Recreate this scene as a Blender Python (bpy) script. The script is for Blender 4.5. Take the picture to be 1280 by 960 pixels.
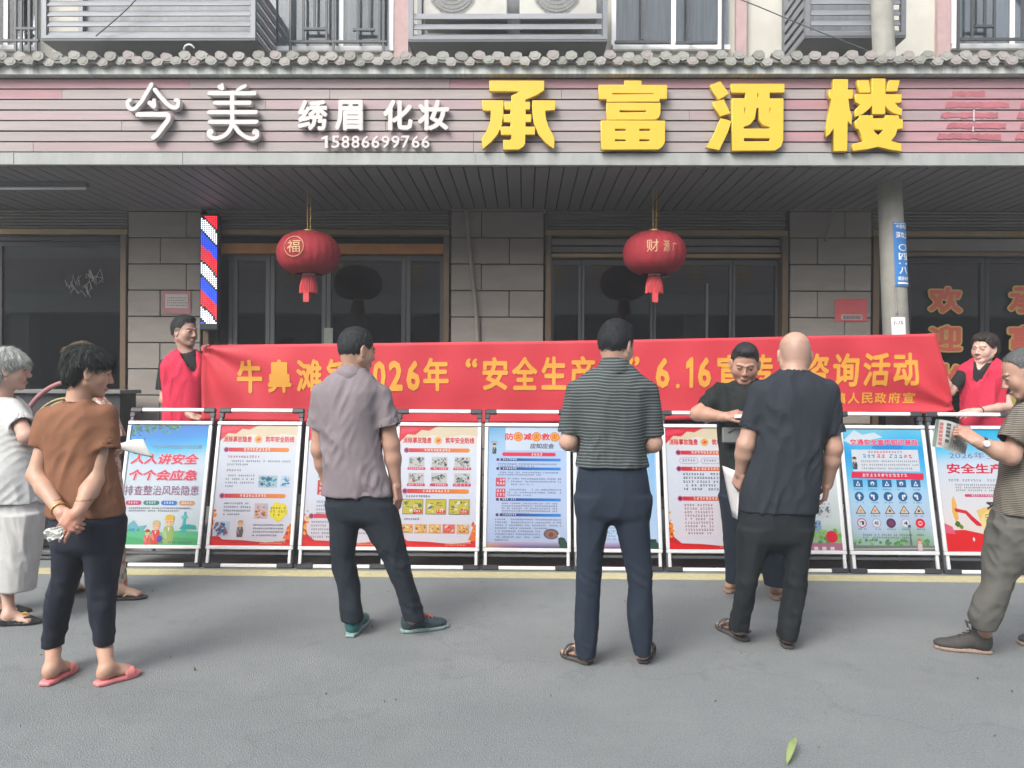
import bpy, bmesh, math, random
import numpy as np
from mathutils import Vector, Matrix
random.seed(7); rng = np.random.default_rng(7)
S = bpy.context.scene
for _o in list(bpy.data.objects): bpy.data.objects.remove(_o)
C = bpy.context.scene.collection

# ---------------- camera ----------------
FPX = 962.0; CAMZ = 1.42
th = math.radians(0.86); ro = math.radians(0.30); pi_ = math.atan(-2/FPX)
F0 = Vector((-math.sin(th)*math.cos(pi_), math.cos(th)*math.cos(pi_), math.sin(pi_)))
R0 = Vector((math.cos(th), math.sin(th), 0)); U0 = R0.cross(F0)
RR = R0*math.cos(ro)+U0*math.sin(ro); UU = U0*math.cos(ro)-R0*math.sin(ro)
cam = bpy.data.cameras.new('camera'); camo = bpy.data.objects.new('camera', cam); C.objects.link(camo)
cam.sensor_width = 36; cam.lens = 36*FPX/1280; cam.clip_start = 0.05; cam.clip_end = 500
camo.matrix_world = Matrix(((RR.x, UU.x, -F0.x, 0), (RR.y, UU.y, -F0.y, 0), (RR.z, UU.z, -F0.z, CAMZ), (0, 0, 0, 1)))
S.camera = camo
def P(px, py, Y):
    "world point on the plane y=Y that stands at this place of the photograph"
    d = F0*FPX + RR*(px-640) - UU*(py-480)
    t = Y/d.y
    return Vector((d.x*t, Y, CAMZ+d.z*t))
def G(px, py, z=0.0):
    d = F0*FPX + RR*(px-640) - UU*(py-480)
    t = (z-CAMZ)/d.z
    return Vector((d.x*t, d.y*t, z))

# ---------------- sky, sun, exposure ----------------
w = bpy.data.worlds.new('World'); S.world = w; w.use_nodes = True
nt = w.node_tree; nt.nodes.clear()
sky = nt.nodes.new('ShaderNodeTexSky'); sky.sky_type = 'NISHITA'; sky.sun_disc = False
sky.sun_elevation = math.radians(42); sky.sun_rotation = math.radians(215)
sky.dust_density = 4.0; sky.air_density = 1.0; sky.ozone_density = 1.0
hsv = nt.nodes.new('ShaderNodeHueSaturation'); hsv.inputs['Saturation'].default_value = 0.35
bg = nt.nodes.new('ShaderNodeBackground'); bg.inputs['Strength'].default_value = 0.15
wo = nt.nodes.new('ShaderNodeOutputWorld')
nt.links.new(sky.outputs[0], hsv.inputs['Color']); nt.links.new(hsv.outputs[0], bg.inputs[0]); nt.links.new(bg.outputs[0], wo.inputs[0])
sun = bpy.data.lights.new('sun', 'SUN'); sun.energy = 1.2; sun.angle = math.radians(30); sun.color = (1, .975, .93)
suno = bpy.data.objects.new('sun', sun); C.objects.link(suno)
_el, _az = math.radians(42), math.radians(215)
_sd = Vector((math.sin(_az)*math.cos(_el), math.cos(_az)*math.cos(_el), math.sin(_el)))
suno.rotation_euler = _sd.to_track_quat('Z', 'Y').to_euler()
S.view_settings.view_transform = 'Standard'; S.view_settings.look = 'None'
S.view_settings.exposure = 1.12; S.view_settings.gamma = 1.0
S.cycles.max_bounces = 7; S.cycles.diffuse_bounces = 4; S.cycles.transparent_max_bounces = 8
S.cycles.caustics_reflective = False; S.cycles.caustics_refractive = False

# ---------------- materials ----------------
def lin(r, g, b):
    f = lambda c: (c/255/12.92) if c/255 <= .04045 else ((c/255+.055)/1.055)**2.4
    return (f(r), f(g), f(b))
MATS = {}
def mat(name, col, rough=.6, metal=0, noise=0, nscale=8, bump=0, bscale=60, spec=.5, vcol=False, emit=0, stretch=None, sss=0, dirt=0, dcol=(.1, .09, .08), coat=0, sheen=0):
    if name in MATS: return MATS[name]
    m = bpy.data.materials.new(name); m.use_nodes = True; t = m.node_tree; n = t.nodes; L = t.links
    b = n['Principled BSDF']; b.inputs['Roughness'].default_value = rough; b.inputs['Metallic'].default_value = metal
    b.inputs['Specular IOR Level'].default_value = spec
    if coat: b.inputs['Coat Weight'].default_value = coat
    if sheen: b.inputs['Sheen Weight'].default_value = sheen
    if sss:
        b.inputs['Subsurface Weight'].default_value = sss; b.inputs['Subsurface Radius'].default_value = (.012, .005, .003); b.inputs['Subsurface Scale'].default_value = 1
    tc = n.new('ShaderNodeTexCoord'); mp = n.new('ShaderNodeMapping'); L.new(tc.outputs['Object'], mp.inputs[0])
    if stretch: mp.inputs['Scale'].default_value = stretch
    if vcol:
        a = n.new('ShaderNodeVertexColor'); a.layer_name = 'Col'; src = a.outputs[0]
    else:
        a = n.new('ShaderNodeRGB'); a.outputs[0].default_value = (*col, 1); src = a.outputs[0]
    if noise:
        tx = n.new('ShaderNodeTexNoise'); tx.inputs['Scale'].default_value = nscale; tx.inputs['Detail'].default_value = 6; tx.inputs['Roughness'].default_value = .6
        L.new(mp.outputs[0], tx.inputs[0])
        mr = n.new('ShaderNodeMapRange'); mr.inputs[1].default_value = .3; mr.inputs[2].default_value = .7; mr.inputs[3].default_value = 1-noise; mr.inputs[4].default_value = 1+noise
        L.new(tx.outputs[0], mr.inputs[0])
        mx = n.new('ShaderNodeVectorMath'); mx.operation = 'SCALE'; L.new(src, mx.inputs[0]); L.new(mr.outputs[0], mx.inputs[3]); src = mx.outputs[0]
    if dirt:
        tx = n.new('ShaderNodeTexNoise'); tx.inputs['Scale'].default_value = 1.7; tx.inputs['Detail'].default_value = 8; tx.inputs['Roughness'].default_value = .7
        L.new(mp.outputs[0], tx.inputs[0])
        mr = n.new('ShaderNodeMapRange'); mr.inputs[1].default_value = .45; mr.inputs[2].default_value = .75; mr.inputs[3].default_value = 0; mr.inputs[4].default_value = dirt
        L.new(tx.outputs[0], mr.inputs[0])
        mx = n.new('ShaderNodeMixRGB'); mx.inputs[2].default_value = (*dcol, 1); L.new(mr.outputs[0], mx.inputs[0]); L.new(src, mx.inputs[1]); src = mx.outputs[0]
    L.new(src, b.inputs['Base Color'])
    if emit:
        L.new(src, b.inputs['Emission Color']); b.inputs['Emission Strength'].default_value = emit
    if bump:
        tx = n.new('ShaderNodeTexNoise'); tx.inputs['Scale'].default_value = bscale; tx.inputs['Detail'].default_value = 5
        L.new(mp.outputs[0], tx.inputs[0]); bp = n.new('ShaderNodeBump'); bp.inputs['Strength'].default_value = bump; bp.inputs['Distance'].default_value = .01
        L.new(tx.outputs[0], bp.inputs['Height']); L.new(bp.outputs[0], b.inputs['Normal'])
    MATS[name] = m
    return m
def glass_mat(name, tint, refl=1.0, rough=.02):
    m = bpy.data.materials.new(name); m.use_nodes = True; t = m.node_tree; n = t.nodes; L = t.links; n.clear()
    o = n.new('ShaderNodeOutputMaterial'); mx = n.new('ShaderNodeMixShader'); fr = n.new('ShaderNodeFresnel'); fr.inputs[0].default_value = 1.6
    tr = n.new('ShaderNodeBsdfTransparent'); tr.inputs[0].default_value = (*tint, 1); gl = n.new('ShaderNodeBsdfGlossy'); gl.inputs['Roughness'].default_value = rough
    mu = n.new('ShaderNodeMath'); mu.operation = 'MULTIPLY'; mu.inputs[1].default_value = refl; L.new(fr.outputs[0], mu.inputs[0])
    L.new(mu.outputs[0], mx.inputs[0]); L.new(tr.outputs[0], mx.inputs[1]); L.new(gl.outputs[0], mx.inputs[2]); L.new(mx.outputs[0], o.inputs[0])
    return m

# ---------------- object helpers ----------------
def base(name):
    return name
def thing(name, label, cat, loc=(0, 0, 0), group=None):
    o = bpy.data.objects.new(name, None); C.objects.link(o); o.location = loc; o.empty_display_size = .1
    o['label'] = label; o['category'] = cat
    if group: o['group'] = group
    return o
def tag(o, label, cat, group=None):
    o['label'] = label; o['category'] = cat
    if group: o['group'] = group
    return o
def link(name, me, parent=None, m=None, kind=None, loc=None):
    o = bpy.data.objects.new(name, me); C.objects.link(o)
    if m is not None and not me.materials: me.materials.append(m)
    if parent is not None:
        o.parent = parent
        if loc is None: # geometry given in world space: undo the parent's translation
            t = Vector(parent.location); p = parent.parent
            while p is not None: t += Vector(p.location); p = p.parent
            o.location = -t
    if loc is not None: o.location = loc
    if kind: o['kind'] = kind
    return o
class MB:
    "mesh builder"
    def __init__(s): s.v = []; s.f = []; s.c = []; s.mi = []
    def add(s, vs, fs, col=None, mi=0):
        b = len(s.v); s.v += [tuple(v) for v in vs]; s.f += [tuple(b+i for i in f) for f in fs]
        s.c += [col or (1, 1, 1)]*len(vs); s.mi += [mi]*len(fs)
    def box(s, x0, x1, y0, y1, z0, z1, col=None, mi=0, bev=0):
        if bev:
            e = bev; vs = []
            for (zz, ins) in ((z0, e), (z0+e, 0), (z1-e, 0), (z1, e)):
                a, b, c, d = x0+ins, x1-ins, y0+ins, y1-ins; k = e if ins == 0 else e*.3
                vs += [(a+k, c, zz), (b-k, c, zz), (b, c+k, zz), (b, d-k, zz), (b-k, d, zz), (a+k, d, zz), (a, d-k, zz), (a, c+k, zz)]
            fs = [tuple(range(7, -1, -1)), tuple(range(24, 32))]
            for l in range(3):
                for i in range(8): j = (i+1) % 8; fs.append((l*8+i, l*8+j, l*8+8+j, l*8+8+i))
            s.add(vs, fs, col, mi); return s
        vs = [(x, y, z) for z in (z0, z1) for (x, y) in ((x0, y0), (x1, y0), (x1, y1), (x0, y1))]
        s.add(vs, [(3, 2, 1, 0), (4, 5, 6, 7), (0, 1, 5, 4), (1, 2, 6, 5), (2, 3, 7, 6), (3, 0, 4, 7)], col, mi); return s
    def quad(s, a, b, c, d, col=None, mi=0): s.add([a, b, c, d], [(0, 1, 2, 3)], col, mi); return s
    def tube(s, pts, r, n=8, col=None, mi=0, cap=True):
        pts = [Vector(p) for p in pts]; rs = r if isinstance(r, (list, tuple)) else [r]*len(pts); rings = []; up = Vector((0.13, .27, .95)).normalized()
        for i, p in enumerate(pts):
            t = (pts[min(i+1, len(pts)-1)]-pts[max(i-1, 0)])
            if t.length < 1e-9: t = Vector((0, 0, 1))
            t.normalize(); a = t.cross(up)
            if a.length < .05: a = t.cross(Vector((1, 0, 0)))
            a.normalize(); b = t.cross(a); rings.append([p+(a*math.cos(2*math.pi*k/n)+b*math.sin(2*math.pi*k/n))*rs[i] for k in range(n)])
        vs = [v for g in rings for v in g]; fs = []
        for i in range(len(pts)-1):
            for k in range(n): k2 = (k+1) % n; fs.append((i*n+k, (i+1)*n+k, (i+1)*n+k2, i*n+k2))
        if cap: fs.append(tuple(range(n))); fs.append(tuple(range(len(vs)-1, len(vs)-n-1, -1)))
        s.add(vs, fs, col, mi); return s
    def prism(s, poly, y0, y1, col=None, mi=0):
        "poly in (x,z); front at y0"
        n = len(poly); vs = [(x, y0, z) for x, z in poly]+[(x, y1, z) for x, z in poly]
        fs = [tuple(range(n)), tuple(range(2*n-1, n-1, -1))]+[(i, n+i, n+(i+1) % n, (i+1) % n) for i in range(n)]
        s.add(vs, fs, col, mi); return s
    def lathe(s, prof, n=24, c=(0, 0, 0), col=None, mi=0):
        vs = []; fs = []
        for (r, z) in prof:
            for k in range(n): a = 2*math.pi*k/n; vs.append((c[0]+r*math.cos(a), c[1]+r*math.sin(a), c[2]+z))
        for i in range(len(prof)-1):
            for k in range(n): k2 = (k+1) % n; fs.append((i*n+k, i*n+k2, (i+1)*n+k2, (i+1)*n+k))
        s.add(vs, fs, col, mi); return s
    def mesh(s, name, smooth=False, vcol=False):
        me = bpy.data.meshes.new(name); me.from_pydata(s.v, [], s.f); me.update()
        if vcol:
            a = me.color_attributes.new('Col', 'FLOAT_COLOR', 'POINT'); a.data.foreach_set('color', np.array([(*c, 1) for c in s.c], 'f').ravel())
        if any(s.mi): me.polygons.foreach_set('material_index', s.mi)
        bm = bmesh.new(); bm.from_mesh(me); bmesh.ops.recalc_face_normals(bm, faces=[f for f in bm.faces]) if not vcol else None; bm.to_mesh(me); bm.free()
        if smooth: me.polygons.foreach_set('use_smooth', [True]*len(me.polygons))
        return me
    def obj(s, name, m, parent=None, smooth=False, vcol=False, kind=None, loc=None):
        me = s.mesh(name, smooth, vcol)
        if isinstance(m, (list, tuple)):
            for q in m: me.materials.append(q)
            m = None
        return link(name, me, parent, m, kind, loc)
def rel_box(w, d, h, bev=0):
    "a box centred in x and z with its front at y=0"
    return MB().box(-w/2, w/2, 0, d, -h/2, h/2, bev=bev)

# text: vertices (x,z) and triangles
_tc = {}
def _flat(txt, bold, shear):
    cu = bpy.data.curves.new('t', 'FONT'); cu.body = txt; cu.offset = bold; cu.shear = shear; cu.resolution_u = 2
    ob = bpy.data.objects.new('t', cu); me = bpy.data.meshes.new_from_object(ob)
    n = len(me.vertices); co = np.zeros(n*3); me.vertices.foreach_get('co', co); co = co.reshape(-1, 3)
    fs = [tuple(p.vertices) for p in me.polygons]; ar = sum(p.area for p in me.polygons); cnt = {}
    for f in fs:
        for a, b in zip(f, f[1:]+f[:1]): k = (min(a, b), max(a, b)); cnt[k] = cnt.get(k, 0)+1
    per = sum(float(np.linalg.norm(co[a]-co[b])) for (a, b), c in cnt.items() if c == 1)
    bpy.data.objects.remove(ob); bpy.data.curves.remove(cu); bpy.data.meshes.remove(me)
    return co, fs, ar, per
def glyphs(txt, bold=0.0, shear=0.0, extr=0.0, bev=0.0):
    key = (txt, bold, shear, extr)
    if key in _tc: return _tc[key]
    if len(txt) > 1 and shear == 0 or (shear and len(txt) > 1):   # letter by letter, so that one bad outline cannot spoil a line
        full, _, _, _ = _flat(txt, 0, 0); cos = []; fs = []; x = 0; n = 0
        for ch in txt:
            c, f = glyphs(ch, bold, shear, extr); adv = _flat(ch+'.', 0, 0)[0][:, 0].max()-_flat('.', 0, 0)[0][:, 0].max()
            c = c.copy(); c[:, 0] += x; x += adv; cos.append(c); fs += [tuple(i+n for i in q) for q in f]; n += len(c)
        r = (np.concatenate(cos), fs); _tc[key] = r; return r
    co, fs, ar, per = _flat(txt, 0, shear)
    if txt == '1':
        co = np.array([(.22, 0, 0), (.36, 0, 0), (.36, .7, 0), (.25, .7, 0), (.22, .5, 0), (.04, .5, 0), (.04, .43, 0), (.22, .43, 0), (.12, .52, 0)], float)
        co = np.array([(.24, 0, 0), (.38, 0, 0), (.38, .72, 0), (.28, .72, 0), (.05, .60, 0), (.05, .48, 0), (.24, .56, 0)], float); fs = [(0, 1, 2, 6), (6, 2, 3), (6, 3, 4, 5)]
    if bold > 0:
        cs = [co]; ff = list(fs); n = len(co); m = 1
        for rr, q in (((bold, 8),) if bold < .045 else ((bold, 16), (bold*.5, 8))):
            for k in range(q):
                c = co.copy(); c[:, 0] += rr*math.cos(k*2*math.pi/q); c[:, 1] += rr*math.sin(k*2*math.pi/q); c[:, 2] += m*.0006
                cs.append(c); ff += [tuple(i+m*n for i in f) for f in fs]; m += 1
        co = np.concatenate(cs); fs = ff
    if extr:
        me = bpy.data.meshes.new('x'); me.from_pydata(co.tolist(), [], fs); bm = bmesh.new(); bm.from_mesh(me)
        r = bmesh.ops.extrude_face_region(bm, geom=bm.faces[:]); vs = [e for e in r['geom'] if isinstance(e, bmesh.types.BMVert)]
        bmesh.ops.translate(bm, verts=vs, vec=(0, 0, extr)); bm.verts.ensure_lookup_table(); bm.verts.index_update()
        co = np.array([v.co[:] for v in bm.verts]); fs = [tuple(v.index for v in f.verts) for f in bm.faces]; bm.free(); bpy.data.meshes.remove(me)
    _tc[key] = (co, fs); return co, fs
def fit(co, x0, x1, z0, z1):
    mn = co.min(0); mx = co.max(0); q = co.copy()
    q[:, 0] = x0+(co[:, 0]-mn[0])/(mx[0]-mn[0]+1e-9)*(x1-x0); q[:, 1] = z0+(co[:, 1]-mn[1])/(mx[1]-mn[1]+1e-9)*(z1-z0)
    return q
# ================= SETTING =================
YF, YW = 6.2, 7.75           # awning front, shop wall
YBAN = 6.3
def zz(py, Y, px=640): return P(px, py, Y).z
def xx(px, Y, py=478): return P(px, py, Y).x
WL, WR = xx(-60, YW), xx(1345, YW)
m_asph = mat('asphalt', (.188, .203, .206), .85, noise=.24, nscale=110, bump=.8, bscale=150, dirt=.55, dcol=(.25, .258, .255))
def road_wear(m):
    t = m.node_tree; n = t.nodes; L = t.links; bs = n['Principled BSDF']; src = bs.inputs['Base Color'].links[0].from_socket; g = n.new('ShaderNodeNewGeometry')
    def layer(src, scale, lo, hi, amt, col, stretch=(1, 1, 1), kind='noise'):
        mp = n.new('ShaderNodeMapping'); mp.inputs['Scale'].default_value = stretch; L.new(g.outputs['Position'], mp.inputs[0])
        tx = n.new('ShaderNodeTexNoise' if kind == 'noise' else 'ShaderNodeTexVoronoi'); tx.inputs['Scale'].default_value = scale
        if kind == 'noise': tx.inputs['Detail'].default_value = 7; tx.inputs['Roughness'].default_value = .65
        elif kind == 'crack': tx.feature = 'DISTANCE_TO_EDGE'
        nz = None
        if kind == 'crack':
            w_ = n.new('ShaderNodeTexNoise'); w_.inputs['Scale'].default_value = 2.2; w_.inputs['Detail'].default_value = 6; L.new(g.outputs['Position'], w_.inputs[0]); ad = n.new('ShaderNodeVectorMath'); ad.operation = 'ADD'; L.new(mp.outputs[0], ad.inputs[0]); L.new(w_.outputs['Color'], ad.inputs[1]); L.new(ad.outputs[0], tx.inputs[0])
        else: L.new(mp.outputs[0], tx.inputs[0])
        mr = n.new('ShaderNodeMapRange'); mr.inputs[1].default_value = lo; mr.inputs[2].default_value = hi; mr.inputs[3].default_value = 0; mr.inputs[4].default_value = amt; L.new(tx.outputs[0], mr.inputs[0])
        mx = n.new('ShaderNodeMixRGB'); mx.inputs[2].default_value = (*col, 1); L.new(mr.outputs[0], mx.inputs[0]); L.new(src, mx.inputs[1]); return mx.outputs[0]
    src = layer(src, .9, .48, .72, .45, (.13, .14, .142), (.5, 1.3, 1)); src = layer(src, 3.2, .60, .72, .35, (.11, .115, .115)); src = layer(src, 420, .62, .72, .55, (.30, .31, .31)); src = layer(src, 300, .66, .74, .6, (.07, .07, .072))
    src = layer(src, .42, .008, 0, .22, (.09, .095, .095), (1, 1, 1), 'crack'); L.new(src, bs.inputs['Base Color'])
road_wear(m_asph)
m_line = mat('line_paint', (.50, .45, .25), .6, noise=.15, nscale=20, dirt=.35, dcol=(.25, .24, .2))
m_pave = mat('paving', (.16, .155, .15), .8, noise=.15, nscale=6, bump=.3)
m_stone = mat('stone_tile', (.29, .262, .23), .55, noise=.10, nscale=3, bump=.25, bscale=90, stretch=(1, 1, 3))
m_grout = mat('grout', (.035, .033, .03), .9)
m_brown = mat('bronze_frame', (.17, .12, .075), .4, metal=.5, noise=.1, nscale=12)
m_gold = mat('gold_trim', (.34, .25, .13), .38, metal=.55, noise=.1)
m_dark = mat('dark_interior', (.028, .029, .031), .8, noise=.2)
m_cream = mat('cream_render', (.46, .45, .40), .85, noise=.08, nscale=3, bump=.15, dirt=.3, dcol=(.36, .35, .3))
m_pink = mat('pink_tile', (.38, .265, .26), .7, noise=.12, nscale=9)
m_steel = mat('grey_steel', (.17, .18, .195), .5, metal=.3, noise=.1, nscale=5, dirt=.4, dcol=(.16, .16, .17))
m_slat = mat('slat_metal', (.21, .22, .235), .5, metal=.2, noise=.14, nscale=3, stretch=(1, 1, 8))
m_white = mat('white_frame', (.75, .76, .77), .45)
m_darkbar = mat('dark_bar', (.06, .065, .07), .5, metal=.3)
m_trim = mat('faded_trim', (.29, .30, .29), .6, noise=.14, nscale=3, dirt=.6, dcol=(.24, .28, .255), stretch=(3, 1, .6))
m_soffit = mat('soffit_panel_metal', (.205, .20, .205), .55, metal=.1, noise=.1, nscale=2, stretch=(8, .4, 1))
m_conc = mat('concrete', (.27, .265, .235), .85, noise=.12, nscale=10, bump=.3, dirt=.35, dcol=(.2, .2, .18))
m_tile = mat('roof_tile_clay', (.30, .32, .28), .85, noise=.32, nscale=8, bump=.3, dirt=.5, dcol=(.17, .21, .16))
m_plast = mat('dark_plastic', (.035, .037, .042), .45)
m_glass = glass_mat('shop_glass', (.6, .66, .66), 1.35)
m_glass2 = glass_mat('upper_glass', (.85, .88, .9), 1.0)
def struct(name, mb, m, kind='structure', **k): return mb.obj(name, m, kind=kind, **k)

# ground
g = MB(); g.box(-60, 60, -40, 60, -.3, 0); struct('road', g, m_asph)
g = MB(); g.box(WL-4, WR+4, 5.575, 5.745, 0.0, .004); struct('kerb_line_marking', g, m_line)
g = MB(); g.box(WL-6, WR+6, 6.36, 12, 0.0, .15); struct('pavement', g, m_pave)
ks = bpy.data.objects['pavement']
k_me = MB().box(-.495, .495, 0, .14, 0, .155, bev=.012).mesh('kerb_stone')
for i in range(12):
    link('kerb_stone', k_me, ks, m_conc, loc=(-5.5+i*1.0, 6.22, 0))

# the shop building
bld = thing('shop_building', 'two-storey street building with stone-clad pillars, glazed shop bays and cream upper floor', 'building', (0, YW, 0))
zS = zz(262, YW)             # soffit height
g = MB(); g.box(WL, WR, YW+.9, YW+1.0, 0, 3.3); 
# wall body above the soffit
g = MB(); g.box(WL, WR, YW-.02, YW+.3, zS+.03, 5.9); up = g.obj('upper_wall', m_cream, bld)
# room behind (dark shop interior)
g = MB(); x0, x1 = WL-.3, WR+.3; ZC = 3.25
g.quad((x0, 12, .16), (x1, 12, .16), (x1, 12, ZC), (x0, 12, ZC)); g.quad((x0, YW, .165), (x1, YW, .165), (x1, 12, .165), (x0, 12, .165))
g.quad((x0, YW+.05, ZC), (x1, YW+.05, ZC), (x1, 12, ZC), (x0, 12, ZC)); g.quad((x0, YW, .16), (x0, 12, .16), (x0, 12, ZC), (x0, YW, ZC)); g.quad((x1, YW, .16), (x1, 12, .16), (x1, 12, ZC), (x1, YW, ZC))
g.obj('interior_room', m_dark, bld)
PIL = [(160, 251), (563, 679), (986, 1088)]
rows_y = [262]; 
y0t = 264.5; dzt = 33.0*YW/FPX
def pillar(i, pa, pb, joints):
    X0, X1 = xx(pa, YW), xx(pb, YW)
    t = MB().box(X0+.004, X1-.004, YW+.02, YW+.42, .15, zS+.02).obj('pillar', m_grout, bld)
    z = zz(264.5, YW, (pa+pb)/2); k = 0
    MB().box(X0, X1, YW-.012, YW+.02, z+.006, zS+.02).obj('stone_panel', m_stone, t)
    while z > .2:
        zb = max(z-dzt, .155); xs = [X0]+[xx(j, YW) for j in joints[k % 2]]+[X1]
        for a, b in zip(xs[:-1], xs[1:]):
            dy = random.uniform(-.004, .004)
            MB().box(a+.004, b-.004, YW-.012+dy, YW+.02, zb+.005, z-.005, bev=.004).obj('stone_panel', m_stone, t)
        z -= dzt; k += 1
    return t
pillar(0, *PIL[0], [[233], [200.5]]); pillar(1, *PIL[1], [[601], [636]]); pillar(2, *PIL[2], [[1054.5], [1020.5]])

# shop bays: header box, bronze frame, doors and panes
def bar(x0, x1, y0, y1, z0, z1): return MB().box(x0, x1, y0, y1, z0, z1, bev=.004)
bays = [(-60, 158, 'A'), (254, 561, 'B'), (681, 984, 'C'), (1090, 1345, 'D')]
m_shut = mat('shutter_slat', (.24, .23, .205), .5, metal=.3, noise=.1, nscale=3)
m_orange = mat('orange_sill', (.55, .23, .05), .5, noise=.12, nscale=6)
m_black = mat('black_glass_frame', (.03, .032, .034), .35)
for (pa, pb, nm) in bays:
    X0, X1 = xx(pa, YW), xx(pb, YW)
    bay = MB().box(X0, X1, YW+.10, YW+.22, zz(287, YW), zS+.03).obj('header_box', m_shut, bld)
    zt = zS; n = 6; hh = (zS-zz(286, YW))/n
    for k in range(n):
        MB().box(X0+.01, X1-.01, YW+.03+.004*(k % 2), YW+.10, zS-(k+1)*hh+.004, zS-k*hh-.004, bev=.006).obj('shutter_slat', m_shut, bay)
    bar(X0, X1, YW-.0, YW+.10, zz(294, YW), zz(287, YW)).obj('lintel_trim', m_gold, bld)
    # jambs
    for (a, b) in ((X0, X0+.06), (X1-.06, X1)):
        bar(a, b, YW-.02, YW+.14, .155, zz(294, YW)-.002).obj('door_jamb', m_brown, bld)
    yg = YW+.12
    if nm == 'A':
        zt = zz(300, YW)
        bar(X0+.06, X1-.06, YW+.06, YW+.12, zz(301, YW), zz(295.5, YW)).obj('door_head', m_black, bld)
        xm = [X0+.06, xx(-12, YW), X1-.06]
    elif nm == 'B':
        zt = zz(317, YW)
        bar(X0+.062, X1-.062, YW+.02, YW+.10, zz(317, YW), zz(304.5, YW)).obj('door_head', m_orange, bld)
        xm = [X0+.06, xx(286, YW), xx(333, YW), xx(404, YW), xx(505, YW), X1-.06]
    elif nm == 'C':
        zt = zz(322, YW)
        bar(X0+.062, X1-.062, YW+.02, YW+.10, zz(321, YW), zz(316, YW)).obj('door_head', m_gold, bld)
        for q, (ya, yb) in enumerate(((314, 307), (305, 297))): bar(X0+.062, X1-.062, YW+.05, YW+.11, zz(ya, YW), zz(yb, YW)).obj('shutter_slat', m_shut, bld)
        xm = [X0+.06, xx(727, YW), xx(818, YW), xx(918, YW), X1-.06]
    else:
        zt = zz(318, YW)
        bar(X0+.062, X1-.062, YW+.02, YW+.10, zz(318, YW), zz(313, YW)).obj('door_head', m_brown, bld)
        bar(X0+.062, X1-.062, YW+.05, YW+.11, zz(312, YW), zz(296, YW)).obj('transom_panel', m_shut, bld)
        xm = [X0+.06, xx(1139, YW), xx(1238, YW), X1-.06]
    for a, b in zip(xm[:-1], xm[1:]):
        if b-a < .1: continue
        d = MB(); fw = .045 if nm != 'C' else .03
        d.box(a+.004, b-.004, yg-.02, yg+.03, zt-.055, zt-.003); d.box(a+.004, b-.004, yg-.02, yg+.03, .16, .26)
        d.box(a+.004, a+fw, yg-.02, yg+.03, .26, zt-.055); d.box(b-fw, b-.004, yg-.02, yg+.03, .26, zt-.055)
        do = d.obj('door', m_black if nm in 'AD' else mat('dark_aluminium', (.10, .105, .105), .4, metal=.3), bld)
        MB().box(a+fw, b-fw, yg, yg+.008, .26, zt-.055).obj('pane', m_glass, do)
# thin white vertical pole in bay C, door handle strip in bay B
bar(xx(884.5, YW), xx(887.5, YW), YW+.09, YW+.115, .16, zz(352, YW)).obj('door_pull', m_steel, bld)
MB().box(xx(402, YW), xx(413, YW), YW+.085, YW+.1, zz(432, YW), zz(410, YW)).obj('door_plate', mat('plate', (.25, .3, .25), .5), bld)

# things dimly seen inside the shops
def table(x, y, nm='dining_table'):
    t = thing(nm, 'dark round dining table dimly visible behind the glass of the middle shop bay' if x > 1 else 'dark round dining table dimly visible behind the glass beside the orange door head', 'table', (x, y, .165))
    MB().lathe([(0, .74), (.55, .74), (.56, .76), (.55, .78), (0, .78)], 24, (x, y, .165)).obj('tabletop', mat('dark_wood', (.09, .05, .03), .4), t)
    MB().lathe([(0, 0), (.25, 0), (.22, .03), (.05, .06), (.05, .74)], 16, (x, y, .165)).obj('pedestal', MATS['dark_wood'], t)
table(-1.9, 9.4); table(1.6, 9.6)

# ---------- awning ----------
XA0, XA1 = xx(-110, YW), xx(1400, YW)
aw = thing('awning', 'long awning with pinkish weathered plank fascia, grey soffit and row of clay roof tiles', 'awning', (0, YF, 0))
za, zb_ = zz(97, YF), zz(190, YF)   # plank range at the middle
MB().box(XA0, XA1, YF+.03, YF+.10, zz(206, YF), zz(82, YF)).obj('fascia_backing', m_grout, aw)
bvm = MB().box(XA0, XA1, YF+.0, YF+.05, zz(206.5, YF), zz(191, YF), bev=.004)
bvm.obj('lower_trim', m_trim, aw)
for j in (15, 226, 592, 1148):   # trim joints: short cover strips
    MB().box(xx(j, YF)-.006, xx(j, YF)+.006, YF-.004, YF+.02, zz(206.5, YF), zz(191, YF)).obj('joint_strip', m_trim, aw)
MB().box(XA0, XA1, YF-.06, YF+.05, zz(96, YF), zz(79, YF)).obj('upper_trim', mat('upper_trim_green', (.46, .49, .46), .7, noise=.22, nscale=4, stretch=(12, 1, .35), dirt=.6, dcol=(.36, .35, .34)), aw)
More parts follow.
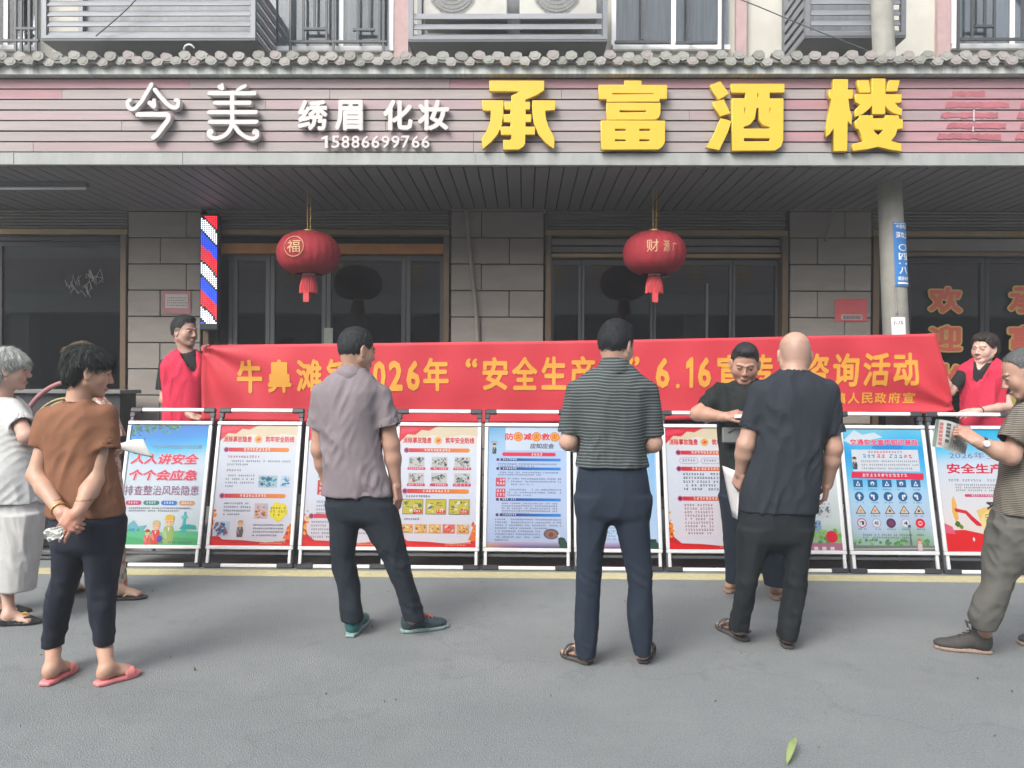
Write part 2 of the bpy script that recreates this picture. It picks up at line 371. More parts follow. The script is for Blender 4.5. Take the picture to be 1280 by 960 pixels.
# planks with individually weathered tints
nP = 7; hP = (za-zb_)/nP
cuts = [[-70, 235, 560, 900, 1350], [-70, 75, 410, 700, 1030, 1350], [-70, 330, 640, 980, 1350], [-70, 215, 540, 860, 1200, 1350], [-70, 150, 480, 800, 1080, 1350], [-70, 255, 590, 920, 1350], [-70, 39, 320, 590, 760, 1120, 1350]]
def plank_mat(i, c):
    m = mat('plank_%d' % i, c, .65, noise=.09, nscale=2, stretch=(1, 1, 14), dirt=.5, dcol=(.27, .25, .245)); return m
red = (.36, .20, .22); tan = (.30, .257, .248); gr = (.305, .266, .26); pk = (.325, .245, .252)
for r in range(nP):
    cs = [-400]+cuts[r][1:-1]+[1700]
    for a, b in zip(cs[:-1], cs[1:]):
        c = (a+b)/2
        if r == 0: base_c = red if (c < 200 or 450 < c < 800) else pk if c < 1100 else red
        elif c > 1000: base_c = red if (r < 2 or c > 1200) else pk
        elif r == 1 and c < 30: base_c = red
        else: base_c = random.choice([tan, gr, gr, gr, pk])
        f = random.uniform(.93, 1.06); key = random.randint(0, 3)
        cc = tuple(x*(.94+.04*key) for x in base_c)
        mm = plank_mat(int(1000*base_c[1])*10+key, cc)
        X0, X1 = max(XA0, xx(a, YF)), min(XA1, xx(b, YF))
        zt = za-r*hP; zb = zt-hP
        dy = random.uniform(-.003, .003)
        MB().box(X0+.0015, X1-.0015, YF+.012+dy, YF+.03, zb+.006, zt-.006).obj('plank', mm, aw)
# soffit panels (strips running from the wall to the front)
n = 104; wS = (XA1-XA0)/n; zf = zz(206.5, YF)
sp = bpy.data.meshes.new('soffit_panel')
_m = MB().box(-wS/2+.006, wS/2-.006, 0, YW+.1-YF-.06, 0, .02, bev=.004).mesh('soffit_panel')
for i in range(n):
    o = link('soffit_panel', _m, aw, m_soffit, loc=(XA0+(i+.5)*wS, .06, zS+.0+.002*(i % 2)))
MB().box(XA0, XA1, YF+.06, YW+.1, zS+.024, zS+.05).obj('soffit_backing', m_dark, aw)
# tiled slope above the fascia
zT = zz(80, YF)
sl = MB(); sl.add([(XA0, YF-.10, zT), (XA1, YF-.10, zT), (XA1, YW, zT+.07), (XA0, YW, zT+.07), (XA0, YF-.10, zT-.03), (XA1, YF-.10, zT-.03), (XA1, YW, zT-.03), (XA0, YW, zT-.03)], [(0, 1, 2, 3), (7, 6, 5, 4), (0, 4, 5, 1), (1, 5, 6, 2), (2, 6, 7, 3), (3, 7, 4, 0)])
sl.obj('roof_slope', mat('roof_mortar', (.2, .2, .185), .9, noise=.2), aw)
def tile_mesh(rx_, rz_, L, nm, up=True):
    g = MB(); n = 8; d = .06*L
    prof = [(rx_*math.cos(math.pi*k/n), rz_*math.sin(math.pi*k/n)*(1 if up else -1)) for k in range(n+1)]
    vs = []
    for (yy, zo, s) in ((0, 0, 1), (L, d, .92)):
        vs += [(x*s, yy, z*s+zo) for x, z in prof]+[(x*s*.76, yy, z*s*.74+zo) for x, z in prof]
    k = n+1; fs = []
    for i in range(n):
        fs += [(i, i+1, 2*k+i+1, 2*k+i), (k+i+1, k+i, 3*k+i, 3*k+i+1), (i+1, i, k+i, k+i+1)]
    fs += [(0, 2*k, 3*k, k), (n, k+n, 3*k+n, 2*k+n)]
    g.add(vs, fs)
    n = random.choice([6, 7, 8]); a0 = random.uniform(0, .5); sx = random.uniform(-.006, .006)
    cap = [(rx_*1.06*math.cos(2*math.pi*j/n+a0)*random.uniform(.86, 1.06)+sx, rz_*1.05*math.sin(2*math.pi*j/n+a0)*random.uniform(.84, 1.08)) for j in range(n)]
    g.prism([(x, z+(.006 if up else -.004)) for x, z in cap], -.018, .012)
    g.prism([(x*.55, z*.55+(.006 if up else -.004)) for x, z in cap], -.021, -.017)
    return g.mesh(nm, False)
tm = [tile_mesh(.050, .037, .5, 'roof_tile') for _ in range(7)]; tl = [tile_mesh(.049, .036, .5, 'roof_tile', False) for _ in range(7)]
tints = [mat('roof_tile_clay_%d' % i, c, .85, noise=.3, nscale=9, bump=.3, dirt=.5, dcol=d) for i, (c, d) in enumerate([((.275, .28, .255), (.17, .18, .15)), ((.31, .30, .28), (.19, .185, .17)), ((.29, .265, .25), (.18, .17, .16)), ((.235, .235, .215), (.15, .155, .135))])]
pitch = 22.75*YF/FPX; x = XA0; i = 0
for a in tm+tl: a.materials.append(tints[0])
while x < XA1:
    for (lst, dx, z, sc) in ((tm, 0, zz(69.8, 6.08), 1), (tl, pitch*.5, zz(76.3, 6.1), 1)):
        o = link('roof_tile', random.choice(lst), aw, loc=(x+dx+random.uniform(-.006, .006), -.10+random.uniform(-.012, .012), z+random.uniform(-.007, .007)))
        o.rotation_euler = (random.uniform(-.03, .03), random.uniform(-.14, .14), random.uniform(-.04, .04))
        o.material_slots[0].link = 'OBJECT'; o.material_slots[0].material = random.choice(tints if x < 2 else tints[1:])
    x += pitch; i += 1

# ---------- upper floor ----------
YU = 7.72
def rng_box(pa, pb, y0, y1, pya, pyb, Y=YU): return xx(pa, Y), xx(pb, Y), y0, y1, zz(pyb, Y), zz(pya, Y)
ZTOP = 5.35
for (pa, pb) in ((336, 344), (491, 509), (916, 929), (1166, 1182)):
    MB().box(xx(pa, YU), xx(pb, YU), YU-.05, YU+.02, 4.0, 5.9).obj('pink_pilaster', m_pink, bld)
m_curt = mat('window_interior', (.40, .43, .43), .8, noise=.25, nscale=2.5, stretch=(14, 1, .6))
def window(pa, pb, sill, mull, bars, hbars, lab=None):
    X0, X1 = xx(pa, YU), xx(pb, YU); zs = zz(sill, YU)
    wn = MB().box(X0, X1, YU-.01, YU+.03, zs, 5.7).obj('window', m_curt, bld)
    fr = MB(); fr.box(X0, X1, YU-.06, YU-.02, zs, zs+.045)
    for q in mull: fr.box(xx(q, YU)-.022, xx(q, YU)+.022, YU-.06, YU-.02, zs+.045, 5.7)
    fr.obj('window_frame', m_white, wn)
    MB().box(X0+.02, X1-.02, YU-.045, YU-.04, zs+.04, 5.7).obj('pane', m_glass2, wn)
    for q in bars:
        if isinstance(q, tuple): px, lo = q
        else: px, lo = q, sill
        x = xx(px, YU-.12); MB().box(x-.011, x+.011, YU-.13, YU-.108, zz(lo, YU-.12), 5.7).obj('window_bar', m_darkbar, wn)
    for (a, b, y) in hbars:
        MB().box(xx(a, YU-.12), xx(b, YU-.12), YU-.134, YU-.104, zz(y+1.5, YU-.12), zz(y-1.5, YU-.12)).obj('window_bar', m_darkbar, wn)
window(-60, 47, 64, [10, -50], [-30, -8, 18, 25, 35, 44], [(-60, 47, 50), (18, 44, 35)])
window(345, 491, 66, [426, 488], [361, (377, 50), (391, 35), (406, 50), 415, (445, 52), (459, 36), (472, 52), 477], [(361, 481, 52), (377, 406, 36), (439, 466, 37)])
window(763, 908, 65, [764, 838, 896], [(800, 50), (858, 50), 901], [(766, 834, 53), (842, 893, 54)])
window(1184, 1345, 64, [1186, 1258, 1330], [1195, (1212, 50), (1228, 34), (1240, 50), (1275, 50), 1300], [(1197, 1345, 50), (1215, 1240, 34)])
# protruding cages with slats
def cage(pa, pb, Yc, zb_px, slats, ac=False, lab='', front=None, sidel=False, sider=False, h=5.6):
    X0, X1 = xx(pa, Yc), xx(pb, Yc); zb = zz(zb_px, Yc); D = YU-.04
    t = thing('window_cage', lab, 'window cage', ((X0+X1)/2, Yc, zb))
    b = MB(); b.box(X0, X1, Yc+.004, D, zb-.02, zb); MB().box(X0, X1, YU-.035, YU-.022, zb+.1, 5.8).obj('window_behind', mat('dim_window', (.13, .14, .15), .35, noise=.3, nscale=2, stretch=(6, 1, 1)), t); b.obj('cage_floor', mat('cage_floor_dark', (.09, .095, .10), .6), t)
    e = .022
    for x in (X0+e, X1-e):
        for y in (Yc+e, D-e): MB().box(x-e, x+e, y-e, y+e, zb, h).obj('cage_post', m_steel, t)
    MB().box(X0+2*e, X1-2*e, Yc, Yc+.03, zb+.001, zb+.03).obj('bottom_rail', m_steel, t)
    for py in slats:
        z0, z1 = zz(py+4.3, Yc), zz(py-4.3, Yc)
        sm = MB(); sm.add([(X0+.05, Yc+.0, z0), (X1-.05, Yc+.0, z0), (X1-.05, Yc+.035, z1), (X0+.05, Yc+.035, z1), (X0+.05, Yc+.008, z0-.004), (X1-.05, Yc+.008, z0-.004), (X1-.05, Yc+.043, z1-.004), (X0+.05, Yc+.043, z1-.004)],
               [(0, 1, 2, 3), (7, 6, 5, 4), (0, 4, 5, 1), (1, 5, 6, 2), (2, 6, 7, 3), (3, 7, 4, 0)])
        sm.obj('slat', m_slat, t)
        for side, x in ((sidel, X0+.004), (sider, X1-.03)):
            if side: MB().box(x, x+.025, Yc+.05, D-.05, z0, z1-.01).obj('slat', m_slat, t)
    return t, X0, X1, zb
cage(50, 317, 7.05, 47, [-25, -12, 1.5, 14.5, 27.5, 40.5], lab='wide grey slatted window cage above the shop, leftmost in the photo', sider=True)
t2, a2, b2, z2 = cage(508, 757, 7.05, 49, [19, 32, 45], lab='grey slatted balcony cage holding two air conditioner units')
cage(1004, 1130, 7.05, 45, [-25, -12, 1.5, 15, 28, 41], lab='grey slatted window cage behind the concrete pole', sidel=True)
def ac_unit(pa, pb, px0, lab):
    Y = 7.16; X0, X1 = xx(pa, Y), xx(pb, Y); zb = zz(24, Y); W = X1-X0
    t = thing('air_conditioner', lab, 'air conditioner', ((X0+X1)/2, Y, zb), group=None)
    MB().box(X0, X1, Y, Y+.3, zb, zb+.55, bev=.01).obj('housing', mat('ac_white', (.42, .42, .38), .5, dirt=.4), t)
    c = xx(px0, Y); g = MB()
    for r in (.06, .1, .14, .18, .22): g.tube([(c+r*math.cos(a*math.pi/12), Y-.012, zb+.27+r*math.sin(a*math.pi/12)) for a in range(25)], .0035, 5)
    for k in range(12): a = k*math.pi/6; g.tube([(c, Y-.012, zb+.27), (c+.23*math.cos(a), Y-.012, zb+.27+.23*math.sin(a))], .003, 5)
    g.obj('fan_grille', mat('ac_grille', (.26, .27, .26), .5), t)
    MB().lathe([(0, 0), (.21, 0), (.21, .01), (0, .01)], 24).obj('fan', mat('ac_dark', (.17, .17, .17), .6), t, loc=(c-t.location.x, -.001, .27)).rotation_euler = (math.pi/2, 0, 0)
ac_unit(527, 632, 563, 'pale air conditioner unit in the middle balcony cage, the left of two')
ac_unit(647, 744, 693, 'pale air conditioner unit in the middle balcony cage, the right of two')

# ---------- concrete pole ----------
YP = 6.75
pt = P(1102, 0, YP); pm = P(1117, 350, YP); dd = (pm-pt); pb0 = pm+dd*((pm.z)/(-dd.z))
pole = thing('utility_pole', 'grey concrete utility pole rising in front of the glass doors and through the awning', 'pole', (pb0.x, YP, 0))
ptt = pt-dd*.25
MB().tube([(pb0.x, YP, 0), tuple(pm), tuple(pt), tuple(ptt)], [.118, .104, .09, .088], 20).obj('shaft', m_conc, pole, smooth=True)
m_blue = mat('sign_blue', (.03, .17, .45), .45, noise=.05); m_wht = mat('print_white', (.78, .79, .8), .5)
# signs wrapped round the shaft
def wrap(poly_co, fs, zc, name, m, parent, r, cang):
    def f(x, z, h_=0):
        t = (z-pb0.z)/(pm.z-pb0.z); cx = pb0.x+(pm.x-pb0.x)*t
        a = cang+x/r; r_ = r+h_*.05; return (cx+r_*math.sin(a), YP-r_*math.cos(a), z)
    g = MB(); g.add([f(q[0], q[1]+zc, *q[2:]) for q in poly_co], fs); return g.obj(name, m, parent)
def wrap_rect(x0, x1, z0, z1, zc, name, m, parent, r, cang, n=10):
    co = []; fs = []
    for i in range(n+1):
        x = x0+(x1-x0)*i/n; co += [(x, z0), (x, z1)]
    fs = [(2*i, 2*i+2, 2*i+3, 2*i+1) for i in range(n)]
    return wrap(co, fs, zc, name, m, parent, r, cang)
zs0, zs1 = zz(358, YP), zz(280, YP); zc = (zs0+zs1)/2; hs = (zs1-zs0)/2
sgn = tag(wrap_rect(-.078, .078, -hs, hs, zc, 'pole_sign', m_blue, None, .1125, .35), 'blue vertical number plate with white characters wrapped round the concrete pole', 'sign')
def wrap_text(txt, x0, x1, z0, z1, bold=.02):
    co, fs = glyphs(txt, bold); q = fit(co, x0, x1, z0, z1); wrap([(a, b, c_) for a, b, c_ in q], fs, zc, 'lettering', m_wht, sgn, .1165, .35)
wrap_text('中国电信', -.055, .06, hs*.80, hs*.93, .01); wrap_text('深坎上', -.06, .06, hs*.50, hs*.70)
wrap_text('〇', -.045, .045, hs*.10, hs*.32, .015); wrap_text('四', -.045, .045, -hs*.18, hs*.04); wrap_text('一', -.045, .045, -hs*.31, -hs*.27); wrap_text('八', -.045, .045, -hs*.62, -hs*.40)
wrap_text('湖南电杆', -.06, .06, -hs*.82, -hs*.70, .01)
wrap_rect(-.072, .072, hs*.955, hs*.97, zc, 'lettering', m_wht, sgn, .1165, .35); wrap_rect(-.06, .06, -hs*.93, -hs*.88, zc, 'lettering', m_wht, sgn, .1165, .35)
z0_, z1_ = zz(418, YP), zz(396, YP)
st = tag(wrap_rect(-.085, .03, 0, z1_-z0_, z0_, 'paper_sticker', m_wht, None, .1085, .05), 'white paper sticker with black letters JUS pasted low on the concrete pole', 'sticker')
co, fs = glyphs('JUS', .0); q = fit(co, -.075, .005, .085, .125); wrap([(a, b, c_) for a, b, c_ in q], fs, z0_, 'lettering', m_plast, st, .1125, .05)

# ---------- notices on the pillars ----------
def notice(pa, pb, pya, pyb, bgc, lab, inner):
    Y = YW-.02; X0, X1, Z0, Z1 = xx(pa, Y), xx(pb, Y), zz(pyb, Y), zz(pya, Y)
    t = tag(MB().box(X0, X1, Y-.004, Y, Z0, Z1).obj('notice', mat('notice_'+str(pa), bgc, .6, noise=.1), None), lab, 'notice')
    (a, b, c, d) = inner; W, H = X1-X0, Z1-Z0
    MB().box(X0+a*W, X0+b*W, Y-.006, Y-.004, Z0+c*H, Z0+d*H).obj('white_panel', mat('notice_paper', (.5, .47, .45), .7), t)
    g = MB()
    for k in range(4):
        z = Z0+(c+(d-c)*(.2+.18*k))*H; xa = X0+(a+.06)*W
        while xa < X0+(b-.06)*W: ww = random.uniform(.006, .02); g.box(xa, xa+ww, Y-.0068, Y-.006, z-.005, z+.004); xa += ww+.006
    g.obj('lettering', mat('ink_grey', (.15, .12, .12), .7), t)
    return t, X0, X1, Z0, Z1
notice(203, 238, 365, 394, (.42, .19, .20), 'pink bordered notice with white panel on the left stone pillar', (.1, .9, .25, .85))
notice(1043, 1083, 372, 400, (.62, .12, .12), 'red notice with white strip on the stone pillar beside the concrete pole', (.2, .85, .08, .3))

# ---------- pipes, cables, lamp ----------
def cable(name, pts, r, m, lab, cat): 
    g = MB(); 
    P0 = [Vector(p) for p in pts]; out = []
    for i in range(len(P0)-1):
        a = P0[max(i-1, 0)]; b = P0[i]; c = P0[i+1]; d = P0[min(i+2, len(P0)-1)]
        for k in range(8):
            t = k/8; out.append(.5*((2*b)+(-a+c)*t+(2*a-5*b+4*c-d)*t*t+(-a+3*b-3*c+d)*t**3))
    out.append(P0[-1]); g.tube(out, r, 6)
    return tag(g.obj(name, m, None, smooth=True), lab, cat)
cable('drain_pipe', [P(583, 262, YW-.05), P(586, 300, YW-.05), P(592, 360, YW-.05), P(597, 420, YW-.05), P(600, 520, YW-.05)], .022, m_stone, 'slim brown pipe running down the middle stone pillar', 'pipe')
cable('conduit', [P(1047, 240, YW-.3), P(1042, 262, YW-.1), P(1036, 285, YW-.05), P(1032, 301, YW-.04)], .014, m_conc, 'short slanting conduit at the top of the right stone pillar', 'pipe')
cable('overhead_cable', [P(860, -25, 7.0), P(940, 5, 7.0), P(1000, 30, 6.9), P(1092, 66, 6.8)], .005, m_darkbar, 'thin dark cable sagging down to the concrete pole', 'cable')
cable('tie_wire', [P(1118, 355, YP-.115), P(1120, 375, YP-.115), P(1121, 392, YP-.12)], .006, m_conc, 'short pale wire hanging below the blue pole plate', 'wire')
cable('loose_cable', [P(230, 62, 6.35), P(232, 57, 6.3), P(238, 56, 6.28), P(243, 60, 6.3)], .007, m_wht, 'small white cable loop sticking up from the roof tiles', 'cable')
cable('slanting_cable', [P(120, 45, 7.0), P(160, 10, 6.98), P(185, -20, 6.95)], .006, m_darkbar, 'thin cable slanting across the left window cage', 'cable')
tl_ = thing('tube_lamp', 'unlit slim tube lamp fixed under the awning at the left', 'lamp', (xx(30, 6.7), 6.7, zS))
MB().box(xx(-30, 6.7), xx(108, 6.7), 6.68, 6.74, zS-.04, zS-.001).obj('housing', m_steel, tl_); MB().tube([(xx(-28, 6.7), 6.7, zS-.055), (xx(106, 6.7), 6.7, zS-.055)], .014, 10).obj('tube', m_wht, tl_, smooth=True)

# ---------- shop letters on the fascia ----------
m_yel = mat('letter_yellow', (.62, .40, .03), .35, noise=.03); m_wl = mat('letter_white', (.50, .475, .465), .4, noise=.03)
m_yside = mat('letter_side', (.35, .27, .15), .5)
def char_polys(parent, polys, holes, ox, oy, sc, m, name='character', y0=-.055, y1=-.01):
    "polygons traced in zoomed pixels, triangulated with holes by a 2D curve fill"
    cu = bpy.data.curves.new('c', 'CURVE'); cu.dimensions = '2D'; cu.fill_mode = 'BOTH'; cu.extrude = (y1-y0)/2-.004; cu.bevel_depth = .004; cu.bevel_resolution = 1
    for pl in polys+holes:
        sp = cu.splines.new('POLY'); sp.points.add(len(pl)-1)
        for p, (x, y) in zip(sp.points, pl):
            q = P(ox+x/sc, oy+y/sc, YF); p.co = (q.x, q.z, 0, 1)
        sp.use_cyclic_u = True
    ob = bpy.data.objects.new('c', cu); me = bpy.data.meshes.new_from_object(ob); bpy.data.objects.remove(ob); bpy.data.curves.remove(cu)
    n = len(me.vertices); co = np.zeros(n*3); me.vertices.foreach_get('co', co); co = co.reshape(-1, 3)
    yc = YF+(y0+y1)/2; new = np.stack([co[:, 0], yc-co[:, 2], co[:, 1]], 1); me.vertices.foreach_set('co', new.ravel()); me.update()
    me.materials.clear()
    return link(name, me, parent, m)
R_ = lambda x0, y0, x1, y1: [(x0, y0), (x1, y0), (x1, y1), (x0, y1)]
def sign(name, lab, px): 
    t = thing(name, lab, 'sign', tuple(P(px, 190, YF-.03))); return t
sY = sign('restaurant_sign', 'four large yellow raised characters of the restaurant name on the pink plank fascia', 865)
char_polys(sY, [[(180, 115), (715, 115), (718, 205), (640, 255), (530, 300), (530, 325), (575, 325), (575, 395), (532, 395), (532, 450), (588, 450), (588, 520), (532, 520), (532, 572), (625, 572), (625, 645), (530, 645), (528, 735), (512, 765), (470, 792), (318, 792), (318, 705), (385, 705), (398, 690), (398, 645), (295, 645), (290, 572), (390, 572), (390, 520), (322, 520), (322, 450), (390, 450), (390, 395), (332, 395), (332, 325), (398, 325), (398, 265), (450, 240), (500, 212), (180, 212)],
    [(108, 312), (312, 312), (312, 450), (295, 560), (255, 645), (190, 720), (112, 785), (105, 690), (160, 600), (190, 510), (195, 405), (115, 405)],
    [(608, 312), (825, 312), (825, 400), (728, 408), (732, 480), (760, 570), (800, 640), (820, 690), (815, 785), (735, 725), (665, 640), (620, 530), (605, 410)]], [], 590, 90, 8, m_yel)
char_polys(sY, [[(145, 158), (400, 158), (400, 115), (560, 115), (560, 158), (815, 158), (815, 290), (742, 290), (742, 318), (222, 318), (222, 290), (145, 290)],
    [(222, 336), (750, 336), (750, 440), (735, 475), (705, 497), (222, 497)], [(168, 512), (795, 512), (795, 720), (775, 760), (735, 792), (168, 792)]],
    [R_(272, 234, 688, 252), R_(345, 404, 615, 430), R_(298, 586, 415, 614), R_(540, 586, 656, 614), R_(298, 690, 415, 718), R_(540, 690, 650, 718)], 730, 90, 8, m_yel)
char_polys(sY, [[(130, 160), (225, 122), (308, 240), (205, 302)], [(155, 330), (258, 302), (325, 435), (222, 462)], [(232, 490), (333, 515), (300, 620), (215, 798), (92, 770), (160, 660)],
    [(338, 148), (858, 148), (858, 228), (712, 228), (712, 292), (848, 292), (848, 700), (825, 765), (770, 803), (345, 803), (345, 292), (480, 292), (480, 228), (338, 228)]],
    [R_(590, 235, 608, 290), R_(457, 678, 722, 718), [(585, 380), (608, 380), (612, 500), (650, 550), (722, 568), (722, 592), (455, 592), (455, 568), (520, 545), (565, 490)], [(462, 378), (480, 378), (478, 420), (460, 475)], [(712, 378), (726, 378), (726, 470), (712, 460)]], 870, 90, 8, m_yel)
char_polys(sY, [[(150, 102), (288, 102), (288, 205), (335, 205), (335, 288), (292, 288), (305, 400), (325, 450), (325, 548), (285, 500), (282, 808), (150, 808), (155, 570), (110, 640), (75, 665), (85, 560), (105, 450), (130, 290), (108, 288), (108, 205), (150, 205)],
    [(390, 112), (495, 112), (512, 228), (405, 228)], [(702, 112), (800, 112), (778, 215), (672, 215)],
    [(535, 95), (660, 95), (660, 250), (820, 250), (820, 325), (752, 332), (790, 378), (828, 395), (818, 455), (740, 430), (690, 395), (658, 345), (658, 440), (535, 440), (535, 345), (500, 390), (440, 440), (362, 468), (372, 400), (420, 350), (388, 330), (370, 325), (370, 250), (535, 250)],
    [(410, 460), (535, 460), (535, 490), (668, 490), (668, 460), (790, 460), (795, 495), (832, 500), (832, 585), (780, 590), (762, 650), (712, 712), (815, 740), (820, 810), (720, 795), (590, 765), (480, 790), (345, 805), (345, 745), (460, 715), (425, 650), (400, 590), (370, 580), (370, 510), (400, 495)]],
    [[(540, 595), (650, 595), (632, 625), (593, 660), (555, 628)]], 1020, 90, 8, m_yel)
# white rounded characters: strokes drawn as thick tubes in the sign plane
sW = sign('beauty_shop_sign', 'two large white rounded characters with curled ends on the left of the fascia', 245)
def strokes(parent, sts, ox, oy, sc, m, name='character'):
    polys = MB()
    for (pts, wd) in sts:
        pts = [Vector((P(ox+x/sc, oy+y/sc, YF).x, 0, P(ox+x/sc, oy+y/sc, YF).z)) for x, y in pts]; r = wd/2/sc*YF/FPX
        ws = [r]*len(pts) if not isinstance(wd, list) else None
        L = []; Rr = []
        for i, p in enumerate(pts):
            t = (pts[min(i+1, len(pts)-1)]-pts[max(i-1, 0)]).normalized(); nrm = Vector((-t.z, 0, t.x)); L.append(p+nrm*r); Rr.append(p-nrm*r)
        def arc(c, a0, n=7): return [c+Vector((math.cos(a0+math.pi*k/n), 0, math.sin(a0+math.pi*k/n)))*r for k in range(1, n)]
        t1 = (pts[-1]-pts[-2]); t0 = pts[1]-pts[0]
        e1 = arc(pts[-1], math.atan2(t1.z, t1.x)-math.pi/2); e0 = arc(pts[0], math.atan2(t0.z, t0.x)+math.pi/2)
        y0 = YF-.05-random.uniform(0, .003); ins = .75
        # body strip with front, back and sides
        vs = []; fs = []; n = len(pts)
        for yy, s in ((y0, ins), (y0+.012, 1), (YF-.008, 1)):
            for i in range(n): vs += [tuple(pts[i]+(L[i]-pts[i])*s+Vector((0, yy, 0))), tuple(pts[i]+(Rr[i]-pts[i])*s+Vector((0, yy, 0)))]
        for i in range(n-1):
            a = 2*i; fs.append((a, a+1, a+3, a+2))
            for l in (0, 1):
                b = l*2*n+a; fs += [(b, b+2, b+2*n+2, b+2*n), (b+1, b+2*n+1, b+2*n+3, b+3)]
        polys.add(vs, fs)
        for c in (0, -1):
            ring = [Vector((math.cos(2*math.pi*k/14), 0, math.sin(2*math.pi*k/14)))*r for k in range(14)]
            vs = [tuple(pts[c]+q*s+Vector((0, yy, 0))) for yy, s in ((y0-.0005, ins), (y0+.0115, 1), (YF-.008, 1)) for q in ring]
            fs = [tuple(range(14))]+[(l*14+k, l*14+(k+1) % 14, l*14+14+(k+1) % 14, l*14+14+k) for l in (0, 1) for k in range(14)]
            polys.add(vs, fs)
    return polys.obj(name, m, parent, smooth=False)
def qb(a, b, c, n=8): return [((1-t)**2*a[0]+2*t*(1-t)*b[0]+t*t*c[0], (1-t)**2*a[1]+2*t*(1-t)*b[1]+t*t*c[1]) for t in [k/n for k in range(n+1)]]
strokes(sW, [([(290, 90), (250, 160), (205, 235), (160, 285)]+qb((160, 285), (120, 315), (95, 275))[1:]+qb((95, 275), (80, 225), (108, 225))[1:], 42),
    ([(318, 135), (370, 200), (420, 255)]+qb((420, 255), (480, 305), (510, 275))[1:]+qb((510, 275), (525, 215), (492, 225))[1:], 42),
    ([(275, 245), (310, 275)], 48), ([(310, 222), (316, 272)], 38), ([(175, 342), (300, 342), (400, 342)]+qb((400, 342), (445, 345), (425, 390), 6)[1:]+[(380, 450), (335, 510), (305, 535)], 52)], 150, 95, 6.737, m_wl)
strokes(sW, [([(775, 165), (1150, 165)], 46), ([(822, 245), (1110, 245)], 46), ([(772, 323), (1160, 323)], 46), ([(778, 405), (1165, 405)], 46),
    ([(965, 165), (965, 400), (955, 450)]+qb((955, 450), (920, 530), (830, 542))[1:]+qb((830, 542), (765, 540), (770, 490))[1:]+qb((770, 490), (785, 465), (792, 492), 4)[1:], 46),
    ([(985, 440), (1020, 490)]+qb((1020, 490), (1090, 550), (1140, 545))[1:]+qb((1140, 545), (1185, 530), (1172, 490))[1:]+qb((1172, 490), (1150, 465), (1148, 495), 4)[1:], 42),
    ([(858, 110), (882, 125)], 44), ([(880, 92), (884, 125)], 34), ([(1072, 105), (1040, 118), (1012, 138)], 38), ([(1075, 98), (1050, 108)], 26)], 150, 95, 6.737, m_wl)
sS = sign('beauty_service_sign', 'small white raised characters and a phone number row on the fascia', 467)
def sign_text(parent, txt, pa, pb, pya, pyb, m, bold=.03, shear=0, d=.03):
    co, fs = glyphs(txt, bold, shear, extr=.08); a = P(pa, pyb, YF); b = P(pb, pya, YF)
    mn = co.min(0); mx = co.max(0); q = fit(co, a.x, b.x, a.z, b.z); y = YF-.012-d*(co[:, 2]-mn[2])/(mx[2]-mn[2])
    g = MB(); g.add(np.stack([q[:, 0], y, q[:, 1]], 1).tolist(), fs); return g.obj('character', m, parent)
for tx, pa, pb in (('绣', 374, 411), ('眉', 420, 455), ('化', 480, 517), ('妆', 523, 562)): sign_text(sS, tx, pa, pb, 127, 165, m_wl, .035)
xd = 403
for ch in '15886699766':
    wd = 8 if ch == '1' else 10.2; sign_text(sS, ch, xd, xd+wd, 171, 186.5, m_wl, .015, d=.02); xd += 12.45
# faded ghost of removed characters on the right of the fascia: stains on thin residue
m_ghost = mat('faded_residue', (.34, .11, .13), .75, noise=.2, nscale=12)
gh = thing('adhesive_residue', 'faded red residue of removed letters at the right end of the fascia', 'stain', tuple(P(1215, 190, YF-.01)))
for (pa, pb, pya, pyb) in ((1190, 1232, 112.5, 121.5), (1182, 1262, 126, 135), (1176, 1248, 139, 148), (1184, 1258, 152.5, 161), (1172, 1252, 165.5, 174.5), (1276, 1345, 126, 135), (1272, 1345, 139, 148), (1276, 1345, 152.5, 161), (1270, 1345, 165.5, 174.5)):
    a = P(pa, pyb, YF); b = P(pb, pya, YF)
    n = 26; top = [(a.x+(b.x-a.x)*i/n, b.z-random.uniform(0, .014)) for i in range(n+1)]; bot = [(a.x+(b.x-a.x)*i/n, a.z+random.uniform(0, .014)) for i in range(n, -1, -1)]
    top[0] = (a.x+.01, b.z-.02); MB().prism(top+bot, YF+.0075, YF+.0125).obj('residue_patch', m_ghost, gh)
for px in (1216, 1218):
    pass
for (pa, pya, pyb) in ((1217, 137, 151), (1216, 158, 164)): MB().box(P(pa, pyb, YF).x, P(pa+1.6, pyb, YF).x, YF+.0035, YF+.007, P(pa, pyb, YF).z, P(pa, pya, YF).z).obj('tape_strip', m_wl, gh)

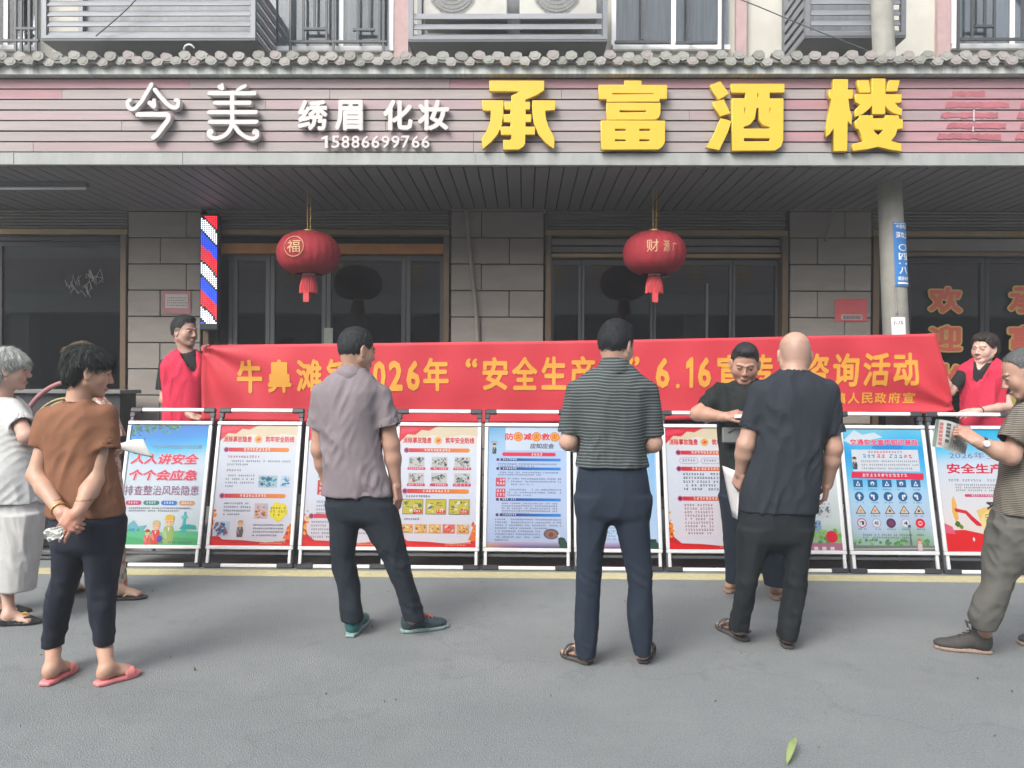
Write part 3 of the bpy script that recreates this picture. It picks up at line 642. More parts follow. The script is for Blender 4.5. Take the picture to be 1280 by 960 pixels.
# ---------- barber light ----------
YB = YW-.10
bX0, bX1, bZ0, bZ1 = xx(249, YB), xx(272, YB), zz(414, YB), zz(268, YB)
bp = thing('barber_light', 'tall black LED light box with spiralling red, white and blue stripes, lit', 'sign', ((bX0+bX1)/2, YB, bZ0))
MB().box(bX0, bX1, YB, YB+.08, bZ0, bZ1, bev=.01).obj('housing', m_plast, bp)
mB = mat('led', (1, 1, 1), .5, vcol=True, emit=1.0)
g = MB(); nx, nz = 9, 56; ww = bX1-bX0-.02; hh_ = bZ1-bZ0-.08
for j in range(nz):
    for i in range(nx):
        u = (i+.5)/nx; v = (j+.5)/nz
        ph = ((1-v)*hh_*FPX/YB/56-.02-.38*u+.03*math.sin(math.pi*u)) % 1.0
        c = (.85, .9, 1.0) if ph < .28 else None if ph < .33 else (.03, .10, 1.0) if ph < .62 else (.95, .03, .05) if ph < .95 else None
        if c is None: continue
        x = bX0+.01+u*ww; z = bZ0+.06+v*hh_; g.box(x-.0052, x+.0052, YB-.004, YB-.0005, z-.0066, z+.0066, col=c)
g.obj('led_dots', mB, bp, vcol=True, kind='stuff')

# ---------- lanterns ----------
m_lred = mat('lantern_silk', (.33, .032, .042), .75, noise=.12, nscale=14, bump=.25, bscale=120, spec=.2); m_gl = mat('lantern_gold', (.65, .42, .08), .35, metal=.6)
m_gink = mat('lantern_ink', (.55, .33, .17), .5)
def lantern(px, pyc, emblem, lab):
    Y = 6.85; c = P(px, pyc, Y); s = Y/FPX; a, h = 40*s, 27.5*s
    t = thing('red_lantern', lab, 'lantern', (c.x, c.y, c.z), group=None)
    prof = [(max(.001, a*.985*abs(math.cos(p))**.72), h*math.sin(p)) for p in [math.radians(-72+144*k/18) for k in range(19)]]
    n = 96; g = MB(); vs = []
    for (r, z) in prof:
        for k in range(n): q = 2*math.pi*k/n; rr = r*(1-.018*(1-abs(math.cos(k*math.pi/4)))*1.0); vs.append((c.x+rr*math.cos(q), c.y+rr*math.sin(q), c.z+z))
    fs = [(i*n+k, i*n+(k+1) % n, (i+1)*n+(k+1) % n, (i+1)*n+k) for i in range(len(prof)-1) for k in range(n)]
    g.add(vs, fs); g.obj('shade', m_lred, t, smooth=True)
    MB().lathe([(0, h*.93), (.055, h*.93), (.058, h*.97), (.056, h*1.05), (.05, h*1.08), (0, h*1.08)], 20, tuple(c)).obj('cap', m_gl, t)
    MB().lathe([(.052, -h*.93), (.056, -h*.96), (.054, -h*1.04), (0, -h*1.04)], 20, tuple(c)).obj('base_ring', m_wht, t)
    zb = c.z-h*1.04
    w = MB(); w.tube([(c.x-.012, c.y, c.z+h), (c.x-.018, c.y, zS)], .003, 5); w.tube([(c.x+.012, c.y, c.z+h), (c.x+.018, c.y, zS)], .003, 5); w.obj('hanging_wire', m_gl, t)
    w = MB()
    for k in range(30):  # fringe strands
        q = 2*math.pi*k/30; r = .062; w.tube([(c.x+r*.8*math.cos(q), c.y+r*.8*math.sin(q), zb+.01), (c.x+r*1.15*math.cos(q), c.y+r*1.15*math.sin(q), zb-.08), (c.x+r*1.2*math.cos(q), c.y+r*1.2*math.sin(q), zb-.15+random.uniform(-.006, .006))], .0068, 5)
    w.obj('fringe', m_lred if 0 else mat('tassel_red', (.56, .05, .06), .6), t)
    w = MB(); w.box(c.x-.028, c.x+.022, c.y-.075, c.y-.068, zb-.235, zb-.13); w.tube([(c.x, c.y, zb), (c.x, c.y, zb-.2)], .02, 8); w.obj('tassel', MATS['tassel_red'], t)
    # printed emblem on the front
    def proj(x, z):
        u = min(.97, abs(z)/h); r = a*.985*math.sqrt(max(1e-4, 1-u*u))**.72+.003; xx_ = max(-.97, min(.97, x/r)); return (c.x+x, c.y-r*math.sqrt(1-xx_*xx_)-.002, c.z+z)
    for (txt, x0, x1, z0, z1, bd) in emblem:
        if txt == 'O':
            g = MB(); R = x1; g.tube([proj(x0+R*math.cos(2*math.pi*k/24), z0+R*math.sin(2*math.pi*k/24)) for k in range(25)], .0035, 5); g.obj('emblem', m_gink, t); continue
        co, fs = glyphs(txt, bd); q = fit(co, x0, x1, z0, z1); g = MB(); g.add([(lambda w_: (w_[0], w_[1]-p[2]*.05, w_[2]))(proj(p[0], p[1])) for p in q], fs); g.obj('emblem', m_gink, t)
    return t
lantern(386, 317, [('O', -.055, .088, .02, 0, 0), ('福', -.115, .005, -.035, .075, .0)], 'red round lantern with a circled gold emblem, hanging over the left glass doors')
lantern(818, 317, [('财', -.11, -.01, -.03, .08, .0), ('源', .03, .085, -.03, .07, 0), ('广', .11, .15, -.02, .06, 0)], 'red round lantern with gold characters, hanging over the middle glass doors')

# ---------- door letters ----------
m_dred = mat('door_letter_red', (.55, .10, .06), .5); m_dyel = mat('door_letter_outline', (.50, .36, .10), .5)
dl = thing('door_lettering', 'large red characters with yellow outline stuck on the right-hand glass doors', 'lettering', tuple(P(1220, 430, YW+.1)))
for (tx, pa, pb, pya, pyb) in (('欢', 1162, 1201, 360, 390), ('迎', 1162, 1201, 408, 438), ('光', 1162, 1201, 456, 486), ('承', 1262, 1300, 360, 390), ('富', 1262, 1300, 408, 436)):
    Y = YW+.09; 
    for bd, yy, m in ((.09, Y, m_dyel), (.035, Y-.006, m_dred)):
        co, fs = glyphs(tx, bd); base_co, _ = glyphs(tx, .0); mn, mx = base_co.min(0), base_co.max(0); a = P(pa, pyb, Y); b = P(pb, pya, Y)
        qx = a.x+(co[:, 0]-mn[0])/(mx[0]-mn[0])*(b.x-a.x); qz = a.z+(co[:, 1]-mn[1])/(mx[1]-mn[1])*(b.z-a.z)
        g = MB(); g.add([(x, yy-h_*.05, z) for x, z, h_ in zip(qx, qz, co[:, 2])], fs); g.obj('character', m, dl)
# doodle sticker in the left window
g = MB(); 
for k in range(26):
    x = random.uniform(80, 124); y = random.uniform(342, 368); pts = [P(x, y, YW+.1), P(x+random.uniform(-5, 7), y-random.uniform(2, 12), YW+.1), P(x+random.uniform(-3, 9), y+random.uniform(-4, 6), YW+.1)]; g.tube(pts, .0028, 4)
tag(g.obj('window_drawing', mat('chalk_white', (.45, .45, .42), .7), None), 'white scribbled drawing on the dark glass of the left shop', 'drawing')

# ---------- stuff in front of the left bay ----------
sh = thing('counter', 'low grey counter with a light top inside the left shop front', 'counter', (xx(95, 7.3), 7.3, .15))
MB().box(xx(18, 7.2), xx(154, 7.2), 7.15, 7.55, zz(495, 7.2), zz(490, 7.2), bev=.005).obj('counter_top', mat('counter_grey', (.16, .165, .16), .5, noise=.1), sh)
MB().box(xx(22, 7.2), xx(150, 7.2), 7.2, 7.5, .155, zz(495, 7.2)-.002).obj('counter_body', mat('dark_cabinet', (.025, .025, .03), .6, noise=.2), sh)
def arc_pts(cx, cy, rx, ry, a0, a1, Y, n=20): return [P(cx+rx*math.cos(math.radians(a0+(a1-a0)*k/n)), cy-ry*math.sin(math.radians(a0+(a1-a0)*k/n)), Y) for k in range(n+1)]
g = MB(); g.tube(arc_pts(95, 552, 70, 76, 100, 172, 6.9), .022, 8)
tag(g.obj('hose', mat('hose_pink', (.30, .12, .13), .55), None, smooth=True), 'thick faded red hose arching behind the white-haired woman', 'hose')
g = MB()
for k, (dx, r) in enumerate(((0, 46), (3, 43), (7, 39))): g.tube(arc_pts(84+dx, 546, r, r*1.05, 75, 270, 6.85-.03*k), .011, 7)
tag(g.obj('cable_coil', mat('coil_yellow', (.30, .26, .12), .5), None, smooth=True), 'coil of yellowish tubing behind the woman in the brown shirt', 'coil')
cr = thing('storage_rack', 'dark grey metal rack standing by the pavement between the two women at the left', 'rack', (xx(55, 6.1), 6.1, 0))
for (ya, yb) in ((598, 606), (640, 648), (668, 676), (690, 697), (706, 713)):
    MB().box(xx(18, 6.1), xx(140, 6.1), 6.0, 6.25, max(.01, zz(yb, 6.1)), max(.05, zz(ya, 6.1)), bev=.004).obj('shelf', mat('rack_grey', (.13, .13, .135), .5, metal=.3, noise=.15), cr)
for px in (20, 138): MB().box(xx(px, 6.1)-.015, xx(px, 6.1)+.015, 6.1, 6.13, 0, zz(560, 6.1)).obj('post', MATS['rack_grey'], cr)
MB().box(xx(26, 6.1), xx(134, 6.1), 6.18, 6.24, .02, zz(600, 6.1)).obj('back_panel', MATS['rack_grey'], cr)
# yellow carton behind the vest woman
yc = thing('yellow_carton', 'yellow carton standing on the pavement behind the woman in the red vest', 'carton', (xx(1262, 6.85), 6.85, .15))
MB().box(xx(1247, 6.85), xx(1290, 6.85), 6.85, 7.1, .155, zz(489, 6.85), bev=.006).obj('box_body', mat('carton_yellow', (.30, .26, .06), .6, noise=.1), yc)
MB().box(xx(1246, 6.85), xx(1291, 6.85), 6.845, 7.105, zz(489, 6.85)+.001, zz(486, 6.85), bev=.004).obj('lid', mat('carton_lid', (.24, .2, .07), .6), yc)

# ---------- leaf and litter on the road ----------
a, b = G(984, 958), G(995, 934)
lf = MB(); 
ax = (b-a); sd = Vector((ax.y, -ax.x, 0)).normalized(); pts = []
for k in range(9):
    t = k/8; wv = .014*math.sin(math.pi*min(1, t*.95+.05))**.7; p = a+ax*t; h = .004+.03*math.sin(t*2.2)
    pts.append((p+sd*wv+Vector((0, 0, h+.012)), p+Vector((0, 0, h)), p-sd*wv+Vector((0, 0, h+.012))))
vs = [tuple(q) for r in pts for q in r]; fs = []
for k in range(8): fs += [(3*k, 3*k+1, 3*k+4, 3*k+3), (3*k+1, 3*k+2, 3*k+5, 3*k+4)]
nv = len(vs); vs += [(x, y, z-.002) for x, y, z in vs]; fs += [tuple(i+nv for i in reversed(f)) for f in fs]
lf.add(vs, fs); tag(lf.obj('fallen_leaf', mat('leaf_green', (.26, .33, .13), .5, noise=.15, nscale=30), None, smooth=True), 'single curled pale green leaf lying on the asphalt at the bottom of the photo', 'leaf')
g = MB()
for (px, py) in [(188, 738), (186, 740), (190, 741), (560, 778), (244, 839)]+[(random.uniform(20, 1270), random.uniform(735, 955)) for _ in range(46)]:
    c = G(px, py); s_ = .012 if px in (188, 186, 190, 560, 244) else random.uniform(.003, .007); g.add([(c.x+random.uniform(-1, 1)*s_, c.y+random.uniform(-1, 1)*s_, random.uniform(.002, .02)) for _ in range(4)], [(0, 1, 2), (0, 2, 3), (0, 3, 1), (1, 3, 2)])
g.obj('litter', mat('litter_dark', (.08, .07, .05), .8), kind='stuff')

# ---------- buildings across the street (behind the camera; seen in the glass) ----------
ob = thing('opposite_building', 'pale shop row across the street, seen only as a reflection in the glass doors', 'building', (0, -6.5, 0))
MB().box(-16, 16, -7.5, -6.5, 3.4, 6.4).obj('upper_wall', m_cream, ob); MB().box(-16, 16, -8.0, -7.5, 0, 3.4).obj('shop_front', mat('opposite_front', (.04, .046, .045), .7, noise=.3, nscale=1.5), ob)
for k in range(7): MB().box(-16, 16, -6.5, -6.42, 4.2+k*.11, 4.2+k*.11+.1).obj('plank', MATS.get('plank_3000') or m_pink, ob)
MB().box(-16, 16, -6.5, -6.40, 4.0, 4.19).obj('lower_trim', m_trim, ob)
for x in (-7, -5.6, -3.4, -2, .6, 2, 4.6, 6):
    g = MB(); y_ = -6.40
    for k in range(4): zq = 4.28+.15*k; g.box(x+random.uniform(0, .12), x+random.uniform(.45, .62), y_, y_+.03, zq, zq+.06)
    g.box(x+.25, x+.33, y_+.001, y_+.031, 4.28, 4.85); g.obj('raised_stroke', m_yel, ob)
for x in range(-15, 16, 5): MB().box(x-.3, x+.3, -7.5, -6.9, 0, 3.4).obj('pillar', m_conc, ob)
# ================= DISPLAY BOARDS =================
m_alu = mat('aluminium_white', (.66, .67, .68), .38, metal=.25, noise=.04)
m_grip = mat('grip_white', (.74, .73, .70), .4, noise=.04)
m_tubeg = mat('grey_tube', (.085, .09, .10), .45, metal=.2)
m_print = mat('poster_print', (1, 1, 1), .38, vcol=True, spec=.45)
PW, PH = .615, .935      # poster size
def lin(r, g, b, _f=lin):
    c = _f(r, g, b); m = sum(c)/3
    return tuple(max(.004, (m+(x-m)*1.28)*.51) for x in c)
class PR:
    "flat print on the poster sheet: u to the right, v up, metres, colours linear"
    def __init__(s): s.g = MB(); s.l = 0
    def _p(s, u, v, l=None): return (u, -.0009-.000015*(s.l if l is None else l), v)
    def rect(s, u0, v0, u1, v1, c): s.l += 1; s.g.add([s._p(u0, v0), s._p(u1, v0), s._p(u1, v1), s._p(u0, v1)], [(0, 1, 2, 3)], c)
    def same(s, u0, v0, u1, v1, c): s.g.add([s._p(u0, v0), s._p(u1, v0), s._p(u1, v1), s._p(u0, v1)], [(0, 1, 2, 3)], c)
    def poly(s, pts, c): s.l += 1; s.g.add([s._p(u, v) for u, v in pts], [tuple(range(len(pts)))], c)
    def circ(s, u, v, r, c, rv=None, n=18):
        s.l += 1; s.g.add([s._p(u+r*math.cos(2*math.pi*k/n), v+(rv or r)*math.sin(2*math.pi*k/n)) for k in range(n)], [tuple(range(n))], c)
    def grad(s, u0, v0, u1, v1, f, nu=12, nv=18):
        s.l += 1; vs = []; b = len(s.g.v)
        for j in range(nv+1):
            for i in range(nu+1):
                a, q = i/nu, j/nv; s.g.v.append(s._p(u0+(u1-u0)*a, v0+(v1-v0)*q)); s.g.c.append(f(a, q)); 
        for j in range(nv):
            for i in range(nu): k = b+j*(nu+1)+i; s.g.f.append((k, k+1, k+nu+2, k+nu+1)); s.g.mi.append(0)
    def pill(s, u0, v0, u1, v1, c, c2=None):
        r = (v1-v0)/2; s.circ(u0+r, v0+r, r, c); s.circ(u1-r, v0+r, r, c2 or c)
        if c2: s.grad(u0+r, v0, u1-r, v1, lambda a, q: tuple(c[i]*(1-a)+c2[i]*a for i in range(3)), 6, 1)
        else: s.rect(u0+r, v0, u1-r, v1, c)
    def text(s, t, u0, u1, v0, v1, c, bold=.0, shear=0):
        co, fs = glyphs(t, bold, shear); q = fit(co, u0, u1, v0, v1); s.l += 1
        s.g.add([(lambda w_: (w_[0], w_[1]-h_*.03, w_[2]))(s._p(a, b)) for a, b, h_ in q], fs, c); s.l += int(float(q[:, 2].max())*.03/.000015)+1
    def lines(s, u0, u1, v1, n, dv, h, c, fill=.92, last=.6):
        "rows of print too small to read: short uneven marks"
        s.l += 1
        for k in range(n):
            v = v1-k*dv; u = u0; ue = u1 if k < n-1 else u0+(u1-u0)*last
            while u < ue-h*.5:
                if random.random() < fill:
                    for q in range(2):
                        a = random.uniform(0, .35)*h; b = random.uniform(.6, .95)*h; vv = v-h*(.15+.5*q)+random.uniform(-.08, .08)*h; s.same(u+a, vv-h*.12, u+b, vv+h*.12, c)
                    a = random.uniform(.2, .7)*h; s.same(u+a, v-h*.9, u+a+h*.16, v, c)
                u += h*1.12
    def blob(s, u, v, r, c, n=12, j=.3):
        s.l += 1; s.g.add([s._p(u+r*math.cos(2*math.pi*k/n)*random.uniform(1-j, 1), v+r*math.sin(2*math.pi*k/n)*random.uniform(1-j, 1)) for k in range(n)], [tuple(range(n))], c)
    def obj(s, parent, loc): return s.g.obj('print', m_print, parent, vcol=True, loc=loc)
RED = lin(205, 40, 55); MAG = lin(214, 28, 92); INK = lin(70, 70, 85); PALE = lin(226, 230, 240); WHT = lin(244, 244, 246); ORG = lin(232, 150, 90); NAVY = lin(40, 95, 165); TEAL = lin(30, 160, 190)
def mixc(a, b, t): return tuple(a[i]*(1-t)+b[i]*t for i in range(3))
def ramp(stops, t):
    for (a, ca), (b, cb) in zip(stops[:-1], stops[1:]):
        if t <= b: return mixc(ca, cb, (t-a)/(b-a+1e-9))
    return stops[-1][1]
def little_person(p, u, v, h, cloth, hat, hair=lin(60, 45, 40)):
    skin = lin(240, 200, 170)
    p.poly([(u-.16*h, v), (u+.16*h, v), (u+.2*h, v+.35*h), (u+.15*h, v+.58*h), (u-.15*h, v+.58*h), (u-.2*h, v+.35*h)], cloth)
    p.circ(u, v+.75*h, .15*h, skin, .17*h, 12); p.poly([(u-.17*h, v+.8*h), (u+.17*h, v+.8*h), (u+.13*h, v+.95*h), (u, v+h), (u-.13*h, v+.95*h)], hat)
    p.same(u-.07*h, v+.72*h, u-.04*h, v+.76*h, hair); p.same(u+.04*h, v+.72*h, u+.07*h, v+.76*h, hair)
    p.poly([(u-.2*h, v+.35*h), (u-.12*h, v+.5*h), (u-.02*h, v+.2*h), (u-.06*h, v+.14*h)], mixc(cloth, WHT, .25)); p.poly([(u-.04*h, v+.55*h), (u+.04*h, v+.55*h), (u, v+.4*h)], WHT)
def red_base(p):
    p.grad(0, 0, PW, PH, lambda a, q: ramp([(0, lin(228, 220, 228)), (.4, lin(226, 230, 242)), (.8, lin(228, 236, 246)), (1, lin(238, 226, 215))], q+.05*a))
    # top: cream swirl and red drape
    p.poly([(0, PH), (PW, PH), (PW, PH*.915), (PW*.8, PH*.93), (PW*.6, PH*.90), (PW*.42, PH*.925), (PW*.25, PH*.895), (0, PH*.9)], lin(226, 214, 190))
    p.poly([(0, PH), (PW*.5, PH), (PW*.44, PH*.985), (PW*.37, PH*.96), (PW*.28, PH*.968), (PW*.2, PH*.925), (PW*.1, PH*.93), (0, PH*.86)], lin(212, 50, 80))
    p.poly([(0, PH*.97), (PW*.2, PH*.985), (PW*.25, PH*.965), (PW*.1, PH*.945), (0, PH*.93)], lin(225, 90, 110))
    # bottom: red waves and lantern clouds at the sides
    p.poly([(0, 0), (PW, 0), (PW, PH*.10), (PW*.93, PH*.045), (PW*.7, PH*.028), (PW*.4, PH*.045), (PW*.15, PH*.05), (PW*.06, PH*.1), (0, PH*.24)], lin(200, 28, 50))
    p.poly([(0, 0), (PW, 0), (PW, PH*.03), (PW*.6, PH*.012), (PW*.2, PH*.03), (0, PH*.06)], lin(225, 60, 75))
    p.poly([(PW, PH*.05), (PW, PH*.19), (PW*.96, PH*.16), (PW*.93, PH*.10), (PW*.9, PH*.06)], lin(232, 130, 90))
    for k in range(14): p.blob(random.uniform(0, PW*.05), PH*random.uniform(.1, .3), random.uniform(.008, .018), random.choice([lin(215, 60, 50), lin(235, 150, 70), lin(190, 30, 50), lin(240, 190, 110)]))
    for k in range(9): p.blob(PW-random.uniform(0, PW*.05), PH*random.uniform(.07, .2), random.uniform(.006, .016), random.choice([lin(225, 120, 80), lin(235, 170, 90), lin(200, 60, 50)]))
    p.lines(PW*.62, PW*.93, PH*.04, 2, .014, .011, lin(245, 220, 170), .9, .9)
def red_title(p, a='消除事故隐患', b='筑牢安全防线'):
    p.text(a, PW*.045, PW*.41, PH*.853, PH*.905, RED, .03); p.text(b, PW*.585, PW*.955, PH*.853, PH*.905, RED, .03)
    p.circ(PW*.495, PH*.878, .032, lin(225, 195, 160)); p.circ(PW*.495, PH*.878, .022, lin(236, 170, 90)); p.poly([(PW*.47, PH*.87), (PW*.5, PH*.865), (PW*.525, PH*.885), (PW*.5, PH*.89)], lin(200, 90, 70))
def bar_title(p, v, c1=RED, c2=ORG, u0=.06, u1=.90, n=6):
    p.pill(PW*u0+.03, v-.016, PW*u1, v+.016, lin(205, 45, 85), c2); p.circ(PW*u0+.022, v, .022, lin(205, 130, 160)); p.circ(PW*u0+.022, v, .015, lin(120, 40, 80))
    p.lines(PW*.32, PW*.66, v+.011, 1, .01, .021, WHT, 1, 1)
# ---- poster painters ----
def poster1(p):
    p.grad(0, 0, PW, PH, lambda a, q: ramp([(0, lin(205, 225, 222)), (.28, lin(224, 232, 240)), (.68, lin(220, 234, 246)), (.80, lin(110, 200, 238)), (.9, lin(20, 150, 222)), (1, lin(30, 130, 205))], q+.03*math.sin(a*4)))
    for k in range(110):
        u = random.uniform(0, PW*.62)**1.0; v = PH-abs(random.gauss(0, .05))*(1-.9*u/PW)-.003
        p.blob(u, v, random.uniform(.006, .014), random.choice([lin(25, 110, 60), lin(20, 85, 70), lin(60, 150, 60), lin(15, 120, 110), lin(100, 170, 70)]), 7, .5)
    p.text('2026年安全生产月主题', PW*.30, PW*.93, PH*.795, PH*.83, lin(150, 165, 190), .012)
    p.text('人人讲安全', PW*.035, PW*.91, PH*.66, PH*.755, lin(245, 215, 230), .075, .18); p.text('人人讲安全', PW*.04, PW*.905, PH*.662, PH*.752, MAG, .03, .18)
    p.text('个个会应急', PW*.035, PW*.91, PH*.525, PH*.62, lin(245, 215, 230), .075, .18); p.text('个个会应急', PW*.04, PW*.905, PH*.527, PH*.617, MAG, .03, .18)
    p.text('排查整治风险隐患', PW*.01, PW*.95, PH*.405, PH*.485, lin(150, 85, 130), .0)
    for i, c in enumerate((lin(200, 70, 110), lin(60, 130, 120), lin(20, 130, 205), lin(215, 165, 130))):
        u = PW*(.04+.225*i); p.pill(u, PH*.325, u+PW*.2, PH*.36, c); p.lines(u+.02, u+PW*.2-.015, PH*.352, 1, .01, .018, WHT, 1, 1)
    p.lines(PW*.09, PW*.88, PH*.305, 2, .02, .0135, INK, .93, .8)
    # landscape
    p.poly([(0, 0), (PW, 0), (PW, PH*.11), (PW*.8, PH*.12), (PW*.5, PH*.10), (PW*.2, PH*.125), (0, PH*.12)], lin(110, 190, 140))
    p.poly([(0, PH*.115), (PW*.3, PH*.12), (PW*.34, PH*.16), (PW*.24, PH*.15), (PW*.17, PH*.2), (PW*.1, PH*.16), (0, PH*.2)], lin(130, 185, 200))
    p.poly([(0, 0), (PW, 0), (PW, PH*.05), (PW*.6, PH*.07), (PW*.3, PH*.05), (0, PH*.08)], lin(90, 175, 120))
    for k in range(16): p.blob(random.uniform(0, PW*.3), PH*random.uniform(.09, .14), .014, random.choice([lin(70, 165, 150), lin(110, 190, 170), lin(80, 150, 190)]), 8)
    p.poly([(PW*.775, PH*.10), (PW*.84, PH*.10), (PW*.82, PH*.2), (PW*.82, PH*.27), (PW*.795, PH*.27), (PW*.79, PH*.2)], lin(90, 190, 190)); p.poly([(PW*.76, PH*.215), (PW*.85, PH*.22), (PW*.84, PH*.24), (PW*.78, PH*.24)], lin(120, 205, 200)); p.poly([(PW*.75, PH*.13), (PW*.97, PH*.13), (PW*.95, PH*.16), (PW*.86, PH*.17), (PW*.78, PH*.155)], lin(70, 170, 165))
    little_person(p, PW*.62, PH*.01, .225, lin(165, 190, 120), lin(225, 190, 70)); little_person(p, PW*.46, PH*.005, .185, lin(220, 90, 80), lin(215, 190, 150)); little_person(p, PW*.36, PH*.0, .12, lin(225, 110, 100), lin(160, 90, 60))
    p.blob(PW*.52, PH*.05, .03, lin(90, 90, 170)); p.lines(PW*.55, PW*.93, PH*.028, 1, .01, .014, lin(70, 90, 90), .9, 1)
def pic(p, u, v, w_, h, cols, n=16):
    "a small printed picture"
    p.rect(u, v, u+w_, v+h, cols[0]); r = min(w_, h)
    for k in range(n):
        c = random.choice(cols[1:]); rr = random.uniform(.08, .2)*r; p.blob(random.uniform(u+rr, u+w_-rr), random.uniform(v+rr, v+h-rr), rr, c, 8, .5)
    p.l += 1
    for k in range(6): a = random.uniform(u, u+w_*.8); b = random.uniform(v, v+h*.9); p.same(a, b, a+w_*.15, b+h*.04, lin(40, 40, 50))
def poster2(p):
    red_base(p); red_title(p); bar_title(p, PH*.79)
    p.lines(PW*.12, PW*.55, PH*.74, 1, .02, .019, lin(190, 70, 100), .95, 1); p.lines(PW*.17, PW*.92, PH*.70, 1, .02, .015, INK, .95, 1); p.lines(PW*.12, PW*.40, PH*.672, 1, .02, .015, INK, .95, 1)
    p.lines(PW*.12, PW*.33, PH*.625, 1, .02, .018, lin(150, 110, 130), .9, 1); p.lines(PW*.12, PW*.50, PH*.58, 4, .028, .0145, INK, .92, .25)
    pic(p, PW*.54, PH*.475, PW*.24, PH*.10, [lin(180, 205, 215), lin(30, 120, 150), lin(40, 90, 120), lin(90, 170, 190), lin(60, 70, 60)], 26); pic(p, PW*.82, PH*.475, PW*.12, PH*.10, [lin(205, 225, 240), lin(60, 120, 160), lin(90, 150, 190), lin(160, 190, 210)], 12)
    bar_title(p, PH*.405)
    p.lines(PW*.13, PW*.46, PH*.35, 4, .028, .0145, INK, .92, .6); p.blob(PW*.82, PH*.28, .078, lin(238, 222, 90), 22, .25); p.lines(PW*.72, PW*.92, PH*.315, 3, .026, .018, lin(70, 75, 30), .9, .7)
    pic(p, PW*.52, PH*.22, PW*.17, PH*.125, [lin(214, 190, 190), lin(170, 90, 60), lin(190, 190, 210), lin(225, 160, 90)], 18)
    pic(p, PW*.02, PH*.075, PW*.2, PH*.12, [lin(190, 210, 225), lin(60, 120, 170), lin(150, 90, 90), lin(40, 90, 150)], 20); little_person(p, PW*.36, PH*.07, .13, lin(100, 85, 80), lin(205, 160, 120)); p.lines(PW*.52, PW*.9, PH*.175, 4, .026, .014, INK, .92, .8)
def poster3(p):
    red_base(p); red_title(p); bar_title(p, PH*.79)
    pic(p, PW*.15, PH*.56, PW*.28, PH*.16, [lin(120, 205, 195), lin(60, 160, 150), lin(190, 220, 200)], 12); p.rect(PW*.15, PH*.42, PW*.35, PH*.54, lin(190, 40, 60)); p.lines(PW*.17, PW*.34, PH*.52, 3, .035, .022, WHT, .9, .9)
    p.lines(PW*.15, PW*.9, PH*.37, 1, .02, .016, INK, .9, .9); p.lines(PW*.15, PW*.9, PH*.335, 3, .028, .0145, INK, .9, .9); bar_title(p, PH*.245)
    p.lines(PW*.1, PW*.88, PH*.205, 5, .028, .015, INK, .9, .7); p.lines(PW*.5, PW*.9, PH*.75, 10, .028, .0145, INK, .85, .7)
def poster4(p):
    red_base(p); red_title(p); bar_title(p, PH*.795)
    for j in range(2):
        for i in range(3):
            u = PW*(.13+.29*i); v = PH*(.655-.135*j); pic(p, u, v, PW*.2, PH*.085, [lin(205, 205, 205), lin(90, 80, 85), lin(170, 110, 110), lin(120, 150, 140), lin(60, 60, 65)], 14)
            p.rect(u-.008, v-.022, u+PW*.2+.008, v-.003, lin(214, 80, 105)); p.lines(u+.002, u+PW*.19, v-.006, 1, .01, .013, WHT, .9, 1)
    bar_title(p, PH*.455); p.lines(PW*.11, PW*.42, PH*.42, 1, .02, .017, lin(90, 80, 110), .92, 1)
    for i in range(3):
        u = PW*(.08+.29*i); p.rect(u-.004, PH*.27-.004, u+PW*.245+.004, PH*.27+PH*.115+.004, lin(120, 110, 80)); pic(p, u, PH*.27, PW*.245, PH*.115, [lin(196, 186, 96), lin(225, 225, 215), lin(90, 110, 70), lin(215, 200, 150)], 10); p.rect(u+PW*.13, PH*.275, u+PW*.24, PH*.30, lin(215, 60, 60)); p.lines(u+PW*.135, u+PW*.235, PH*.298, 1, .01, .016, WHT, 1, 1)
    p.lines(PW*.1, PW*.32, PH*.235, 1, .02, .015, lin(90, 80, 110), .92, 1)
    for i in range(5): pic(p, PW*(.06+.175*i), PH*.115, PW*.15, PH*.07, [random.choice([lin(225, 180, 120), lin(220, 120, 110)]), lin(200, 60, 60), lin(240, 220, 200), lin(90, 120, 80)], 9)
def blue_base(p):
    p.grad(0, 0, PW, PH, lambda a, q: ramp([(0, lin(190, 205, 235)), (.3, lin(205, 218, 242)), (.65, lin(195, 215, 245)), (.85, lin(176, 208, 236)), (1, lin(120, 176, 218))], q-.12*a*(1 if q > .5 else 0)))
    p.grad(0, 0, PW, PH*.05, lambda a, q: mixc(ramp([(0, lin(214, 150, 90)), (.2, lin(150, 90, 110)), (.45, lin(90, 60, 130)), (.75, lin(60, 70, 120)), (1, lin(40, 50, 60))], a), lin(200, 190, 210), q), 10, 4)
    p.blob(PW*.93, PH*.06, .035, lin(30, 60, 65), 10); p.blob(PW*.95, PH*.03, .04, lin(40, 75, 60), 10)
    p.grad(PW*.22, PH*.80, PW*.985, PH*.99, lambda a, q: mixc(lin(222, 232, 245), lin(205, 220, 240), a), 3, 3)
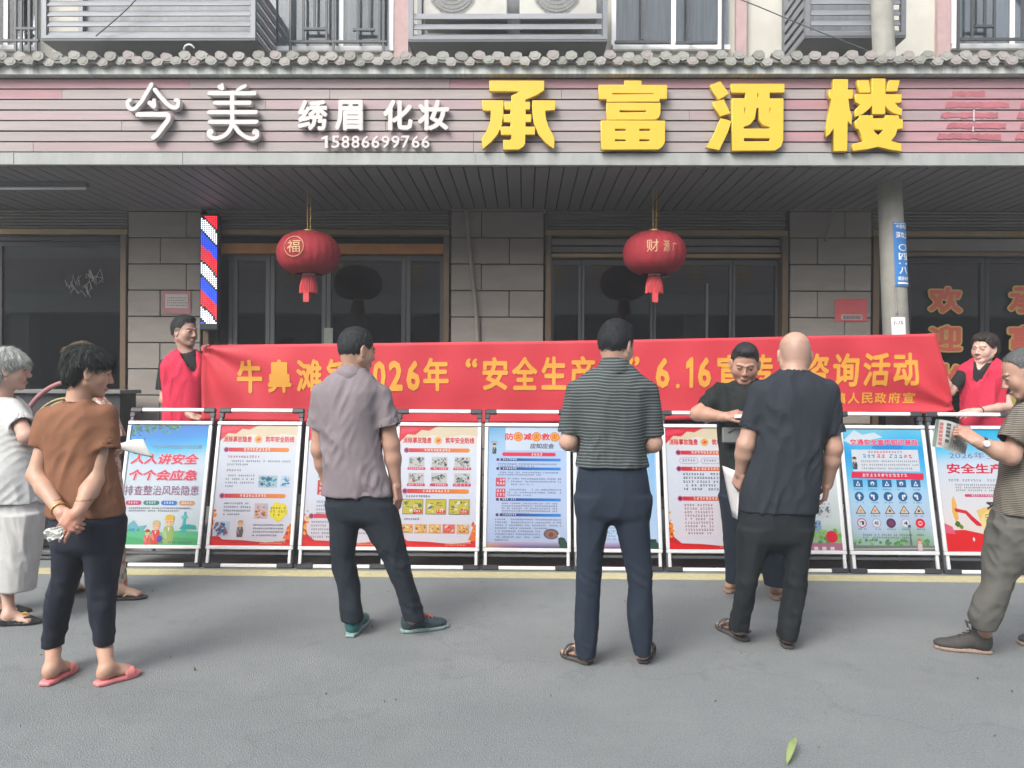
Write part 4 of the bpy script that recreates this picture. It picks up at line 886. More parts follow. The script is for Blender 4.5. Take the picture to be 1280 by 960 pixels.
def poster5(p):
    blue_base(p)
    for i, ch in enumerate('防灾减灾救灾'):
        u = PW*(.215+.116*i)
        if i % 2: p.circ(u+.032, PH*.915, .037, lin(205, 80, 50)); p.circ(u+.032, PH*.915, .033, lin(238, 176, 70)); p.text(ch, u+.01, u+.054, PH*.892, PH*.938, lin(200, 60, 45), .01)
        else: p.text(ch, u, u+.066, PH*.885, PH*.945, lin(225, 60, 75), .03)
    p.text('应知应会', PW*.53, PW*.84, PH*.815, PH*.86, lin(70, 75, 100), .02, .15)
    little_person(p, PW*.08, PH*.77, .085, lin(60, 60, 70), lin(60, 60, 60)); p.lines(PW*.03, PW*.13, PH*.875, 1, .01, .018, lin(190, 170, 140), .9, 1)
    p.pill(PW*.18, PH*.752, PW*.86, PH*.782, lin(225, 70, 100)); p.lines(PW*.55, PW*.7, PH*.775, 1, .01, .02, WHT, 1, 1)
    for v, n in ((.71, 1), (.635, 1), (.38, 1), (.255, 1)):
        p.grad(PW*.16, PH*v, PW*.92, PH*(v+.022), lambda a, q: ramp([(0, lin(50, 60, 110)), (.3, lin(40, 90, 160)), (1, lin(40, 150, 225))], a), 8, 1); p.lines(PW*.19, PW*.36, PH*(v+.019), 1, .01, .014, WHT, .9, 1); p.rect(PW*.11, PH*v, PW*.145, PH*(v+.022), lin(90, 60, 110))
    p.lines(PW*.13, PW*.9, PH*.69, 2, .018, .012, lin(95, 95, 120), .85, .6); p.lines(PW*.13, PW*.9, PH*.62, 2, .018, .012, lin(95, 95, 120), .85, .7)
    for v in (.50, .41): p.rect(PW*.105, PH*v, PW*.225, PH*(v+.07), lin(205, 100, 120)); p.lines(PW*.115, PW*.22, PH*(v+.062), 2, .028, .02, WHT, .9, 1); p.lines(PW*.25, PW*.92, PH*(v+.068), 3, .022, .012, lin(95, 95, 120), .85, .5)
    p.lines(PW*.18, PW*.88, PH*.365, 5, .019, .012, lin(95, 95, 120), .85, .5); p.lines(PW*.1, PW*.92, PH*.235, 4, .022, .012, lin(95, 95, 120), .85, .8); p.lines(PW*.1, PW*.66, PH*.14, 4, .022, .012, lin(95, 95, 120), .85, .3)
    p.circ(PW*.80, PH*.115, .058, lin(95, 95, 100), .04); p.circ(PW*.80, PH*.112, .045, lin(150, 110, 100), .03); p.blob(PW*.8, PH*.11, .022, lin(120, 70, 60)); p.blob(PW*.9, PH*.10, .014, lin(230, 230, 235))
def poster6(p):
    blue_base(p); p.text('应急避险知识', PW*.1, PW*.9, PH*.87, PH*.94, lin(40, 90, 170), .03)
    p.grad(PW*.3, PH*.08, PW*.98, PH*.8, lambda a, q: mixc(lin(205, 225, 250), lin(150, 200, 242), a*q), 4, 4); p.lines(PW*.1, PW*.8, PH*.75, 20, .03, .013, lin(110, 110, 130), .85, .5); p.poly([(PW*.3, PH*.2), (PW*.45, PH*.32), (PW*.6, PH*.2)], lin(225, 215, 140)); p.lines(PW*.3, PW*.75, PH*.15, 4, .02, .012, lin(110, 100, 120), .85, .5)
def poster7(p):
    red_base(p); red_title(p); bar_title(p, PH*.79, u0=.12)
    for i in range(3): u = PW*(.17+.27*i); p.pill(u-.003, PH*.70-.003, u+PW*.23+.003, PH*.745+.003, lin(190, 110, 130)); p.pill(u, PH*.70, u+PW*.23, PH*.745, PALE); p.lines(u+.02, u+PW*.2, PH*.733, 1, .01, .018, INK, .95, 1)
    bar_title(p, PH*.655, u0=.12)
    p.lines(PW*.2, PW*.88, PH*.62, 5, .029, .019, INK, .86, .8)
    bar_title(p, PH*.41, u0=.12); p.rect(PW*.18, PH*.11, PW*.60, PH*.375, lin(235, 225, 232)); p.lines(PW*.2, PW*.55, PH*.365, 9, .0265, .018, INK, .88, .9)
    pic(p, PW*.62, PH*.10, PW*.3, PH*.26, [lin(230, 225, 228), lin(170, 140, 145), lin(205, 150, 155), lin(120, 120, 125)], 22)
def poster8(p):
    p.grad(0, 0, PW, PH, lambda a, q: ramp([(0, lin(215, 215, 215)), (.1, lin(150, 180, 140)), (.2, lin(215, 228, 225)), (.6, lin(232, 234, 240)), (1, lin(225, 230, 225))], q))
    p.text('道路安全宣传', PW*.12, PW*.88, PH*.86, PH*.93, RED, .03); p.lines(PW*.1, PW*.9, PH*.8, 16, .028, .0145, lin(110, 110, 125), .85, .5)
    pic(p, PW*.45, PH*.26, PW*.2, PH*.1, [lin(205, 210, 215), lin(80, 100, 110), lin(150, 160, 165)], 12); pic(p, PW*.7, PH*.26, PW*.2, PH*.1, [lin(215, 218, 222), lin(80, 100, 110), lin(150, 160, 165)], 12)
    pic(p, PW*.42, PH*.13, PW*.34, PH*.11, [lin(150, 175, 205), lin(60, 90, 150), lin(50, 120, 60), lin(90, 110, 130)], 18); p.rect(PW*.42, PH*.115, PW*.65, PH*.15, lin(50, 160, 90)); p.lines(PW*.44, PW*.63, PH*.143, 1, .01, .02, WHT, 1, 1)
    for k in range(22): p.blob(random.uniform(PW*.65, PW), PH*random.uniform(.06, .16), .02, random.choice([lin(120, 175, 90), lin(90, 150, 80), lin(160, 200, 120)]), 8)
    p.circ(PW*.88, PH*.11, .045, lin(222, 70, 90)); p.grad(0, 0, PW, PH*.06, lambda a, q: lin(185, 130, 150), 1, 1)
    for i in range(9): p.rect(PW*(.05+.1*i), PH*.005, PW*(.1+.1*i), PH*.03, WHT)
def poster9(p):
    p.grad(0, 0, PW, PH, lambda a, q: ramp([(0, lin(150, 160, 150)), (.08, lin(160, 190, 170)), (.2, lin(200, 215, 235)), (.45, lin(190, 222, 245)), (.62, lin(120, 200, 240)), (.8, lin(60, 170, 228)), (.93, lin(120, 200, 236)), (1, lin(150, 205, 230))], q+.04*math.sin(6*a)))
    p.poly([(0, PH*.9), (PW*.15, PH*.99), (PW*.25, PH*.95), (PW*.4, PH*.97), (PW*.5, PH*.93), (PW*.3, PH*.9), (PW*.1, PH*.87)], lin(220, 236, 244)); p.circ(PW*.55, PH*.845, .12, lin(30, 150, 215), .03)
    p.text('交通安全宣传知识普及', PW*.08, PW*.95, PH*.862, PH*.915, lin(250, 225, 232), .07); p.text('交通安全宣传知识普及', PW*.085, PW*.945, PH*.864, PH*.912, lin(232, 90, 120), .03)
    p.rect(PW*.09, PH*.645, PW*.93, PH*.825, lin(226, 232, 240)); p.lines(PW*.3, PW*.72, PH*.815, 1, .01, .02, lin(200, 90, 110), .95, 1)
    for u0, u1, c in ((.22, .40, lin(60, 150, 190)), (.40, .50, lin(220, 90, 100)), (.56, .74, lin(60, 150, 160)), (.74, .86, lin(220, 100, 110))): p.lines(PW*u0, PW*u1, PH*.785, 1, .01, .032, c, 1, 1)
    p.lines(PW*.2, PW*.9, PH*.735, 3, .028, .014, INK, .9, .9); little_person(p, PW*.12, PH*.66, .1, lin(60, 60, 70), lin(40, 40, 50))
    p.poly([(PW*.06, PH*.59), (PW*.96, PH*.575), (PW*.97, PH*.63), (PW*.07, PH*.64)], lin(222, 80, 105)); p.lines(PW*.2, PW*.76, PH*.625, 1, .01, .026, WHT, 1, 1)
    BL = lin(45, 105, 150)
    for j in range(4):
        for i in range(5):
            u = PW*(.135+.18*i); v = PH*(.545-.107*j); r = .036
            if j == 0: p.rect(u-r, v-.028, u+r, v+.028, BL); p.poly([(u-.018, v-.018), (u+.018, v-.018), (u, v+.02)], WHT) if i % 2 == 0 else p.circ(u, v, .015, WHT); p.rect(u-.006, v-.012, u+.006, v+.002, BL)
            elif j == 1:
                p.circ(u, v, r, BL)
                if i == 0: p.poly([(u-.006, v-.022), (u+.006, v-.022), (u+.006, v), (u+.018, v), (u, v+.024), (u-.018, v), (u-.006, v)], WHT)
                else: s_ = -1 if i in (1, 4) else 1; p.poly([(u-.006*s_, v-.022), (u+.006*s_, v-.022), (u+.006*s_, v+.002), (u+.012*s_, v+.002), (u+.012*s_, v-.008), (u+.026*s_, v+.008), (u+.012*s_, v+.022), (u+.012*s_, v+.013), (u-.006*s_, v+.013)], WHT)
            elif j == 2: p.poly([(u-.04, v-.03), (u+.04, v-.03), (u, v+.036)], lin(70, 65, 60)); p.poly([(u-.031, v-.025), (u+.031, v-.025), (u, v+.028)], lin(222, 205, 190)); p.blob(u, v-.008, .011, random.choice([lin(200, 90, 60), lin(235, 160, 80), lin(70, 60, 60)]), 8)
            else:
                c = [lin(200, 110, 120), lin(190, 190, 200), lin(90, 60, 90), lin(190, 190, 200), lin(228, 60, 85)][i]; p.circ(u, v, r, c)
                if i in (0, 1, 3): p.circ(u, v, r*.8, PALE); p.text(('1', '40', 'i', '4', '-')[i], u-.016, u+.016, v-.014, v+.014, lin(60, 60, 80), .02)
                elif i == 4: p.circ(u, v, r*.5, lin(245, 200, 210)); p.rect(u-.012, v-.006, u+.012, v+.006, lin(215, 70, 90))
                else: p.circ(u, v, r*.6, lin(120, 70, 100))
            p.lines(u-.035, u+.035, v-.042, 1, .01, .010, lin(90, 100, 120), .8, 1)
    p.lines(PW*.13, PW*.88, PH*.135, 2, .02, .013, lin(100, 110, 130), .85, .8)
    for k in range(40): p.blob(random.uniform(0, PW), PH*random.uniform(.05, .09), .014, random.choice([lin(90, 150, 90), lin(130, 180, 120), lin(110, 140, 110)]), 7)
    p.rect(0, 0, PW, PH*.045, lin(120, 125, 125)); p.poly([(0, PH*.01), (PW, PH*.02), (PW, PH*.03), (0, PH*.02)], lin(190, 190, 185)); p.poly([(PW*.7, PH*.06), (PW*.715, PH*.2), (PW*.73, PH*.06)], lin(110, 115, 130)); p.circ(PW*.715, PH*.2, .012, lin(110, 115, 130)); little_person(p, PW*.82, PH*.005, .09, lin(225, 200, 205), lin(205, 120, 120))
def poster10(p):
    p.grad(0, 0, PW, PH, lambda a, q: ramp([(0, lin(238, 222, 205)), (.3, lin(236, 234, 236)), (.75, lin(222, 232, 244)), (.88, lin(120, 205, 240)), (1, lin(90, 190, 232))], q+.06*(1-a)*(1 if q > .6 else 0)))
    p.text('2026年全国', PW*.17, PW*.92, PH*.755, PH*.81, lin(135, 110, 150), .0); p.text('安全生产月', PW*.12, PW*1.02-.02, PH*.63, PH*.715, MAG, .03)
    p.lines(PW*.12, PW*.92, PH*.585, 1, .01, .019, lin(120, 120, 140), .85, 1); p.lines(PW*.2, PW*.9, PH*.545, 3, .021, .014, lin(60, 55, 65), .9, .8); p.pill(PW*.3, PH*.44, PW*.8, PH*.463, lin(205, 90, 125)); p.lines(PW*.38, PW*.72, PH*.46, 1, .01, .016, WHT, 1, 1)
    p.poly([(PW*.42, PH*.33), (PW*.55, PH*.36), (PW*.8, PH*.35), (PW*.9, PH*.2), (PW*.7, PH*.06), (PW*.5, PH*.12), (PW*.46, PH*.24)], lin(236, 205, 140))
    p.poly([(0, 0), (PW*.8, 0), (PW*.72, PH*.06), (PW*.5, PH*.14), (PW*.25, PH*.175), (0, PH*.17)], lin(222, 55, 75)); p.poly([(0, 0), (PW, 0), (PW, PH*.03), (PW*.7, PH*.03), (PW*.5, 0)], lin(235, 170, 150))
    p.poly([(0, PH*.23), (PW*.1, PH*.2), (PW*.13, PH*.14), (0, PH*.15)], lin(225, 120, 140)); p.blob(PW*.17, PH*.22, .025, lin(80, 110, 40)); p.blob(PW*.21, PH*.2, .02, lin(110, 130, 50))
    p.poly([(PW*.13, PH*.41), (PW*.16, PH*.45), (PW*.185, PH*.38), (PW*.19, PH*.26), (PW*.15, PH*.24), (PW*.12, PH*.32)], lin(240, 190, 120)); p.poly([(PW*.15, PH*.35), (PW*.3, PH*.33), (PW*.37, PH*.28), (PW*.5, PH*.2), (PW*.4, PH*.21), (PW*.33, PH*.26), (PW*.28, PH*.305), (PW*.16, PH*.32)], lin(212, 50, 75))
    p.circ(PW*.62, PH*.23, .1, lin(245, 225, 170), .1); p.text('安全', PW*.52, PW*.76, PH*.24, PH*.31, lin(110, 90, 60), .0); p.text('生产', PW*.52, PW*.76, PH*.155, PH*.225, lin(110, 90, 60), .0)
    for a in (.6, -.6): 
        c, s_ = math.cos(a), math.sin(a); p.poly([(PW*.62+c*x-s_*y, PH*.37+s_*x+c*y) for x, y in ((-.045, -.007), (.045, -.007), (.045, .007), (-.045, .007))], lin(40, 25, 30))
    p.rect(PW*.58, PH*.385, PW*.66, PH*.40, lin(40, 25, 30)); p.poly([(PW*.33, PH*.1), (PW*.345, PH*.12), (PW*.36, PH*.1), (PW*.345, PH*.08)], WHT)
posters = [poster1, poster2, poster3, poster4, poster5, poster6, poster7, poster8, poster9, poster10]
blabels = ['display board with a blue sky and green field poster, leftmost of the row',
    'display board with a red and white poster, second from the left',
    'red and white poster board partly behind the man in the mauve polo shirt',
    'red and white poster board of small pictures, just right of the man in mauve',
    'display board with a pale blue poster whose title has round orange characters',
    'pale blue poster board mostly hidden behind the man in the striped polo',
    'red and white poster board between the striped polo man and the young man in black',
    'display board with a pale poster and green foot, mostly behind the bald man',
    'display board with a blue poster showing a grid of round and triangular traffic signs',
    'display board with a red hill poster behind the newspaper, rightmost of the row']
bxp = [139, 255, 371, 488, 603, 718, 834, 949, 1065, 1183]
YBD = 5.80; W = 111*YBD/FPX; LEAN = math.atan2(.24, 1.0)
mesh_cache = {}
def bpart(name, key, build, m, parent, loc, rot=None, smooth=False):
    if key not in mesh_cache:
        me = build().mesh(name, smooth); me.materials.append(m); mesh_cache[key] = me
    o = link(name, mesh_cache[key], parent, None, loc=loc)
    if rot: o.rotation_euler = rot
    return o
for i, px in enumerate(bxp):
    x0 = P(px, 690, YBD).x; 
    t = thing('display_board', blabels[i], 'display board', (x0+W/2, YBD, 0), group='leaning poster boards along the kerb')
    t.rotation_euler = (0, 0, random.uniform(-.012, .012))
    rx = -LEAN; 
    def L(v, dy=0): return (0, .0+v*math.sin(LEAN)+dy, v*math.cos(LEAN))
    r = (rx, 0, 0); hW = W/2; e = .016
    # grey tube side frames front and rear
    H = 1.235
    for s in (-1, 1):
        bpart('leg', 'fleg', lambda: MB().box(-.013, .013, .012, .038, .03, H-.03, bev=.003), m_tubeg, t, (s*(hW-.014), 0, 0), r)
        bpart('leg', 'rleg', lambda: MB().box(-.013, .013, -.013, .013, .03, 1.16, bev=.003), m_tubeg, t, (s*(hW-.014), .47, 0), (math.atan2(.17, 1.15), 0, 0))
        bpart('corner_joint', 'cj%d' % s, lambda: MB().box(-.02 if s < 0 else -.075, .075 if s < 0 else .02, .006, .044, -.032, .008, bev=.007).box(-.02, .02, .007, .043, -.07, -.032, bev=.004), m_plast, t, L(H)[:0] or (s*(hW-.016), L(H)[1], L(H)[2]), r)
        bpart('foot_joint', 'fj%d' % s, lambda: MB().box(-.022 if s < 0 else -.105, .105 if s < 0 else .022, -.002, .046, 0, .042, bev=.008), m_plast, t, (s*(hW-.016), 0, .0), r)
        bpart('foot_joint', 'rj%d' % s, lambda: MB().box(-.022 if s < 0 else -.09, .09 if s < 0 else .022, -.02, .02, 0, .04, bev=.008), m_plast, t, (s*(hW-.016), .47, .0))
        bpart('frame_foot', 'ff', lambda: MB().box(-.011, .011, .0, .02, -.10, .002, bev=.002), m_alu, t, (s*(hW-.022), L(.14)[1]-.012, L(.14)[2]), r)
    bpart('handle_bar', 'hb', lambda: MB().box(-hW+.085, hW-.085, .010, .040, -.024, .004, bev=.005), m_grip, t, (0, L(H)[1], L(H)[2]), r)
    bpart('foot_bar', 'fb', lambda: MB().box(-hW+.095, hW-.095, .006, .036, .006, .034, bev=.005), m_grip, t, (0, 0, 0), r)
    bpart('rear_bar', 'rb', lambda: MB().box(-hW+.08, hW-.08, -.012, .012, .006, .034, bev=.004), m_tubeg, t, (0, .47, 0))
    bpart('cross_bar', 'cb', lambda: MB().box(-hW+.03, hW-.03, .014, .036, 0, .024, bev=.003), m_tubeg, t, (0, L(.10)[1], L(.10)[2]), r)
    zB, zT_ = .145, .145+PH+.045
    for nm, k, f in (('frame_rail', 'frb', lambda: MB().box(-hW+.0, hW-.0, -.012, .010, 0, .028, bev=.004)),):
        for v in (zB-.005, zT_-.005-.018): bpart(nm, k, f, m_alu, t, (0, L(v)[1], L(v)[2]), r)
    for s in (-1, 1): bpart('frame_rail', 'frs', lambda: MB().box(-.0135, .0135, -.010, .009, .029, PH+.012+.01, bev=.004), m_alu, t, (s*(hW-.0137), L(zB-.005)[1], L(zB-.005)[2]), r)
    bpart('backing_sheet', 'bk', lambda: MB().box(-PW/2-.008, PW/2+.008, .002, .008, .0, PH+.01), m_alu, t, (0, L(zB+.018)[1], L(zB+.018)[2]), r)
    pr = PR(); posters[i](pr)
    o = pr.g.obj('poster', m_print, t, vcol=True, loc=(0, L(zB+.022)[1], L(zB+.022)[2])); o.data.transform(Matrix.Translation((-PW/2, .0015, 0))); o.rotation_euler = r

# ================= BANNER =================
lin = lin.__defaults__[0]
m_ban = mat('banner_cloth', lin(186, 46, 58), .65, noise=.04, nscale=2, bump=.12, bscale=40)
m_btxt = mat('banner_yellow', lin(205, 145, 52), .6, noise=.04)
cTL, cTR = P(250, 431, YBAN), P(1168, 417, YBAN); cBL, cBR = P(250, 526, YBAN), P(1198, 516, YBAN)
BX0, BX1 = cTL.x, cTR.x
def ban(u, v):
    "u 0..1 along, v 0..1 up: a point on the sagging cloth"
    sag = math.sin(math.pi*u)
    top = cTL.lerp(cTR, u); bot = cBL.lerp(cBR, u); bot.z -= .05*math.sin(math.pi*min(1, u*1.15)) if u < .87 else 0.0
    top.z += -.012*sag
    p = bot.lerp(top, v)
    x = p.x
    e0 = math.exp(-u/.035); e1 = math.exp(-(1-u)/.03)
    y = .012*math.sin(2.1*x+.6)+.006*math.sin(7*x+2*v)+.004*math.sin(13*x-3*v+1)
    # gathered folds fanning out from the hands
    a0 = math.atan2(v-1, u*9+.02); y += .030*math.exp(-u/.10)*math.sin(9*a0+1)
    a1 = math.atan2(v-.05, (1-u)*9+.02); y += .028*math.exp(-(1-u)/.12)*math.sin(7*a1)
    y += .010*math.sin(3.2*v*math.pi+.8*math.sin(3*x))*(1-v)*.6+.03*(1-v)
    return Vector((p.x, p.y+y, p.z))
g = MB(); NU, NV = 220, 26; vs = [tuple(ban(i/NU, j/NV)) for j in range(NV+1) for i in range(NU+1)]
fs = [(j*(NU+1)+i, j*(NU+1)+i+1, (j+1)*(NU+1)+i+1, (j+1)*(NU+1)+i) for j in range(NV) for i in range(NU)]
g.add(vs, fs)
banner = tag(g.obj('banner', m_ban, None, smooth=True), 'long red cloth banner with yellow characters held up by the two people in vests', 'banner')
sm = banner.modifiers.new('thickness', 'SOLIDIFY'); sm.thickness = .002; sm.offset = 1
def ban_text(ch, pa, pb, pya, pyb, bold=.03):
    co, fs = glyphs(ch, bold)
    # cut long faces so that the print follows the folds
    me = bpy.data.meshes.new('x'); me.from_pydata(co.tolist(), [], fs); bm = bmesh.new(); bm.from_mesh(me)
    mn, mx = co.min(0), co.max(0)
    for k in range(1, 8):
        x = mn[0]+(mx[0]-mn[0])*k/8; bmesh.ops.bisect_plane(bm, geom=bm.verts[:]+bm.edges[:]+bm.faces[:], plane_co=(x, 0, 0), plane_no=(1, 0, 0))
    for k in range(1, 6):
        y = mn[1]+(mx[1]-mn[1])*k/6; bmesh.ops.bisect_plane(bm, geom=bm.verts[:]+bm.edges[:]+bm.faces[:], plane_co=(0, y, 0), plane_no=(0, 1, 0))
    bm.verts.ensure_lookup_table()
    for v in bm.verts:
        px = pa+(v.co.x-mn[0])/(mx[0]-mn[0])*(pb-pa); py = pyb+(v.co.y-mn[1])/(mx[1]-mn[1])*(pya-pyb)
        q = P(px, py, YBAN); u = (q.x-cTL.x)/(cTR.x-cTL.x)
        for _ in range(3):
            a = ban(u, 0); b = ban(u, 1); vv = (q.z-a.z)/(b.z-a.z); x = ban(u, vv).x; u += (q.x-x)/(cTR.x-cTL.x)
        w_ = ban(u, vv); v.co = (w_.x, w_.y-.0045-v.co.z*.05, w_.z)
    bm.to_mesh(me); bm.free(); link('character', me, banner, m_btxt)
def yt(px): return 450-(px-300)*(450-440.5)/840, 491.5-(px-300)*(491.5-482.5)/840
for ch, pa, pb in (('牛', 295, 327), ('鼻', 334, 364), ('滩', 370, 402), ('镇', 408, 440), ('2', 446, 462), ('0', 466, 482.5), ('2', 486, 503.5), ('6', 508, 525), ('年', 529, 561), ('安', 603, 635), ('全', 640, 672), ('生', 677, 708), ('产', 712, 745), ('月', 751, 779), ('6', 820, 837.5), ('1', 857.5, 866.5), ('6', 872, 889), ('宣', 896, 929), ('传', 934, 966), ('咨', 1005, 1037), ('询', 1042, 1075), ('活', 1080, 1113), ('动', 1117, 1150)):
    a, b = yt((pa+pb)/2); h = b-a
    if ch in '0126': a += 3; b -= .5
    ban_text(ch, pa, pb, a, b, .035 if ch in '0126' else .03)
a, b = yt(590); ban_text('“', 582, 597, a+1, a+13, .03); a, b = yt(790); ban_text('”', 785, 800, a+1, a+13, .03); a, b = yt(850); ban_text('.', 845, 850, b-6, b, .03)
xk = 991
for ch in '牛鼻滩镇人民政府宣': 
    ban_text(ch, xk, xk+15, 491-(xk-1047)*.006, 505-(xk-1047)*.012, .02); xk += 17.6
# ================= FIGURES: distance-field modelling =================
def fr(origin, fwd, up):
    "local frame: y = fwd, z about up; returns (R columns x,y,z, origin)"
    f = Vector(fwd).normalized(); u = Vector(up); r = f.cross(u).normalized(); u = r.cross(f)
    return (np.array([[r.x, f.x, u.x], [r.y, f.y, u.y], [r.z, f.z, u.z]]), np.array(origin, float))
class Fld:
    def __init__(s): s.p = []
    def cone(s, a, b, ra, rb, k=.02, op='u', M=None, flat=False):
        s.p.append(('cone', (np.array(a, float), np.array(b, float), ra, rb, flat), k, op, M)); return s
    def ell(s, c, r, k=.02, op='u', M=None): s.p.append(('ell', (np.array(c, float), np.array(r, float)), k, op, M)); return s
    def box(s, c, h, rr=.005, k=.01, op='u', M=None): s.p.append(('box', (np.array(c, float), np.array(h, float), rr), k, op, M)); return s
    def loft(s, st, k=.02, op='u', n=2.3, grow=0, z0=None, z1=None):
        "st: list of (z, cx, cy, rx, ry), sorted by z"
        A = np.array(sorted([tuple(q) for q in st], key=lambda q: q[0]), float)
        if len(A) > 3:
            zz_ = np.arange(A[0, 0], A[-1, 0]+.004, .008); B = np.stack([zz_]+[np.interp(zz_, A[:, 0], A[:, c]) for c in (1, 2, 3, 4)], 1)
            for _ in range(5): C_ = B.copy(); C_[1:-1, 1:] = .25*B[:-2, 1:]+.5*B[1:-1, 1:]+.25*B[2:, 1:]; B = C_
            B[-1, 0] = A[-1, 0]; A = B
        A[:, 3:] = np.maximum(A[:, 3:]+grow, .006)
        s.p.append(('loft', (A, n, A[0, 0] if z0 is None else z0, A[-1, 0] if z1 is None else z1), k, op, None)); return s
    def func(s, lo, hi, f, k=.002, op='i'): s.p.append(('func', (np.array(lo, float), np.array(hi, float), f), k, op, None)); return s
    def add(s, o): s.p += o.p; return s
    def bounds(s, q):
        kd, a, k, op, M = q
        if kd == 'cone': lo = np.minimum(a[0]-a[2], a[1]-a[3]); hi = np.maximum(a[0]+a[2], a[1]+a[3]); lo = np.minimum(lo, a[1]-a[3]); hi = np.maximum(hi, a[1]+a[3])
        elif kd == 'ell': lo, hi = a[0]-a[1], a[0]+a[1]
        elif kd == 'box': lo, hi = a[0]-a[1], a[0]+a[1]
        elif kd == 'loft':
            A = a[0]; lo = np.array([(A[:, 1]-A[:, 3]).min(), (A[:, 2]-A[:, 4]).min(), a[2]]); hi = np.array([(A[:, 1]+A[:, 3]).max(), (A[:, 2]+A[:, 4]).max(), a[3]])
        else: lo, hi = a[0], a[1]
        if M is not None:
            R, o = M; cs = np.array([[(lo, hi)[i][0], (lo, hi)[j][1], (lo, hi)[l][2]] for i in (0, 1) for j in (0, 1) for l in (0, 1)])@R.T+o
            lo, hi = cs.min(0), cs.max(0)
        return lo, hi
    def total(s):
        L = [s.bounds(q) for q in s.p if q[3] == 'u']; return np.min([l for l, h in L], 0), np.max([h for l, h in L], 0)
    def grid(s, lo, hi, h):
        n = [int(math.ceil((hi[i]-lo[i])/h))+1 for i in range(3)]
        ax = [lo[i]+h*np.arange(n[i], dtype=np.float32) for i in range(3)]; F = np.full(n, .12, np.float32)
        for q in s.p:
            kd, a, k, op, M = q; l, hh = s.bounds(q); pad = max(.03, k+2*h); sl = []
            for i in range(3):
                i0 = max(0, int((l[i]-pad-lo[i])/h)); i1 = min(n[i], int((hh[i]+pad-lo[i])/h)+2); sl.append(slice(i0, i1))
            if any(x.stop <= x.start for x in sl):
                continue
            X = ax[0][sl[0]][:, None, None]; Y = ax[1][sl[1]][None, :, None]; Z = ax[2][sl[2]][None, None, :]
            if M is not None:
                R, o = M; dx, dy, dz = X-o[0], Y-o[1], Z-o[2]
                X = R[0, 0]*dx+R[1, 0]*dy+R[2, 0]*dz; Y = R[0, 1]*dx+R[1, 1]*dy+R[2, 1]*dz; Z = R[0, 2]*dx+R[1, 2]*dy+R[2, 2]*dz
            if kd == 'cone':
                A, B, ra, rb, flat = a; d = B-A; L2 = float(d@d)+1e-12; px, py, pz = X-A[0], Y-A[1], Z-A[2]
                t0 = (px*d[0]+py*d[1]+pz*d[2])/L2; t = np.clip(t0, 0, 1)
                D = np.sqrt((px-t*d[0])**2+(py-t*d[1])**2+(pz-t*d[2])**2)-(ra+(rb-ra)*t)
                if flat: L_ = math.sqrt(L2); D = np.maximum(D, (t0-1)*L_)
            elif kd == 'ell':
                c, r = a; px, py, pz = (X-c[0]), (Y-c[1]), (Z-c[2]); k0 = np.sqrt((px/r[0])**2+(py/r[1])**2+(pz/r[2])**2)+1e-6
                k1 = np.sqrt((px/r[0]**2)**2+(py/r[1]**2)**2+(pz/r[2]**2)**2)+1e-6; D = k0*(k0-1)/k1
            elif kd == 'box':
                c, hf, rr = a; qx, qy, qz = np.abs(X-c[0])-hf[0]+rr, np.abs(Y-c[1])-hf[1]+rr, np.abs(Z-c[2])-hf[2]+rr
                D = np.sqrt(np.maximum(qx, 0)**2+np.maximum(qy, 0)**2+np.maximum(qz, 0)**2)+np.minimum(np.maximum(np.maximum(qx, qy), qz), 0)-rr
            elif kd == 'loft':
                A, nn, z0, z1 = a; zc = Z.ravel(); I = [np.interp(zc, A[:, 0], A[:, c])[None, None, :].astype(np.float32) for c in (1, 2, 3, 4)]
                px, py = np.abs(X-I[0]), np.abs(Y-I[1]); qn = ((px/I[2])**nn+(py/I[3])**nn)**(1/nn)+1e-5
                D = np.sqrt(px*px+py*py)*(1-1/qn); D = np.where(qn < .2, -np.minimum(I[2], I[3])*.8, D)
                D = np.maximum(D, np.maximum(Z-z1, z0-Z))
            else: D = a[2](X, Y, Z)
            D = np.broadcast_to(D, F[tuple(sl)].shape).astype(np.float32); V = F[tuple(sl)]
            if op == 'u': e = np.maximum(k-np.abs(V-D), 0)/k; F[tuple(sl)] = np.minimum(V, D)-e*e*k*.25
            elif op == 's': e = np.maximum(k-np.abs(V+D), 0)/k; F[tuple(sl)] = np.maximum(V, -D)+e*e*k*.25
            else: F[tuple(sl)] = np.maximum(V, D)
        return F, ax
